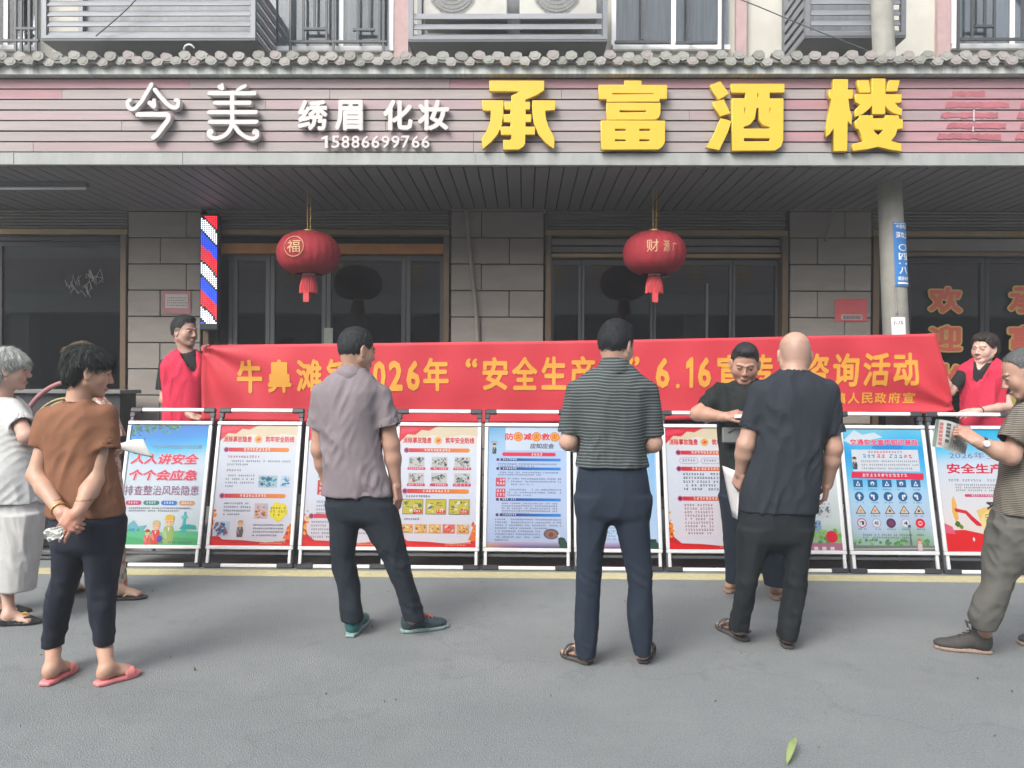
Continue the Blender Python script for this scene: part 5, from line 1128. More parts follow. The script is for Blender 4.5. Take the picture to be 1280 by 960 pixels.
def nets(F, lo, h):
    I = F < 0; nx, ny, nz = F.shape
    cs = [I[i:nx-1+i, j:ny-1+j, k:nz-1+k] for i in (0, 1) for j in (0, 1) for k in (0, 1)]
    sm = np.zeros((nx-1, ny-1, nz-1), np.int8)
    for c in cs: sm += c
    act = (sm > 0) & (sm < 8); idx = np.full(act.shape, -1, np.int64); ii = np.argwhere(act); n = len(ii); idx[act] = np.arange(n)
    acc = np.zeros((n, 3)); cnt = np.zeros(n); a, b, c = ii.T
    for d in range(3):
        o1, o2 = [x for x in range(3) if x != d]
        for u in (0, 1):
            for v in (0, 1):
                p = [a.copy(), b.copy(), c.copy()]; p[o1] += u; p[o2] += v; f0 = F[p[0], p[1], p[2]]; p[d] += 1; f1 = F[p[0], p[1], p[2]]
                m = (f0 < 0) != (f1 < 0); t = np.where(m, f0/(f0-f1+1e-12), 0); w_ = np.zeros((n, 3)); w_[:, o1] = u; w_[:, o2] = v; w_[:, d] = t
                acc[m] += w_[m]; cnt[m] += 1
    V = (ii+acc/cnt[:, None])*h+np.array(lo); Q = []
    for d in range(3):
        o1, o2 = (d+1) % 3, (d+2) % 3
        s0 = [slice(None)]*3; s1 = [slice(None)]*3; s0[d] = slice(0, -1); s1[d] = slice(1, None)
        e = I[tuple(s0)] != I[tuple(s1)]; pos = np.argwhere(e); pos = pos[(pos[:, o1] > 0) & (pos[:, o2] > 0) & (pos[:, o1] < F.shape[o1]-1) & (pos[:, o2] < F.shape[o2]-1)]
        fl = I[tuple(s0)][tuple(pos.T)]
        def g(u, v): q = pos.copy(); q[:, o1] -= u; q[:, o2] -= v; return idx[tuple(q.T)]
        A, B, Cc, D = g(1, 1), g(0, 1), g(0, 0), g(1, 0)
        q = np.stack([A, B, Cc, D], 1); q[~fl] = q[~fl][:, ::-1]; Q.append(q)
    return V, np.concatenate(Q)
def vnorm(V, Q):
    n = np.cross(V[Q[:, 2]]-V[Q[:, 0]], V[Q[:, 3]]-V[Q[:, 1]]); N = np.zeros_like(V)
    for c in range(4):
        for k in range(3): N[:, k] += np.bincount(Q[:, c], n[:, k], len(V))
    return N/(np.linalg.norm(N, axis=1)[:, None]+1e-12)
def smooth(V, Q, it=1, f=.5):
    for _ in range(it):
        S_ = np.zeros_like(V); c = np.zeros(len(V))
        for a in range(4):
            b = (a+1) % 4
            for k in range(3): S_[:, k] += np.bincount(Q[:, a], V[Q[:, b], k], len(V))+np.bincount(Q[:, b], V[Q[:, a], k], len(V))
            c += np.bincount(Q[:, a], minlength=len(V))+np.bincount(Q[:, b], minlength=len(V))
        V = V*(1-f)+f*S_/c[:, None]
    return V
def npmesh(name, V, Q, col=None):
    me = bpy.data.meshes.new(name); me.vertices.add(len(V)); me.vertices.foreach_set('co', V.astype('f').ravel()); me.loops.add(len(Q)*4); me.loops.foreach_set('vertex_index', Q.astype('i').ravel())
    me.polygons.add(len(Q)); me.polygons.foreach_set('loop_start', np.arange(0, len(Q)*4, 4, dtype='i')); me.update(calc_edges=True)
    me.polygons.foreach_set('use_smooth', np.ones(len(Q), bool))
    if col is not None: a = me.color_attributes.new('Col', 'FLOAT_COLOR', 'POINT'); a.data.foreach_set('color', np.concatenate([col, np.ones((len(col), 1))], 1).astype('f').ravel())
    me.validate(); return me
def wav(V, seed, fx, fy, fz, n=5, warp=1.2):
    r = np.random.default_rng(seed); o = np.zeros(len(V))
    for i in range(n):
        k = np.array([fx, fy, fz])*r.uniform(.5, 1.5, 3)*r.choice([-1, 1], 3); w2 = r.normal(0, 6, 3)
        o += np.sin(V@k+r.uniform(0, 6)+warp*np.sin(V@w2+r.uniform(0, 6)))
    return o/n
def sdf_obj(name, F, h, m, parent, fold=0, seed=1, freq=(16, 16, 5), lo=None, hi=None, sm=1, disp=None, color=None, it=0):
    a, b = F.total(); lo = a-2.5*h if lo is None else np.array(lo); hi = b+2.5*h if hi is None else np.array(hi)
    G_, ax = F.grid(lo, hi, h); V, Q = nets(G_, lo, h)
    if sm: V = smooth(V, Q, sm)
    if fold or disp is not None:
        N = vnorm(V, Q)
        if fold:
            fx, fy, fz = freq
            g = 1-2*np.abs(wav(V, seed, fx*2.0, fy*2.0, fz*1.7, 3, 1.9)); g2 = 1-2*np.abs(wav(V, seed+9, fx*3.8, fy*3.8, fz*5, 3, 1.8)); mk = .5+.5*wav(V, seed+20, 9, 9, 9, 4); m2 = .5+.5*wav(V, seed+30, 13, 13, 13, 4)
            g3 = wav(V, seed+40, fx*1.2, fy*1.2, fz*1.0, 3); V = V+N*(1.65*fold*(1.9*(g-.45)*mk**2+.8*(g2-.45)*m2**2+.9*g3)+.0005)[:, None]
        if disp is not None: V = V+N*disp(V)[:, None]
    col = color(V) if color is not None else None
    return link(name, npmesh(name, V, Q, col), parent, m)
# ---- skin ----
m_skin = mat('skin', (1, 1, 1), .5, vcol=True, sss=.12, noise=.05, nscale=40, bump=.05, bscale=150)
def hand(F, wrist, d, dorsal, side, curl=(.5, .55, .6, .65), spread=.06, thumb=.6, sc=1.0, k=.0035):
    "side +1: thumb at local -x (right hand seen from the back, fingers up => thumb left)"
    R, o = fr(wrist, d, dorsal); M = (R, o); s = sc
    F.cone((0, -.02*s, 0), (0, .012*s, 0), .026*s, .027*s, k=.012, M=M)
    F.box((0, .048*s, 0), (.039*s, .045*s, .0135*s), .0125*s, k=.012, M=M)
    F.ell((side*-.022*s, .03*s, -.008*s), (.018*s, .03*s, .014*s), k=.008, M=M)
    Ls = [(.040, .024, .020), (.045, .028, .022), (.041, .026, .021), (.032, .019, .018)]
    for i in range(4):
        x = side*(-.029+.0195*i)*s; p = Vector((x, (.088-.0035*abs(i-1.2))*s, 0)); a = 0; sp = side*(-1.4+i)*spread; r = (.0092, .0095, .0088, .0078)[i]*s; c = curl[i]
        for j, L in enumerate(Ls[i]):
            a += c*(.9, 1.1, .7)[j]; q = p+Vector((math.sin(sp)*math.cos(a), math.cos(a)*math.cos(sp), -math.sin(a)))*L*s
            F.cone(p, q, r*(1-.08*j), r*(1-.08*(j+1)), k=k, M=M); p = q
    p = Vector((side*-.026*s, .022*s, -.006*s)); v = Vector((side*-math.sin(thumb), math.cos(thumb), -.35)).normalized(); q = p+v*.042*s; F.cone(p, q, .013*s, .0105*s, k=.006, M=M)
    v2 = Vector((side*-math.sin(thumb*.5), math.cos(thumb*.5), -.45)).normalized(); F.cone(q, q+v2*.03*s, .0102*s, .0088*s, k=k, M=M)
def head_fld(F, M, k=1.0, fat=1.0, jaw=1.0):
    F.ell((0, -.012, .037), (.077, .096, .082), M=M); F.ell((0, .022, -.03), (.066*fat, .066, .082), k=.03, M=M)
    F.ell((0, -.035, -.01), (.066, .066, .07), k=.03, M=M)
    F.ell((0, .066, -.098), (.021*jaw, .018, .016), k=.022, M=M)
    for s in (-1, 1):
        F.cone((s*.054*fat, -.002, -.052), (s*.02, .06, -.094), .02, .014, k=.02, M=M); F.ell((s*.04*fat, .055, -.026), (.022, .019, .026), k=.025, M=M)
        F.ell((s*.0315, .098, .002), (.0185, .014, .0115), k=.008, op='s', M=M); F.ell((s*.031, .078, .001), (.0145, .0125, .011), k=.003, M=M)
        F.cone((s*.012, .092, .02), (s*.045, .078, .022), .006, .006, k=.012, M=M)
    F.cone((0, .086, .012), (0, .1035, -.031), .0065, .0112, k=.013, M=M)
    for s in (-1, 1): F.ell((s*.012, .096, -.036), (.0085, .01, .0075), k=.005, M=M)
    F.ell((0, .0835, -.0665), (.022, .0125, .0052), k=.007, M=M); F.ell((0, .0825, -.0755), (.019, .0125, .006), k=.007, M=M)
    for s in (-1, 1):
        R, o = M; R2 = R@np.array(Matrix.Rotation(s*.35, 3, 'Z')); o2 = o+R@np.array([s*.077*fat, -.006, -.004]); M2 = (R2, o2)
        F.ell((0, 0, 0), (.0095, .019, .033), k=.006, M=M2); F.ell((0, .002, -.027), (.009, .01, .011), k=.005, M=M2); F.ell((s*.009, .003, .004), (.006, .0105, .021), k=.004, op='s', M=M2)
def loc(V, M): R, o = M; return (V-o)@R
def head_color(V, M, tone, brow=(.03, .022, .018), lips=None, stubble=None, gray=0):
    L = loc(V, M); x, y, z = L.T; c = np.tile(np.array(tone), (len(V), 1)); fr_ = y > .05
    def mixm(m, col): c[:] = c*(1-m[:, None])+np.array(col)*m[:, None]
    redn = np.exp(-((np.abs(x)-.04)**2+(z+.03)**2)/.0009)*fr_; mixm(redn*.22, (tone[0]*1.05, tone[1]*.72, tone[2]*.68))
    redn = np.exp(-(x**2+(z+.033)**2)/.0003)*(y > .09); mixm(redn*.25, (tone[0]*1.05, tone[1]*.72, tone[2]*.68))
    lp = lips or (tone[0]*.74, tone[1]*.52, tone[2]*.52)
    m = ((np.abs(x)/.024)**2+((z+.071)/.0095)**2 < 1)*(y > .07); mixm(m*.6, lp)
    m = (np.abs(z+.0708) < .0016)*(np.abs(x) < .023)*(y > .07); mixm(m*.7, (lp[0]*.3, lp[1]*.3, lp[2]*.3))
    ax_ = np.abs(x)-.031
    m = (np.abs(z-.002+ax_**2*18) < .0028)*(np.abs(ax_) < .0145)*(y > .055); mixm(m*.92, (.018, .013, .011))
    m = (np.abs(z-.0245+(ax_+.002)**2*14-.1*ax_*0) < .0032)*(np.abs(ax_) < .019)*(y > .05); mixm(m*.8, brow)
    m = (np.abs(np.abs(x)-.008) < .0035)*(np.abs(z+.0415) < .002)*(y > .09); mixm(m*.7, (tone[0]*.25, tone[1]*.2, tone[2]*.2))
    if stubble is not None: m = stubble(x, y, z); mixm(m, brow)
    return np.clip(c, 0, 1)
def hair_obj(person, M, style, col, seed=3, h=.0045):
    R, o = M; F = Fld()
    def cut(f):
        def g(X, Y, Z):
            dx, dy, dz = X-o[0], Y-o[1], Z-o[2]
            x = R[0, 0]*dx+R[1, 0]*dy+R[2, 0]*dz; y = R[0, 1]*dx+R[1, 1]*dy+R[2, 1]*dz; z = R[0, 2]*dx+R[1, 2]*dy+R[2, 2]*dz
            return f(x, y, z)
        return g
    big = (o-.3, o+.3)
    if style in ('male', 'flat', 'slick', 'thin'):
        top = {'thin': .002, 'male': .012, 'flat': .018, 'slick': .020}[style]
        F.ell((0, -.014, .04), (.082, .101, .084+top*.6), M=M); F.ell((0, -.03, .01), (.076, .082, .085), k=.02, M=M)
        if style in ('flat', 'slick'): F.ell((0, .03, .10), (.058, .055, .028), k=.02, M=M)
        ys = [-.12, -.08, -.045, -.02, .0, .018, .03, .042, .06, .078, .1]
        zs = {'thin': [-.07, -.07, -.06, -.01, .03, .04, .065, .08, .09, .1, .11], 'male': [-.075, -.075, -.065, -.02, .02, .02, -.012, .02, .055, .068, .075], 'flat': [-.02, -.03, -.02, .02, .03, .03, .02, .045, .062, .07, .075], 'slick': [-.082, -.08, -.066, -.02, .02, .02, -.018, .02, .058, .075, .085]}[style]
        F.func(*big, cut(lambda x, y, z: (np.interp(y, ys, zs)-z).astype(np.float32)*.8))
        F.func(*big, cut(lambda x, y, z: np.where((y > .03) & (z < .075), (y-.052)*1.0+.0*x, -.05)))
    elif style == 'woman':   # short, full, bangs to the front
        F.ell((0, -.012, .043), (.087, .105, .087), M=M); F.ell((0, -.042, -.005), (.077, .072, .082), k=.025, M=M); F.ell((0, .052, .052), (.062, .048, .038), k=.02, M=M)
        ys = [-.13, -.08, -.04, -.015, .0, .02, .035, .06, .08, .12]; zs = [-.085, -.088, -.06, -.018, .012, .0, .005, .012, .022, .03]
        F.func(*big, cut(lambda x, y, z: (np.interp(y, ys, zs)+.006*np.sin(x*160+y*90)-z).astype(np.float32)*.8))
    elif style == 'bob':     # grey chin-less bob with a fringe
        F.ell((0, -.014, .04), (.09, .108, .088), M=M); F.ell((0, -.045, -.02), (.084, .07, .085), k=.03, M=M); F.ell((0, .05, .04), (.07, .054, .045), k=.02, M=M)
        ys = [-.13, -.08, -.03, .0, .02, .04, .06, .08, .12]; zs = [-.1, -.1, -.062, -.05, -.04, -.005, .012, .02, .024]
        F.func(*big, cut(lambda x, y, z: (np.interp(y, ys, zs)+.007*np.sin(x*190+y*120)-z).astype(np.float32)*.8))
    elif style == 'tied':
        F.ell((0, -.016, .042), (.089, .108, .090), M=M); F.ell((0, -.05, -.01), (.086, .075, .092), k=.02, M=M); F.ell((0, .035, .085), (.066, .055, .032), k=.02, M=M)
        F.ell((0, -.115, .0), (.035, .035, .04), k=.02, M=M); F.cone((0, -.12, -.02), (0, -.10, -.13), .024, .012, k=.015, M=M)
        ys = [-.2, -.08, -.03, -.01, .01, .03, .05, .065, .085, .1]; zs = [-.2, -.105, -.09, -.04, .0, .008, .036, .056, .07, .076]
        F.func(*big, cut(lambda x, y, z: (np.interp(y, ys, zs)-z).astype(np.float32)*.8))
    elif style == 'bun':
        F.ell((0, -.016, .04), (.086, .104, .09), M=M); F.ell((0, -.04, -.01), (.08, .07, .08), k=.02, M=M); F.ell((0, -.105, .055), (.034, .036, .034), k=.012, M=M)
        ys = [-.2, -.08, -.03, .0, .03, .06, .1]; zs = [-.2, -.085, -.06, -.02, .02, .06, .078]
        F.func(*big, cut(lambda x, y, z: (np.interp(y, ys, zs)-z).astype(np.float32)*.8))
    elif style == 'fringe':  # remaining hair of a balding head
        F.ell((0, -.014, .037), (.081, .100, .084), M=M); F.ell((0, -.035, .0), (.072, .074, .08), k=.02, M=M)
        ys = [-.12, -.08, -.045, -.02, .0, .02, .04]; zs = [-.06, -.06, -.05, -.01, .02, .02, .02]
        F.func(*big, cut(lambda x, y, z: (np.interp(y, ys, zs)-z).astype(np.float32)*.8)); F.func(*big, cut(lambda x, y, z: (y-.035)*.9)); F.func(*big, cut(lambda x, y, z: z+.35*y-.072))
    amp = .45 if style in ('male', 'flat', 'slick', 'thin') else 1.0
    def disp(V):
        L = loc(V, M); x, y, z = L.T; ph = np.arctan2(x, -(y+.01)); r = np.random.default_rng(seed)
        f = np.zeros(len(V))
        for i, fq in enumerate((34, 55, 83)):
            f += np.sin(ph*fq+6*np.sin(z*30+i)+r.uniform(0, 6)+8*np.sin(y*21+x*15))*(.0017/(1+.3*i))
        f += .0045*wav(V, seed, 45, 45, 45, 4)+.0035*wav(V, seed+3, 140, 140, 60, 4)
        return f*amp
    def colr(V):
        L = loc(V, M); x, y, z = L.T; ph = np.arctan2(x, -(y+.01)); s = .5+.5*np.sin(ph*70+5*np.sin(z*35)+8*np.sin(y*21)); s = s*.5+.5*(.5+.5*wav(V, seed+5, 60, 60, 30))
        return np.array(col)[None, :]*(.7+.6*s[:, None])
    o_ = sdf_obj('hair', F, h, m_hair, person, sm=0, disp=disp, color=colr); me = o_.data
    # fine strands combed over the mass, so that the outline is soft
    n = len(me.vertices); V = np.zeros(n*3, 'f'); me.vertices.foreach_get('co', V); V = V.reshape(-1, 3).astype(float); Q = np.zeros(len(me.loops), 'i'); me.loops.foreach_get('vertex_index', Q); Q = Q.reshape(-1, 4); N = vnorm(V, Q)
    L = loc(V, M); r = np.random.default_rng(seed+50); NS = {'bob': 3600, 'woman': 4200, 'tied': 2600, 'bun': 2600}.get(style, 3000); pick = r.integers(0, n, NS*2); R_, o2 = M
    out = np.einsum('ij,ij->i', N[pick], (V[pick]-o2)); pick = pick[out > .03][:NS]; p = V[pick]+N[pick]*.0004; nn = N[pick]; l = L[pick]
    long_ = style in ('bob', 'woman'); ln = {'bob': .034, 'woman': .034, 'tied': .03, 'bun': .03, 'slick': .022, 'male': .016, 'flat': .014, 'thin': .012}[style]*r.uniform(.6, 1.25, len(pick))
    crown = np.array([0, -.03, .13]); dl = l-crown
    if style in ('slick', 'tied', 'bun'): dl = np.stack([l[:, 0]*.4, -.1-0*l[:, 1], -.02-.6*np.clip(.05-l[:, 2], 0, 1)], 1)
    elif style == 'flat': dl = np.stack([l[:, 0]*.5, .08+0*l[:, 1], .05+0*l[:, 2]], 1)
    d = dl@R_.T; d += r.normal(0, .010, d.shape)*(1+0*d); w0 = np.cross(nn, d); vs = [p.copy()]; lift = r.uniform(.0, .22, len(pick))[:, None]
    for k in range(3):
        t = d-np.einsum('ij,ij->i', d, nn)[:, None]*nn; t /= np.linalg.norm(t, axis=1)[:, None]+1e-9; c2 = np.array(M[1])+ (0 if True else 0); p = p+(t+nn*lift*(.5 if k < 2 else .2))*(ln/3)[:, None]
        rad = p-c2; nn = nn*.75+.25*rad/np.linalg.norm(rad, axis=1)[:, None]; nn /= np.linalg.norm(nn, axis=1)[:, None]; p = p-nn*(.0006*k); vs.append(p.copy())
    w0 /= np.linalg.norm(w0, axis=1)[:, None]+1e-9; wd = (.0008, .0009, .0007, .0002); m_ = len(pick); VV = []; 
    for k in range(4): VV += [vs[k]-w0*wd[k], vs[k]+w0*wd[k]]
    VV = np.stack(VV, 1).reshape(-1, 3); b0 = (np.arange(m_)*8)[:, None]+n; QQ = np.concatenate([b0+np.array([[2*k, 2*k+2, 2*k+3, 2*k+1]]) for k in range(3)], 0)
    colA = colr(V); cs = np.array(col)[None, :]*r.uniform(.55, 1.7, (m_, 1)); colB = np.repeat(cs, 8, 0)
    me2 = npmesh('hair', np.concatenate([V, VV]), np.concatenate([Q, QQ]), np.concatenate([colA, colB])); me2.materials.append(m_hair); o_.data = me2
    return o_
m_hair = mat('hair', (1, 1, 1), .6, vcol=True, spec=.3, bump=.5, bscale=320, stretch=(1, 1, .25))
# ---- footwear; local frame: y toward the toe, x side, z up; origin = heel on ground ----
def foot_frame(heel, toe, z0):
    h_, t_ = G(*heel, z0), G(*toe, z0); return h_, t_
def foot_skin(F, h_, t_, lift=.02, ankle=None, rA=.036, flatk=0):
    d = (t_-h_); L = d.length; R, o = fr(h_+Vector((0, 0, lift)), (d.x, d.y, 0), (0, 0, 1)); M = (R, o)
    F.ell((0, .12*L, .028), (.027, .032, .029), k=.02, M=M); F.cone((0, .2*L, .045), (0, .62*L, .025), .032, .024, k=.03, M=M); F.ell((0, .66*L, .018), (.041, .05, .018), k=.02, M=M)
    for i in range(5): x = (-.032+.0165*i); q = 1-abs(i-1)*.035-(.03 if i == 0 else 0); F.cone((x, .76*L, .013), (x*1.05, (.93*q)*L, .009), .011 if i else .013, .0085 if i else .012, k=.004, M=M)
    if ankle is not None: F.cone(h_+Vector((0, 0, lift+.05))+d*.19, ankle, .029, rA, k=.03)
    return M, L
def sole(F, M, L, th, wd=.046, z=0, grow=.008, k=.01):
    n = 9
    for i in range(n):
        t = i/(n-1); y = (-.0+.98*t)*L; w_ = wd*(.72+.28*math.sin(math.pi*min(1, t*1.15+.05))) if t < .5 else wd*(1.02-.55*max(0, t-.72)**1.0/.28*.8)
        F.ell((0, y, z+th/2), (w_, L*.10, th/2+.001), k=k, M=M)
def shoe(kind, person, h_, t_, cols, ankle=None, mats=None):
    d = t_-h_; L = d.length; M = fr(h_, (d.x, d.y, 0), (0, 0, 1)); P_ = person
    nm = {'slide': 'slipper', 'sandal': 'sandal', 'flipflop': 'flip_flop', 'sneaker': 'shoe', 'flat': 'flat_shoe', 'boot': 'boot', 'shoe': 'shoe'}[kind]
    S_ = Fld(); th = .022 if kind in ('slide', 'sandal', 'flipflop') else .022
    for i in range(10):
        t = i/9; wv = np.interp(t, [0, .12, .35, .55, .72, .9, 1], [.026, .033, .032, .037, .044, .036, .022])*(1.1 if kind != 'flat' else (1 if t < .7 else 1-.5*(t-.7)/.3))
        S_.box((0, (.03+.94*t)*L, th/2), (wv, L*.075, th/2), .01, k=.012, M=M)
    if kind in ('slide', 'sandal', 'flipflop'):
        r = sdf_obj(nm, S_, .005, cols[0], P_, sm=1)
        U = Fld()
        if kind == 'slide':
            U.box((0, .70*L, .018), (.047, .042, .036), .03, k=.004, M=M); U.box((0, .70*L, .012), (.041, .07, .036), .026, k=.004, op='s', M=M); U.box((0, .7*L, -.03), (.08, .1, .04), .001, k=.003, op='s', M=M)
            ups = [('strap', U)]
        elif kind == 'flipflop':
            for s in (-1, 1): U.cone((s*.040, .42*L, .03), (s*.030, .60*L, .052), .006, .006, k=.004, M=M); U.cone((s*.030, .60*L, .052), (-.012, .80*L, .034), .006, .005, k=.004, M=M)
            U.cone((-.012, .8*L, .015), (-.012, .8*L, .034), .004, .004, k=.003, M=M); ups = [('strap', U)]
        else:
            for yy in (.62, .74): U.ell((0, yy*L, .028), (.050, .014, .044), k=.004, M=M); U.ell((0, yy*L, .022), (.044, .03, .037), k=.004, op='s', M=M)
            for s in (-1, 1): U.cone((s*.041, .14*L, .03), (s*.043, .4*L, .075), .006, .006, k=.004, M=M); U.cone((s*.043, .4*L, .075), (s*.046, .62*L, .045), .007, .007, k=.004, M=M)
            U.cone((-.035, .03*L, .05), (.035, .03*L, .05), .007, .007, k=.004, M=M)
            for s in (-1, 1): U.cone((s*.035, .03*L, .05), (s*.041, .3*L, .055), .006, .006, k=.004, M=M)
            U.box((0, .68*L, -.03), (.08, .2, .036), .001, k=.003, op='s', M=M); ups = [('strap', U)]
        for q, u in ups: sdf_obj(q, u, .0035, cols[1], r, sm=1)
        return M, L
    U = Fld(); z = th*.7
    if kind in ('sneaker', 'shoe'):
        U.ell((0, .13*L, .055), (.037, .042, .05), M=M); U.cone((0, .2*L, .06), (0, .6*L, .042), .042, .036, k=.03, M=M); U.ell((0, .74*L, .035), (.045, .07, .03), k=.03, M=M); U.cone((0, .16*L, .075), (0, .18*L, .105), .038, .037, k=.02, M=M)
        U.cone((0, .14*L, .10), (0, .15*L, .15), .031, .031, k=.004, op='s', M=M)
    elif kind == 'boot':
        U.ell((0, .13*L, .055), (.04, .045, .055), M=M); U.cone((0, .22*L, .07), (0, .6*L, .04), .045, .036, k=.03, M=M); U.ell((0, .76*L, .033), (.046, .075, .028), k=.03, M=M); U.cone((0, .14*L, .07), (0, .15*L, .15), .044, .048, k=.02, M=M)
        U.cone((0, .14*L, .13), (0, .15*L, .19), .04, .04, k=.004, op='s', M=M)
    elif kind == 'flat':
        U.ell((0, .10*L, .03), (.031, .035, .032), M=M); U.cone((0, .15*L, .022), (0, .6*L, .02), .032, .034, k=.02, M=M); U.cone((0, .6*L, .022), (0, .97*L, .014), .034, .012, k=.02, M=M)
        U.ell((0, .36*L, .06), (.030, .36*L, .034), k=.006, op='s', M=M)
    U.box((0, .5*L, -.03), (.1, .3, .03), .001, k=.004, op='s', M=M)
    r = sdf_obj(nm, U, .005, cols[0], P_, sm=1); sdf_obj('sole', S_, .005, cols[1], r, sm=1)
    if len(cols) > 2:
        g = MB(); R, o = M
        for i in range(4 if kind != 'boot' else 6):
            y = (.66-.075*i)*L if kind != 'boot' else (.66-.085*i)*L; zt = np.interp(y/L, [.2, .4, .6, .75], [.125, .102, .084, .068]) if kind != 'boot' else np.interp(y/L, [.22, .4, .6, .75], [.15, .108, .078, .06])
            for s in (-1, 1):
                a = o+R@np.array([-s*.02, y, zt-.004]); b = o+R@np.array([0, y-.012, zt+.006]); c = o+R@np.array([s*.022, y-.03, zt-.002]); g.tube([a, b, c], .0035, 5)
        if kind == 'boot':
            for s in (-1, 1): a = o+R@np.array([0, .3*L, .145]); b = o+R@np.array([s*.02, .44*L, .16]); c = o+R@np.array([s*.03, .38*L, .12]); g.tube([a, b, c], .003, 5)
        g.obj('laces', cols[2], r)
    return M, L
# ================= PEOPLE =================
def cloth(name, col, rough=.85, stripes=None, **k):
    k.setdefault('noise', .07); k.setdefault('nscale', 14); k.setdefault('bump', .18); k.setdefault('bscale', 420)
    m = mat(name, col, rough, spec=.25, **k)
    if stripes:
        c2, pitch, duty = stripes; t = m.node_tree; n = t.nodes; L = t.links; b = n['Principled BSDF']
        g = n.new('ShaderNodeNewGeometry'); sp = n.new('ShaderNodeSeparateXYZ'); L.new(g.outputs['Position'], sp.inputs[0])
        nz = n.new('ShaderNodeTexNoise'); nz.inputs['Scale'].default_value = 5; L.new(g.outputs['Position'], nz.inputs[0])
        ma = n.new('ShaderNodeMath'); ma.operation = 'MULTIPLY_ADD'; ma.inputs[1].default_value = .03; L.new(nz.outputs[0], ma.inputs[0]); L.new(sp.outputs[2], ma.inputs[2])
        dv = n.new('ShaderNodeMath'); dv.operation = 'DIVIDE'; dv.inputs[1].default_value = pitch; L.new(ma.outputs[0], dv.inputs[0])
        fc = n.new('ShaderNodeMath'); fc.operation = 'FRACT'; L.new(dv.outputs[0], fc.inputs[0])
        lt = n.new('ShaderNodeMath'); lt.operation = 'LESS_THAN'; lt.inputs[1].default_value = duty; L.new(fc.outputs[0], lt.inputs[0])
        mx = n.new('ShaderNodeMixRGB'); mx.inputs[2].default_value = (*c2, 1); L.new(lt.outputs[0], mx.inputs[0])
        old = b.inputs['Base Color'].links[0].from_socket; L.new(old, mx.inputs[1]); L.new(mx.outputs[0], b.inputs['Base Color'])
    return m
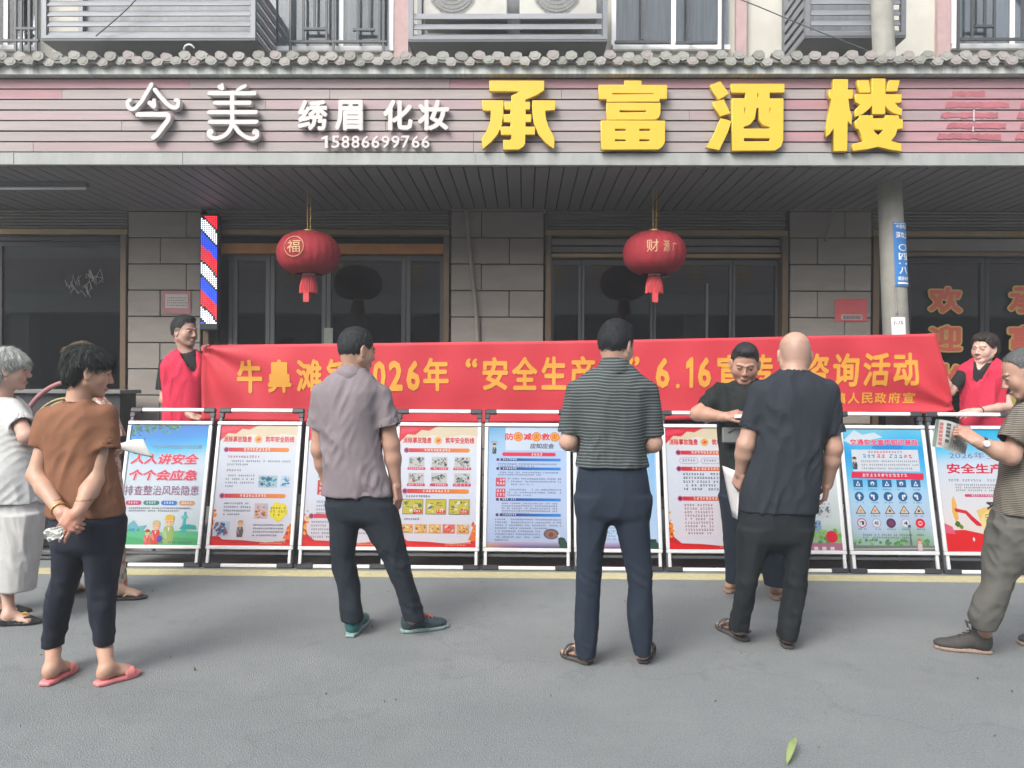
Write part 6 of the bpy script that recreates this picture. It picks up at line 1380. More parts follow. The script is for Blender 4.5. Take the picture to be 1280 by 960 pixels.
class Person:
    def __init__(s, label, Y, gz=0, tone=(.42, .25, .18), foot=None):
        s.Y = Y; s.gz = gz; s.tone = tone; p = P(*(foot or (640, 600)), Y); s.o = thing('person', label, 'person', (p.x, Y, gz)); s.F = Fld(); s.boxes = []
    def W(s, px, py, dY=0): return P(px, py, s.Y+dY)
    def st(s, rows):
        out = []
        for r in rows:
            py, xl, xr, ry = r[:4]; dY = r[4] if len(r) > 4 else 0; a, b = s.W(xl, py, dY), s.W(xr, py, dY); out.append(((a.z+b.z)/2, (a.x+b.x)/2, s.Y+dY, (b.x-a.x)/2, ry))
        return out
    def head(s, px, py, dY, yaw, pitch=0, roll=0, sc=1.0, fat=1.0, jaw=1.0, neck=None, nr=.056):
        c = s.W(px, py, dY); a = math.radians(yaw); f = Vector((math.sin(a), math.cos(a), 0)); R = Matrix((( f.y, f.x, 0), (-f.x, f.y, 0), (0, 0, 1))) # columns x=r,y=f,z=u
        R = R@Matrix.Rotation(-math.radians(pitch), 3, 'X')@Matrix.Rotation(math.radians(roll), 3, 'Y')
        s.HM = (np.array(R)*sc, np.array(c, float)); s.hs = sc; s.hc = c
        # scale is carried in the matrix: divide through when evaluating
        s.Mh = (np.array(R), np.array(c, float)); sF = Fld(); head_fld(sF, s.Mh, fat=fat, jaw=jaw)
        if sc != 1.0:
            q2 = []
            for (kd, ar, k, op, M) in sF.p:
                R_, o_ = M; o2 = np.array(c)+(o_-np.array(c))*sc
                if kd == 'cone': ar = (ar[0]*sc, ar[1]*sc, ar[2]*sc, ar[3]*sc, ar[4])
                else: ar = (ar[0]*sc, ar[1]*sc)
                q2.append((kd, ar, k*sc, op, (R_, o2)))
            sF.p = q2
        s.headF = sF
        hb = Vector(c)+R@Vector((0, -.025, -.06))*sc; nb = s.W(*neck) if neck else Vector(c)+Vector((0, 0, -.2)); s.nb = nb; s.neckr = nr
        s.F.cone(nb-(hb-nb).normalized()*.03, hb, nr*1.08, nr*.95, k=.03); s.F.p += sF.p
        s.boxes.append((np.array(c)-np.array([.14, .14, .16])*sc, np.array(c)+np.array([.14, .14, .17])*sc, .0042, True))
    def hair(s, style, col, seed=3):
        M = s.Mh
        if s.hs != 1.0:
            # build at unit size, then scale the mesh about the head centre
            o = hair_obj(s.o, M, style, col, seed); n = len(o.data.vertices); co = np.zeros(n*3, 'f'); o.data.vertices.foreach_get('co', co); co = co.reshape(-1, 3); c = np.array(s.hc); co = c+(co-c)*s.hs; o.data.vertices.foreach_set('co', co.astype('f').ravel()); o.data.update(); return o
        return hair_obj(s.o, M, style, col, seed)
    def arm(s, sh, el, wr, r=(.050, .043, .027), k=.02):
        S_, E, W_ = s.W(*sh), s.W(*el), s.W(*wr); s.F.cone(S_, E, r[0]-.012, r[1], k=.02); mid = E.lerp(W_, .35); s.F.cone(E, mid, r[1], r[1]*.98, k=k); s.F.cone(mid, W_, r[1]*.98, r[2], k=k)
        return S_, E, W_
    def hand(s, wr, d, dorsal, side, **k):
        w_ = wr if isinstance(wr, Vector) else s.W(*wr); d = Vector(d).normalized(); c = w_+d*.085*k.get('sc', 1); hand(s.F, w_, d, dorsal, side, **k)
        s.boxes.append((np.array(c)-.115, np.array(c)+.115, .0034, False))
    def body(s, stubble=None, brow=(.03, .022, .018), lips=None, extra=None, h=.0062):
        "one skin surface: coarse field outside the head and hand boxes, the same field on a finer grid inside them"
        lo, hi = s.F.total(); lo -= .02; hi += .02; F, ax = s.F.grid(lo, hi, h)
        X, Y, Z = ax[0][:, None, None], ax[1][None, :, None], ax[2][None, None, :]
        def bsd(V, a, b, g): q = np.maximum(a+g-V, V-b+g); return q.max(1)
        def uncap(V, Q, sds):
            cap = np.zeros(len(V), bool)
            for sd, t in sds: cap |= np.abs(sd) < t
            Q = Q[~cap[Q].any(1)]; used = np.unique(Q); mp = np.full(len(V), -1); mp[used] = np.arange(len(used)); return V[used], mp[Q]
        e = .018
        for (a, b, hh, ish) in s.boxes:
            bx = np.maximum(np.maximum(np.maximum(a[0]+e-X, X-b[0]+e), np.maximum(a[1]+e-Y, Y-b[1]+e)), np.maximum(a[2]+e-Z, Z-b[2]+e)); F = np.maximum(F, -bx).astype(np.float32)
        V, Q = nets(F, lo, h); V, Q = uncap(V, Q, [(bsd(V, a, b, e), .35*h) for (a, b, hh, ish) in s.boxes]); V = smooth(V, Q, 1); cols = np.tile(np.array(s.tone), (len(V), 1)); VV, QQ, CC = [V], [Q], [cols]; n = len(V)
        done = []
        for (a, b, hh, ish) in s.boxes:
            F, ax = s.F.grid(a-2*hh, b+2*hh, hh); X, Y, Z = ax[0][:, None, None], ax[1][None, :, None], ax[2][None, None, :]
            bx = np.maximum(np.maximum(np.maximum(a[0]-X, X-b[0]), np.maximum(a[1]-Y, Y-b[1])), np.maximum(a[2]-Z, Z-b[2])); F = np.maximum(F, bx)
            for (a2, b2) in done:
                bx = np.maximum(np.maximum(np.maximum(a2[0]-X, X-b2[0]), np.maximum(a2[1]-Y, Y-b2[1])), np.maximum(a2[2]-Z, Z-b2[2])); F = np.maximum(F, -bx-.003)
            V, Q = nets(F.astype(np.float32), a-2*hh, hh)
            if len(V): V, Q = uncap(V, Q, [(bsd(V, a, b, 0), .35*hh)]+[(bsd(V, a2, b2, 0)+.003, .35*hh) for (a2, b2) in done])
            done.append((a, b))
            if not len(V): continue
            V = smooth(V, Q, 1, .4)
            if ish:
                c = np.array(s.hc); c_ = head_color(c+(V-c)/s.hs, s.Mh, s.tone, brow, lips, stubble)
            else: c_ = np.tile(np.array(s.tone), (len(V), 1))
            VV.append(V); QQ.append(Q+n); CC.append(c_); n += len(V)
        V = np.concatenate(VV); Q = np.concatenate(QQ); Cc = np.concatenate(CC); v = wav(V, 5, 14, 14, 14)[:, None]; v2 = wav(V, 6, 45, 45, 45)[:, None]; Cc = Cc*(1+.06*v*np.array([.5, 1.3, 1.3])+.035*v2*np.array([.6, 1.2, 1.1]))
        for (a, b, hh, ish) in s.boxes:   # hands a little redder
            if not ish: c = (np.array(a)+b)/2; w_ = np.exp(-((V-c)**2).sum(1)/.004)[:, None]; Cc = Cc*(1-w_*np.array([0, .13, .12]))
        return link('body', npmesh('body', V, Q, Cc), s.o, m_skin)
    def shirt(s, rows, sleeves, m, name='shirt', neck=None, collar=None, fold=.005, seed=2, freq=(15, 15, 6), vcut=None, grow=0, hem=.03, open_=True, h=.007, k=.03, extra=None):
        F = Fld(); st = s.st(rows)
        for q in sleeves:
            a, b, r0, r1 = q; A, B = s.W(*a), s.W(*b); d = (B-A).normalized(); F.cone(A, B, r0, r1, k=k, flat=True)
        if extra: extra(F)
        for q in sleeves:
            a, b, r0, r1 = q; A, B = s.W(*a), s.W(*b); d = (B-A).normalized(); F.cone(B-d*.03, B+d*.05, r1-.009, r1-.007, k=.003, op='s')
        F.loft(st, grow=grow-.003, k=k)
        zb = st[0][0] if st[0][0] < st[-1][0] else st[-1][0]; q = min(st, key=lambda t: t[0])
        if hem: F.loft([(zb-.05, q[1], q[2], q[3]-.016, q[4]-.016), (zb+hem, q[1], q[2], q[3]-.02, q[4]-.02)], k=.003, op='s')
        nb, hc = s.nb, s.hc; nd = (Vector(hc)-nb).normalized()
        nk = neck or .064; F.cone(nb-nd*.005, nb+nd*.2, nk, nk*1.15, k=.006, op='s')
        if vcut: A, B, ra, rb = vcut; F.cone(s.W(*A), s.W(*B), ra, rb, k=.004, op='s')
        def disp(V):
            # folds gather at the waist and under the arms
            return np.zeros(len(V))
        o = sdf_obj(name, F, h, m, s.o, fold=fold, seed=seed, freq=freq, sm=2)
        if collar:
            Cf = Fld(); r, hh = collar; Cf.cone(nb-nd*.012, nb+nd*hh, r+.020, r+.004, k=.004, flat=True); Cf.cone(nb-nd*.05, nb+nd*(hh+.05), r+.008, r-.004, k=.003, op='s')
            if vcut: A, B, ra, rb = vcut; Cf.cone(s.W(*A), s.W(*B), ra, rb, k=.004, op='s')
            sdf_obj('collar', Cf, .005, m, o, sm=1)
        return o
    def legs(s, waist, L, R, m, name='trousers', fold=.005, seed=4, freq=(13, 13, 5), belt=True, hemcut=.03, h=.008, crease=.0035):
        F = Fld(); body = Fld(); tp = s.st(waist); q = tp[-1]; q0 = tp[-2]; tp = tp[:-1]+[(q[0], q0[1], q0[2], q0[3]*.72, q0[4]*.45)]
        for rows in (L, R):
            st = s.st(rows); F.loft(st, k=.018, grow=-.006)
        F.loft(tp, k=.03, grow=-.009)
        for rows in (L, R):
            st = s.st(rows); q = min(st, key=lambda t: t[0]); F.loft([(q[0]-.05, q[1], q[2], q[3]-.018, q[4]-.018), (q[0]+hemcut, q[1], q[2], q[3]-.022, q[4]-.022)], k=.003, op='s'); s.F.loft(st, grow=-.030, k=.02, z0=q[0]-.0)
        s.F.loft(tp, grow=-.035, k=.03)
        def disp(V):
            z = V[:, 2]; st = s.st(L); kz = (min(q[0] for q in st)+max(q[0] for q in st))/2; zb = min(q[0] for q in st)
            a = np.exp(-((z-kz)/.1)**2)+np.exp(-((z-zb-.08)/.07)**2)
            return crease*a*(.4-2*np.abs(wav(V, seed+2, 34, 34, 48, 3, 1.5)))
        return sdf_obj(name, F, h, m, s.o, fold=fold, seed=seed, freq=freq, sm=2, disp=disp)
    def torso(s, rows, grow=-.034): s.F.loft(s.st(rows), grow=grow, k=.03)
def blob_patch(x, y, z): return None
HB = (.012, .012, .013); HG = (.36, .37, .35)

# ---- woman in the brown T-shirt (near left) ----
p = Person('woman in a brown T-shirt and navy cropped trousers, hands clasped behind her back', 3.66, tone=(.46, .27, .19), foot=(108, 850))
rows = [(644, 62, 154, .125), (628, 63, 152, .125), (600, 63, 144, .125), (570, 61, 138, .125), (545, 59, 136, .12), (528, 56, 139, .115), (515, 60, 136, .105), (508, 68, 127, .09), (502, 76, 118, .075), (498, 80, 114, .06)]
p.head(110, 465, .02, 56, 8, sc=1.03, neck=(98, 502, 0), nr=.052)
p.torso(rows); p.hair('woman', (.017, .021, .020), 4)
S1, E1, W1 = p.arm((64, 522, 0), (45, 594, -.06), (77, 641, -.19), (.046, .040, .027)); S2, E2, W2 = p.arm((130, 524, 0), (119, 600, -.06), (97, 641, -.21), (.047, .042, .027))
p.hand(W2, p.W(70, 673, -.24)-W2, (.3, -1, .3), 1, curl=(.35, .35, .4, .5), spread=.05, thumb=.5, sc=.93)
p.hand(W1, p.W(103, 664, -.27)-W1, (-.4, -.9, .5), -1, curl=(.7, .8, .8, .8), spread=.04, thumb=.6, sc=.9)
p.shirt(rows, [((62, 522, 0), (49, 560, -.03), .056, .052), ((130, 520, 0), (132, 562, -.02), .060, .066)], cloth('tshirt_brown', (.215, .098, .054)), fold=.0055, seed=3, freq=(17, 14, 7), neck=.062)
p.legs([(640, 66, 154, .12), (660, 67, 154, .125), (684, 69, 152, .12), (694, 76, 146, .09)], [(650, 67, 112, .11), (684, 68, 111, .10), (719, 67, 101, .085, -.0), (735, 61, 95, .078), (754, 57, 90, .074), (785, 54.5, 83, .066, .03), (808, 54, 78, .06, .05)],
    [(650, 108, 154, .11), (684, 109, 152, .10), (719, 108, 147, .085), (754, 110, 144, .074), (785, 113, 144, .066, .01), (806, 117, 144, .062, .02)], cloth('trousers_navy', (.018, .022, .034)), fold=.003)
h1, t1 = G(56, 858), G(92, 836); h2, t2 = G(121, 858), G(173, 842)
foot_skin(p.F, h1+(t1-h1)*.06, h1+(t1-h1)*.95, .02, p.W(67, 812, .05), .036); foot_skin(p.F, h2+(t2-h2)*.06, h2+(t2-h2)*.95, .02, p.W(131, 812, .02), .038)
pk = mat('slipper_pink', (.72, .22, .22), .45, noise=.05); shoe('slide', p.o, h1, t1, (pk, pk)); shoe('slide', p.o, h2, t2, (pk, pk))
p.body()
br = MB(); c = W1+(E1-W1)*.1; d = (E1-W1).normalized(); a = d.cross(Vector((0, 0, 1))).normalized(); b = d.cross(a); br.tube([c+(a*math.cos(2*math.pi*k/20)+b*math.sin(2*math.pi*k/20))*.034 for k in range(21)], .004, 6)
tag(br.obj('bracelet', m_gl, None, smooth=True), 'thin gold bracelet on the left wrist of the woman in the brown T-shirt', 'bracelet')
def crumple(pts_c, r, seed, flat=.5):
    rr = random.Random(seed); g = MB(); n = 9; c = Vector(pts_c)
    vs = []; 
    for i in range(n):
        for j in range(n):
            u, v = i/(n-1)*2-1, j/(n-1)*2-1; vs.append(tuple(c+Vector((u*r+rr.uniform(-.2, .2)*r, rr.uniform(-.45, .45)*r+.25*r*math.sin(3*u+2*v), v*r*flat*1.3+rr.uniform(-.2, .2)*r+.2*r*u))))
    fs = [(i*n+j, (i+1)*n+j, (i+1)*n+j+1, i*n+j+1) for i in range(n-1) for j in range(n-1)]; g.add(vs, fs); return g
ti = tag(crumple(p.W(68, 667, -.30), .036, 2, .55).obj('tissue', mat('paper_white', (.72, .72, .70), .8, bump=.2), None), 'crumpled white tissue held in the hands of the woman in the brown T-shirt', 'tissue')
md = ti.modifiers.new('t', 'SOLIDIFY'); md.thickness = .0015

# ---- white-haired woman at the left edge ----
p = Person('white-haired woman in a white blouse and wide white trousers at the left edge', 4.45, tone=(.50, .31, .24), foot=(8, 780))
rows = [(628, -42, 52, .15), (600, -42, 51, .15), (565, -40, 46, .14), (540, -38, 41, .135), (522, -34, 37, .12), (510, -28, 31, .11), (500, -18, 22, .085), (493, -10, 14, .065)]
p.head(11, 462, .0, 62, 2, sc=1.03, neck=(2, 500, 0), nr=.055); p.torso(rows); p.hair('bob', HG, 6)
S1, E1, W1 = p.arm((18, 514, -.04), (33, 546, -.12), (62, 554, .05), (.050, .042, .028)); p.arm((-30, 522, 0), (-42, 585, 0), (-30, 620, -.08))
p.hand(W1, (.6, .8, .1), (0, -.2, 1), -1, curl=(.4, .45, .5, .5)); p.hand((-30, 620, -.08), (.5, -.3, -.8), (-.3, -1, 0), 1)
p.shirt(rows, [((16, 512, -.03), (27, 532, -.085), .064, .066), ((-28, 518, 0), (-38, 565, 0), .07, .075)], cloth('blouse_white', (.54, .55, .54), noise=.10, nscale=26), fold=.007, seed=8, freq=(13, 13, 8))
p.legs([(622, -38, 50, .13), (650, -40, 52, .14), (680, -40, 51, .13)], [(640, -40, 12, .12, .05), (690, -44, 2, .10, .09), (736, -46, -4, .095, .13)], [(640, 2, 52, .13, -.02), (665, 1, 51, .12, -.03), (690, 0, 48.5, .112, -.03), (715, -2, 45, .108, -.03), (738, -3, 42, .105, -.03)], cloth('trousers_white', (.46, .46, .45)), fold=.005, seed=12, freq=(14, 14, 3), crease=0)
h1, t1 = G(0, 782), G(54, 779); h2, t2 = G(-18, 768), G(38, 765)
foot_skin(p.F, h1+(t1-h1)*.06, h1+(t1-h1)*.85, .012, p.W(9, 736, 0), .035); foot_skin(p.F, h2+(t2-h2)*.06, h2+(t2-h2)*.85, .012, p.W(-14, 734, .1), .035)
bk = mat('flat_shoe_black', (.02, .022, .022), .35); shoe('flat', p.o, h1, t1, (bk, bk)); shoe('flat', p.o, h2, t2, (bk, bk))
g = MB(); c = h1+(t1-h1)*.62+Vector((0, -.01, .062)); g.tube([c+Vector((.018*math.cos(a_*.5), -.006, .011*math.sin(a_*.5))) for a_ in range(14)], .004, 5); g.obj('buckle', m_gl, p.o)
p.body(brow=(.2, .18, .16))

# ---- woman in floral clothes, mostly hidden ----
p = Person('woman in a floral top, mostly hidden behind the woman in the brown T-shirt', 4.98, tone=(.47, .29, .22), foot=(120, 745))
rows = [(632, 84, 150, .14), (600, 84, 149, .14), (560, 82, 146, .13), (530, 76, 142, .125), (512, 78, 138, .115), (502, 84, 134, .1), (492, 92, 124, .08), (484, 99, 117, .062)]
p.head(107, 452, .03, 55, 5, sc=1.0, neck=(107, 490, 0), nr=.052); p.torso(rows); p.hair('bun', (.13, .085, .05), 9)
S1, E1, W1 = p.arm((138, 520, 0), (143, 562, .05), (150, 559, -.14), (.046, .04, .026)); p.hand(W1, (1, -.25, .1), (0, -.2, 1), 1, curl=(.3, .35, .4, .4)); p.arm((80, 522, 0), (78, 575, .0), (90, 600, .15)); p.hand((90, 600, .15), (.4, .7, -.3), (0, -.3, 1), -1)
fl = cloth('blouse_floral', (.55, .47, .42)); 
def floral(m, cols, sc):
    t = m.node_tree; n = t.nodes; L = t.links; b = n['Principled BSDF']; g = n.new('ShaderNodeTexCoord'); vo = n.new('ShaderNodeTexVoronoi'); vo.inputs['Scale'].default_value = sc; L.new(g.outputs['Object'], vo.inputs[0])
    cr = n.new('ShaderNodeValToRGB'); cr.color_ramp.interpolation = 'CONSTANT'; e = cr.color_ramp.elements; e[0].color = (*cols[0], 1); e[1].position = .4; e[1].color = (*cols[1], 1)
    for i, c in enumerate(cols[2:]): q = cr.color_ramp.elements.new(.62+.14*i); q.color = (*c, 1)
    sp = n.new('ShaderNodeSeparateXYZ'); L.new(vo.outputs['Color'], sp.inputs[0]); L.new(sp.outputs[0], cr.inputs[0]); L.new(cr.outputs[0], b.inputs['Base Color'])
floral(fl, [(.5, .42, .36), (.30, .30, .18), (.6, .5, .45), (.35, .12, .1)], 38)
p.shirt(rows, [((136, 518, 0), (147, 548, .03), .058, .056), ((82, 518, 0), (78, 556, 0), .055, .054)], fl, fold=.006, seed=18)
ft = cloth('trousers_floral', (.4, .38, .3)); floral(ft, [(.42, .36, .3), (.2, .22, .15), (.5, .4, .34), (.4, .16, .08)], 30)
p.legs([(620, 84, 150, .13), (650, 84, 152, .13), (680, 84, 152, .12)], [(640, 84, 118, .12), (690, 82, 106, .09), (734, 80, 98, .075)], [(640, 116, 152, .12), (690, 126, 156, .09), (737, 134, 158, .075)], ft, fold=.006, seed=5)
h1, t1 = G(138, 750), G(182, 748); h2, t2 = G(80, 745), G(104, 738)
foot_skin(p.F, h1+(t1-h1)*.06, h1+(t1-h1)*.95, .02, p.W(146, 735, 0), .035); foot_skin(p.F, h2+(t2-h2)*.06, h2+(t2-h2)*.95, .02, p.W(88, 733, 0), .035)
ffm = mat('flip_flop_black', (.03, .025, .025), .6); stm = mat('strap_beige', (.42, .34, .22), .5); shoe('flipflop', p.o, h1, t1, (ffm, stm)); shoe('flipflop', p.o, h2, t2, (ffm, stm))
p.body()
g = MB(); a, b, c, d = p.W(149, 556, -.24), p.W(179, 549, -.26), p.W(192, 572, -.24), p.W(155, 563, -.22)
n = 8; vs = []
for i in range(n+1):
    for j in range(n+1): u, v = i/n, j/n; q = (a*(1-u)+b*u)*(1-v)+(d*(1-u)+c*u)*v; vs.append(tuple(q+Vector((0, -.012*math.sin(math.pi*u)-.008*math.sin(3*v), .012*math.sin(math.pi*u)*(1-v)))))
g.add(vs, [(i*(n+1)+j, (i+1)*(n+1)+j, (i+1)*(n+1)+j+1, i*(n+1)+j+1) for i in range(n) for j in range(n)])
fy = tag(g.obj('flyer', MATS['paper_white'], None, smooth=True), 'white folded flyer held out in front of the leftmost board', 'flyer'); md = fy.modifiers.new('t', 'SOLIDIFY'); md.thickness = .0012

# ---- man in the mauve polo shirt ----
p = Person('man in a mauve polo shirt, dark trousers and teal running shoes', 4.31, tone=(.43, .25, .18), foot=(468, 790))
rows = [(619, 402, 490, .13), (600, 404, 487, .13), (575, 402, 479, .125), (550, 400, 476, .125), (525, 396, 476, .125), (505, 393, 479, .125), (490, 394, 481, .12), (480, 400, 477, .108), (472, 408, 470, .095), (465, 417, 463, .08), (459, 425, 457, .065)]
p.head(447, 438, .02, 50, 8, sc=1.02, neck=(441, 466, 0), nr=.056); p.torso(rows)
p.hair('male', (.020, .023, .026), 12)
S1, E1, W1 = p.arm((400, 492, 0), (399, 562, .02), (411, 612, .10), (.051, .044, .028)); S2, E2, W2 = p.arm((478, 494, 0), (489, 556, .02), (495, 606, .03), (.053, .047, .028))
p.hand(W1, (.1, .5, -1), (-1, -.2, 0), -1, curl=(.4, .45, .5, .5)); p.hand(W2, p.W(500, 636, .0)-W2, (1, -.35, 0), 1, curl=(.45, .55, .6, .65), thumb=.4)
pm_ = cloth('polo_mauve', (.205, .175, .188))
p.shirt(rows, [((402, 492, 0), (395, 535, .01), .062, .058), ((476, 494, 0), (486, 534, 0), .066, .067)], pm_, fold=.006, seed=21, freq=(14, 14, 5), collar=(.067, .034))
dk = cloth('trousers_dark_teal', (.016, .022, .030))
p.legs([(613, 404, 490, .12), (630, 406, 494, .125), (648, 408, 499, .12), (658, 414, 494, .09)], [(630, 406, 450, .11), (651, 411, 450, .105), (675, 412, 447, .095), (700, 413, 444.5, .085), (733, 420, 451, .078), (760, 424, 455, .07, -.02), (776, 426, 455, .066, -.02)],
    [(630, 446, 495, .11), (651, 450, 503, .105), (675, 463, 507, .095), (692, 474, 511, .09), (733, 492, 520, .08), (760, 500, 530, .075, .0), (775, 503, 533, .07, .0)], dk, fold=.0035, seed=22)
tq = mat('shoe_teal', (.02, .12, .12), .5, noise=.12); tq2 = mat('shoe_dark_teal', (.03, .055, .065), .55, noise=.15); so = mat('sole_grey', (.22, .30, .29), .6); lc = mat('laces_orange', (.65, .16, .08), .6)
shoe('sneaker', p.o, G(438, 797), G(456, 775), (tq, so)); shoe('sneaker', p.o, G(503, 791), G(558, 784), (tq2, so, lc))
p.F.cone(p.W(441, 778, 0), G(440, 790)+Vector((0, 0, .05)), .035, .03); p.F.cone(p.W(516, 772, .0), G(512, 788)+Vector((0, 0, .05)), .035, .03)
p.body()

# ---- man in the striped polo shirt ----
p = Person('man in a dark striped polo shirt and navy trousers, back to the street', 3.89, tone=(.46, .28, .21), foot=(768, 825))
rows = [(583, 718, 811, .13), (574, 719, 809, .13), (560, 722, 806, .13), (540, 723, 806, .13), (520, 719, 809, .13), (500, 714, 813, .125), (488, 712, 815, .12), (478, 716, 812, .108), (469, 726, 803, .095), (461, 740, 793, .08), (454, 750, 785, .065)]
p.head(771, 432, .03, 40, 10, sc=1.0, neck=(768, 460, 0), nr=.056); p.torso(rows); p.hair('slick', (.016, .019, .022), 31)
S1, E1, W1 = p.arm((722, 490, 0), (711, 552, .02), (733, 558, .24), (.052, .045, .028)); S2, E2, W2 = p.arm((808, 490, 0), (816, 554, .02), (790, 560, .25), (.052, .046, .028))
p.hand(W1, (.7, .6, .25), (-.6, .3, .7), -1); p.hand(W2, (-.6, .6, .3), (.6, .3, .7), 1)
sm_ = cloth('polo_striped', (.030, .038, .042), stripes=((.135, .155, .15), .0152, .38))
p.shirt(rows, [((722, 490, 0), (712, 542, .02), .062, .060), ((807, 490, 0), (814, 545, .02), .062, .060)], sm_, fold=.005, seed=32, freq=(15, 15, 6), collar=(.068, .038))
nv = cloth('trousers_navy_blue', (.017, .026, .042))
p.legs([(578, 721, 809, .12), (600, 718, 813, .125), (625, 716, 815, .13), (645, 718, 814, .12), (655, 724, 810, .09)], [(620, 717, 766, .11), (650, 719, 763, .105), (690, 720, 755, .09), (730, 719, 752, .082), (770, 717, 750, .075), (800, 716, 749, .07), (821, 720, 746, .064)],
    [(620, 764, 815, .11), (650, 766, 813, .105), (690, 776, 815, .09), (730, 784, 818, .082), (770, 782, 818, .075), (800, 786, 817, .07), (819, 791, 814, .062)], nv, fold=.003, seed=33)
h1, t1 = G(737, 831), G(704, 818); h2, t2 = G(804, 830), G(810, 812)
foot_skin(p.F, h1+(t1-h1)*.06, h1+(t1-h1)*.95, .02, p.W(733, 818, 0), .034); foot_skin(p.F, h2+(t2-h2)*.06, h2+(t2-h2)*.95, .02, p.W(803, 816, 0), .034)
sd_ = mat('sandal_dark', (.05, .045, .042), .55); shoe('sandal', p.o, h1, t1, (sd_, sd_)); shoe('sandal', p.o, h2, t2, (sd_, sd_))
p.body()

# ---- young man in the black polo shirt, facing the street ----
p = Person('young man in a black polo shirt facing the street and looking down', 5.02, tone=(.40, .23, .165), foot=(945, 742))
rows = [(600, 900, 962, .13), (580, 899, 962, .14), (550, 897, 964, .145), (525, 896, 966, .14), (505, 893, 968, .13), (492, 896, 966, .12), (484, 904, 960, .105), (478, 914, 952, .085), (473, 920, 946, .065)]
p.head(931, 455, -.05, 195, 22, roll=-3, sc=1.03, fat=1.12, jaw=1.3, neck=(932, 480, 0), nr=.062); p.torso(rows)
p.hair('flat', (.022, .022, .024), 41)
S1, E1, W1 = p.arm((900, 492, 0), (872, 517, -.02), (906, 521, -.2), (.050, .046, .028)); p.hand(W1, (.85, -.35, .25), (.1, -.5, .85), -1, curl=(.5, .6, .7, .75), thumb=.45)
p.arm((962, 492, 0), (985, 535, 0), (965, 545, -.1), (.05, .045, .028)); p.hand((965, 545, -.1), (-.7, -.5, .1), (0, -.5, .8), 1)
p.shirt(rows, [((901, 490, 0), (880, 510, -.01), .062, .058), ((962, 490, 0), (978, 520, 0), .062, .058)], cloth('polo_black', (.014, .018, .018)), fold=.006, seed=42, collar=(.070, .012), vcut=((933, 474, -.10), (934, 499, -.15), .045, .006))
p.legs([(590, 900, 962, .13), (620, 898, 966, .13), (645, 900, 966, .12)], [(620, 898, 934, .12), (660, 903, 934, .10), (700, 906, 932, .085), (728, 906, 930, .075)], [(620, 930, 968, .12), (660, 938, 974, .10), (700, 950, 984, .085), (732, 956, 986, .078)], cloth('trousers_ink', (.015, .022, .033)), fold=.004, seed=43)
tn = mat('shoe_tan', (.30, .18, .11), .6, noise=.1); ts = mat('sole_tan', (.26, .17, .12), .6); shoe('shoe', p.o, G(920, 727), G(911, 742), (tn, ts, tn)); shoe('shoe', p.o, G(971, 730), G(970, 750), (tn, ts, tn))
p.F.cone(p.W(917, 722, 0), G(918, 732)+Vector((0, 0, .06)), .034, .03); p.F.cone(p.W(971, 722, 0), G(971, 736)+Vector((0, 0, .06)), .034, .03)
def buzz(x, y, z): m = ((z > .055-.1*np.clip(y-.06, 0, 1)) & (y > -.2) & (z > np.interp(y, [-.1, -.04, 0, .03, .05, .075], [-.05, -.04, .03, -.01, .045, .066]))); return m*.75
p.body(stubble=buzz)
g = MB(); a = p.W(925, 520, -.27); g.box(a.x-.035, a.x+.03, a.y-.005, a.y+.004, a.z-.012, a.z+.010)
ob_ = tag(g.obj('folded_paper', MATS['paper_white'], None), 'small folded white paper in the fingers of the young man in black', 'paper')
g = MB(); a, b = p.W(903, 534, -.165), p.W(928, 554, -.165); g.box(a.x, b.x, a.y-.012, a.y+.02, b.z, a.z, bev=.008); bgo = tag(g.obj('waist_bag', cloth('bag_grey', (.16, .165, .165)), None), 'small grey bag with a black mark on the belly of the young man', 'bag')
MB().prism([(a.x+.03, a.z-.03), (a.x+.036, a.z-.04), (a.x+.085, a.z-.012), (a.x+.08, a.z-.006)], a.y-.0145, a.y-.0125).obj('mark', m_plast, bgo)

# ---- bald man in the black T-shirt ----
p = Person('bald man in a dark T-shirt and black trousers holding a paper', 4.14, tone=(.42, .255, .19), foot=(955, 800))
rows = [(639, 925, 1022, .135), (620, 926, 1023, .135), (590, 932, 1026, .135), (560, 940, 1030, .135), (530, 944, 1036, .13), (505, 943, 1042, .13), (490, 942, 1042, .122), (480, 949, 1037, .11), (472, 961, 1026, .095), (466, 970, 1016, .08), (461, 976, 1010, .065)]
p.head(993, 444, .05, 6, 14, sc=1.03, fat=1.05, neck=(992, 470, 0), nr=.064); p.torso(rows)
S1, E1, W1 = p.arm((950, 492, 0), (932, 556, .0), (926, 590, .06), (.052, .046, .030)); S2, E2, W2 = p.arm((1036, 494, 0), (1042, 560, .0), (1034, 604, .06), (.052, .045, .030))
p.hand(W1, p.W(919, 612, .10)-W1, (-1, -.4, .1), -1, curl=(.8, .85, .9, .9), thumb=.5); p.hand(W2, p.W(1029, 640, .10)-W2, (1, -.5, 0), 1, curl=(.5, .6, .65, .7), thumb=.5)
p.shirt(rows, [((950, 490, 0), (936, 537, 0), .064, .060), ((1034, 490, 0), (1042, 543, 0), .066, .062)], cloth('tshirt_charcoal', (.022, .027, .036)), fold=.0055, seed=52, freq=(14, 14, 5), neck=.068)
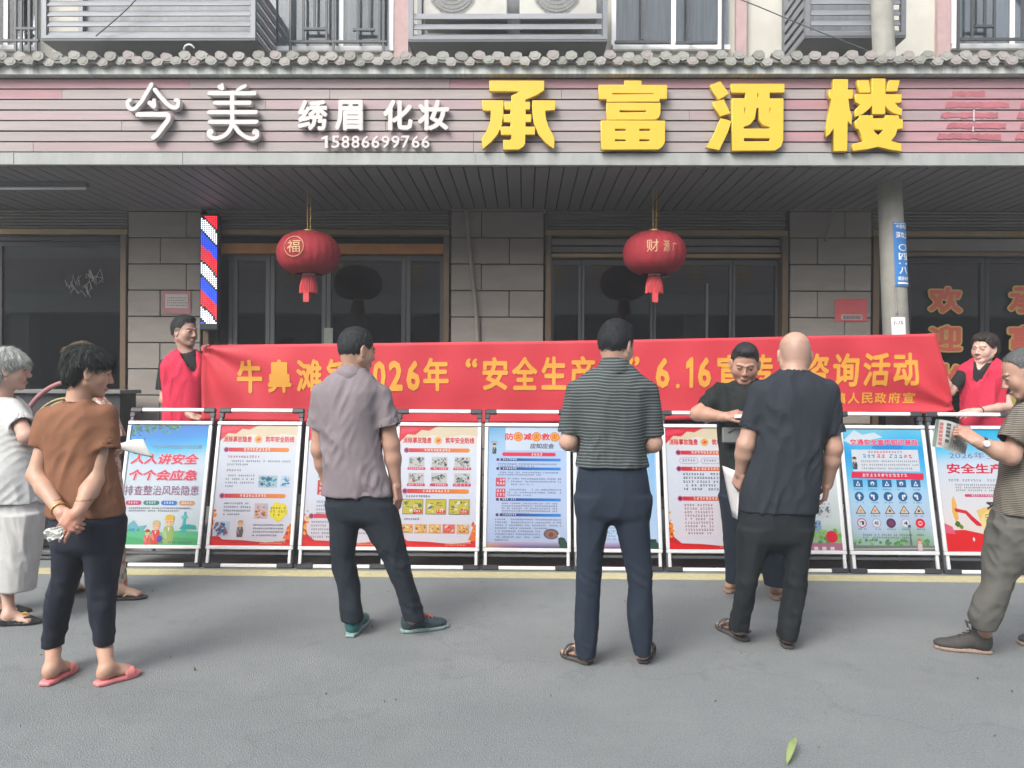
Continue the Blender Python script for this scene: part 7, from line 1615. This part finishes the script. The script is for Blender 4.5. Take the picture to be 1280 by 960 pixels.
p.legs([(630, 926, 1021, .125), (650, 923, 1019, .13), (675, 922, 1015, .125), (690, 926, 1012, .1)], [(660, 922, 970, .115), (700, 922, 955, .095), (730, 920, 947, .085), (755, 916, 942, .078, .03), (770, 912, 938, .072, .05), (788, 910, 936, .066, .07)],
    [(660, 968, 1016, .115), (700, 980, 1011, .095), (740, 977, 1008, .085), (770, 972, 1003, .078), (785, 970, 1000, .072), (799, 972, 996, .064)], cloth('trousers_black', (.013, .017, .020)), fold=.004, seed=53)
h1, t1 = G(932, 802), G(898, 783); h2, t2 = G(985, 811), G(980, 791)
foot_skin(p.F, h1+(t1-h1)*.06, h1+(t1-h1)*.95, .02, p.W(923, 786, .08), .034); foot_skin(p.F, h2+(t2-h2)*.06, h2+(t2-h2)*.95, .02, p.W(985, 796, 0), .034)
sg = mat('sandal_grey', (.07, .068, .065), .6); shoe('sandal', p.o, h1, t1, (sg, sg)); shoe('sandal', p.o, h2, t2, (sg, sg))
def buzz2(x, y, z): m = (z > np.interp(y, [-.1, -.06, -.02, .02, .04], [-.05, -.055, .0, .01, .1])) & (z < .05); return m*.22
p.body(stubble=buzz2, brow=(.12, .10, .09))
g = MB(); q = [p.W(903, 582, .30), p.W(926, 591, .12), p.W(927, 605, .10), p.W(921, 649, .14)]; n = 6; vs = []
A_, B_, C_ = q[0], q[1], q[3]; 
for i in range(n+1):
    for j in range(n+1): u, v = i/n, j/n; w_ = (A_*(1-u)+B_*u)*(1-v)+(p.W(916, 646, .28)*(1-u)+C_*u)*v; vs.append(tuple(w_+Vector((0, .01*math.sin(3*v+2*u), 0))))
g.add(vs, [(i*(n+1)+j, (i+1)*(n+1)+j, (i+1)*(n+1)+j+1, i*(n+1)+j+1) for i in range(n) for j in range(n)])
fy = tag(g.obj('leaflet', MATS['paper_white'], None, smooth=True), 'white leaflet hanging from the left hand of the bald man', 'leaflet'); md = fy.modifiers.new('t', 'SOLIDIFY'); md.thickness = .0012

# ---- vest man, left end of the banner ----
vm = cloth('vest_red', lin(222, 40, 78), fold=0) if False else cloth('vest_red', lin(190, 46, 72))
bs = cloth('shirt_black', (.016, .018, .019))
p = Person('man in a red vest holding the left end of the banner', 6.48, .15, tone=(.40, .24, .185), foot=(230, 700))
rows = [(560, 206, 256, .13), (530, 206, 257, .13), (500, 207, 258, .13), (475, 205, 258, .13), (458, 203, 259, .125), (450, 206, 257, .11), (444, 212, 252, .095), (439, 219, 247, .075), (435, 224, 242, .06)]
p.head(231, 415, -.02, 112, 0, sc=1.08, neck=(233, 441, 0), nr=.058); p.torso(rows); p.hair('flat', (.018, .018, .018), 61)
S1, E1, W1 = p.arm((208, 458, 0), (206, 500, -.03), (240, 520, -.12), (.050, .042, .028)); p.hand(W1, (.9, -.1, -.2), (.1, -.4, .8), 1, curl=(.6, .7, .8, .8))
S2, E2, W2 = p.arm((254, 458, 0), (272, 490, .0), (263, 449, -.08), (.05, .042, .027)); p.hand(W2, p.W(257, 425, -.15)-W2, (0, .95, .3), 1, curl=(.35, .5, .6, .7), thumb=.4, sc=.95)
sh_ = p.shirt(rows, [((208, 456, 0), (203, 488, -.02), .060, .058), ((254, 457, 0), (264, 482, -.02), .058, .056)], bs, fold=.003, seed=62, grow=-.016)
p.shirt([r if i > 3 else r for i, r in enumerate(rows)], [], vm, name='vest', fold=.005, seed=63, grow=.014, neck=.075, vcut=((235, 436, -.07), (246, 484, -.165), .072, .004))
p.legs([(545, 208, 256, .12), (580, 208, 256, .12)], [(560, 208, 234, .11), (620, 210, 233, .085), (672, 212, 230, .07)], [(560, 230, 256, .11), (620, 233, 256, .085), (672, 236, 254, .07)], cloth('trousers_grey', (.03, .03, .035)), fold=.003, h=.012)
z = .15; 
for px in (221, 245): q = p.W(px, 690, 0); shoe('shoe', p.o, Vector((q.x, p.Y+.08, z)), Vector((q.x+.02, p.Y-.2, z)), (bk, bk)); p.F.cone(p.W(px, 668, 0), Vector((q.x, p.Y+.02, z+.07)), .036, .032)
def buzz3(x, y, z): m = (z > np.interp(y, [-.1, -.04, -.01, .02, .05, .075], [-.06, -.05, .0, .0, .045, .066])); return m*.7
p.body(stubble=buzz3)

# ---- vest woman, right end of the banner ----
p = Person('woman in a red vest holding the right end of the banner', 6.42, .15, tone=(.56, .36, .29), foot=(1228, 700))
rows = [(560, 1203, 1254, .12), (530, 1204, 1253, .12), (505, 1204, 1252, .12), (485, 1203, 1253, .12), (470, 1200, 1256, .112), (462, 1199, 1258, .11), (456, 1205, 1252, .095), (451, 1213, 1246, .075), (447, 1219, 1240, .06)]
p.head(1230, 436, -.02, 238, 3, roll=-4, sc=1.03, fat=1.04, neck=(1230, 456, 0), nr=.050); p.torso(rows); p.hair('tied', (.030, .022, .020), 71)
S1, E1, W1 = p.arm((1205, 470, 0), (1187, 490, -.0), (1176, 464, -.06), (.045, .038, .024)); p.hand(W1, (-.2, -.1, 1), (0, -.95, .3), 1, curl=(.9, 1., 1.1, 1.2), sc=.9)
S2, E2, W2 = p.arm((1254, 470, 0), (1259, 508, -.06), (1221, 514, -.22), (.044, .038, .024)); p.hand(W2, p.W(1196, 517, -.25)-W2, (.1, -.6, .75), -1, curl=(.35, .4, .45, .5), sc=.92)
p.shirt(rows, [((1204, 468, 0), (1192, 483, .0), .054, .050), ((1253, 469, 0), (1258, 493, -.03), .060, .062)], bs, fold=.003, seed=72, grow=-.016, neck=.056, vcut=((1227, 450, -.08), (1222, 473, -.13), .056, .012))
p.shirt(rows, [], vm, name='vest', fold=.006, seed=73, grow=.014, neck=.075, vcut=((1230, 446, -.07), (1214, 503, -.160), .070, .004))
p.legs([(545, 1202, 1257, .12), (580, 1202, 1257, .12)], [(560, 1202, 1231, .11), (620, 1205, 1229, .085), (672, 1208, 1226, .07)], [(560, 1228, 1257, .11), (620, 1231, 1255, .085), (672, 1234, 1252, .07)], cloth('trousers_grey', (.03, .03, .035)), fold=.003, h=.012)
for px in (1217, 1243): q = p.W(px, 690, 0); shoe('shoe', p.o, Vector((q.x, p.Y+.08, z)), Vector((q.x+.02, p.Y-.2, z)), (bk, bk)); p.F.cone(p.W(px, 668, 0), Vector((q.x, p.Y+.02, z+.07)), .034, .03)
p.body(brow=(.10, .07, .06), lips=(.50, .10, .12))
def wrist_band(W_, E_, r, m, lab, cat, name, t=.005, f=.1):
    g = MB(); c = W_+(E_-W_)*f; d = (E_-W_).normalized(); a = d.cross(Vector((0, 0, 1))).normalized(); b = d.cross(a); g.tube([c+(a*math.cos(2*math.pi*k/20)+b*math.sin(2*math.pi*k/20))*r for k in range(21)], t, 6); return tag(g.obj(name, m, None, smooth=True), lab, cat)
wrist_band(W2, E2, .030, m_plast, 'thin dark wristband on the woman holding the right end of the banner', 'wristband', 'wristband')

# ---- man in the striped shirt at the right edge ----
p = Person('man in a tan striped shirt reading a newspaper at the right edge', 4.02, tone=(.42, .25, .185), foot=(1235, 800))
rows = [(642, 1246, 1330, .14), (620, 1247, 1332, .145), (600, 1252, 1334, .15), (575, 1256, 1334, .15), (550, 1258, 1334, .145), (530, 1260, 1332, .135), (515, 1265, 1328, .12), (505, 1272, 1320, .1), (497, 1279, 1310, .08), (492, 1284, 1304, .065)]
p.head(1281, 467, -.02, -64, 22, sc=1.05, neck=(1292, 498, 0), nr=.056); p.torso(rows); p.hair('thin', (.09, .095, .095), 81)
S1, E1, W1 = p.arm((1282, 522, -.09), (1263, 570, -.12), (1222, 552, -.10), (.052, .046, .030)); p.hand(W1, p.W(1205, 540, -.06)-W1, (-.1, -.75, .65), -1, curl=(.75, .85, .9, .9), thumb=.3, sc=.97)
p.arm((1320, 520, .1), (1330, 570, .12), (1300, 560, .2)); p.hand((1300, 560, .2), (-.8, .3, .1), (0, .5, .8), 1)
ss = cloth('shirt_tan_stripe', (.055, .048, .042), stripes=((.21, .19, .155), .0092, .52))
p.shirt(rows, [((1281, 520, -.10), (1263, 552, -.12), .072, .066), ((1318, 520, .08), (1326, 552, .1), .066, .064)], ss, fold=.006, seed=82, freq=(13, 13, 6))
p.legs([(636, 1245, 1330, .13), (655, 1241, 1330, .135), (690, 1240, 1325, .13)], [(655, 1240, 1292, .125), (672, 1235, 1289, .12), (690, 1231, 1284, .112), (712, 1229, 1275, .1), (727, 1229, 1268, .095), (740, 1224, 1264, .088), (752, 1216, 1260, .082), (768, 1212, 1254, .074), (779, 1214, 1248, .066), (786, 1217, 1243, .06)],
    [(655, 1275, 1330, .125), (700, 1282, 1330, .11, .05), (740, 1290, 1330, .09, .1), (780, 1292, 1325, .075, .15)], cloth('trousers_grey_work', (.10, .098, .088)), fold=.008, seed=83, freq=(14, 14, 8))
bt = mat('boot_canvas', (.05, .047, .045), .8, noise=.15, nscale=40, bump=.3, bscale=300); bs2 = mat('boot_sole', (.28, .20, .15), .7, noise=.15, nscale=25)
shoe('boot', p.o, G(1237, 817), G(1170, 810), (bt, bs2, bt)); shoe('boot', p.o, G(1336, 806), G(1276, 806), (bt, bs2, bt))
p.F.cone(p.W(1232, 784, 0), G(1230, 812)+Vector((0, 0, .06)), .036, .032); p.F.cone(p.W(1308, 776, .15), G(1325, 804)+Vector((0, 0, .06)), .036, .032)
p.body()
wt = thing('wristwatch', 'silver wristwatch with a dark strap on the man reading the newspaper', 'watch', tuple(W1+(E1-W1)*.12))
g = MB(); c = W1+(E1-W1)*.14; d = (E1-W1).normalized(); a = d.cross(Vector((0, 0, 1))).normalized(); b = d.cross(a); rr = .033
vs = []; N_ = 20
for k in range(N_): q = a*math.cos(2*math.pi*k/N_)+b*math.sin(2*math.pi*k/N_); vs += [tuple(c+q*rr-d*.009), tuple(c+q*(rr+.003)-d*.008), tuple(c+q*(rr+.003)+d*.008), tuple(c+q*rr+d*.009)]
g.add(vs, [(4*k+j, 4*((k+1) % N_)+j, 4*((k+1) % N_)+j+1, 4*k+j+1) for k in range(N_) for j in range(3)]); g.obj('strap', m_plast, wt)
g = MB(); q = Vector((0, -1, .1)); e1 = d; e2 = d.cross(q).normalized(); cc = c+q*(rr+.002); g.add([tuple(cc+(e1*math.cos(t_)+e2*math.sin(t_))*.017+q*h_) for h_ in (0, .007) for t_ in [2*math.pi*k/16 for k in range(16)]], [tuple(range(16, 32))]+[(k, (k+1) % 16, 16+(k+1) % 16, 16+k) for k in range(16)]); g.obj('case', m_alu, wt)
# newspaper
n = 14; A_, B_, C_, D_ = p.W(1170, 524, .02), p.W(1214, 533, .10), p.W(1206, 568, .04), p.W(1165, 558, -.02)
def news(u, v): q = (A_*(1-u)+B_*u)*(1-v)+(D_*(1-u)+C_*u)*v; return q+Vector((0, -.02*math.sin(math.pi*u)+.006*math.sin(9*u+3*v), .004*math.sin(7*u)))
g = MB(); g.add([tuple(news(i/n, j/n)) for i in range(n+1) for j in range(n+1)], [(i*(n+1)+j, (i+1)*(n+1)+j, (i+1)*(n+1)+j+1, i*(n+1)+j+1) for i in range(n) for j in range(n)])
nw = tag(g.obj('newspaper', mat('newsprint', (.36, .37, .35), .85, noise=.05), None, smooth=True), 'grey newspaper page held up by the man at the right edge', 'newspaper')
def ink(name, rects, m):
    g = MB()
    for (u0, v0, u1, v1) in rects: g.add([tuple(news(a_, b_)+Vector((0, -.003, 0))) for a_, b_ in ((u0, v1), (u1, v1), (u1, v0), (u0, v0))], [(0, 1, 2, 3)])
    g.obj(name, m, nw)
rc = []
for cx in (.42, .50, .58, .66, .74, .82):
    v = .12
    while v < .9: dv = random.uniform(.03, .09); rc.append((cx+.01, v, cx+.055, min(.92, v+dv*.6))); v += dv
ink('newsprint_columns', rc, mat('newsprint_ink', (.2, .21, .2), .85)); ink('headline', [(.27, .08+.13*k, .37, .17+.13*k) for k in range(4)]+[(.28, .66, .38, .76)], mat('ink_dark', (.06, .06, .06), .8)); ink('headline', [(.12, .1+.14*k, .2, .2+.14*k) for k in range(6)], mat('ink_red', (.35, .1, .1), .8)); ink('margin_band', [(0, 0, .08, 1)], mat('ink_green', (.12, .17, .14), .8))
# ---------- thin street haze ----------
hz = MB(); hz.box(-20, 20, -9.5, 13, -1.2, 7.5)
hm = bpy.data.materials.new('haze'); hm.use_nodes = True; hn = hm.node_tree; hn.nodes.clear(); ho_ = hn.nodes.new('ShaderNodeOutputMaterial'); pv = hn.nodes.new('ShaderNodeVolumePrincipled')
pv.inputs['Color'].default_value = (.93, .96, 1, 1); pv.inputs['Density'].default_value = .0062; pv.inputs['Anisotropy'].default_value = .2
hn.links.new(pv.outputs[0], ho_.inputs['Volume']); hz.obj('haze', hm, kind='stuff')
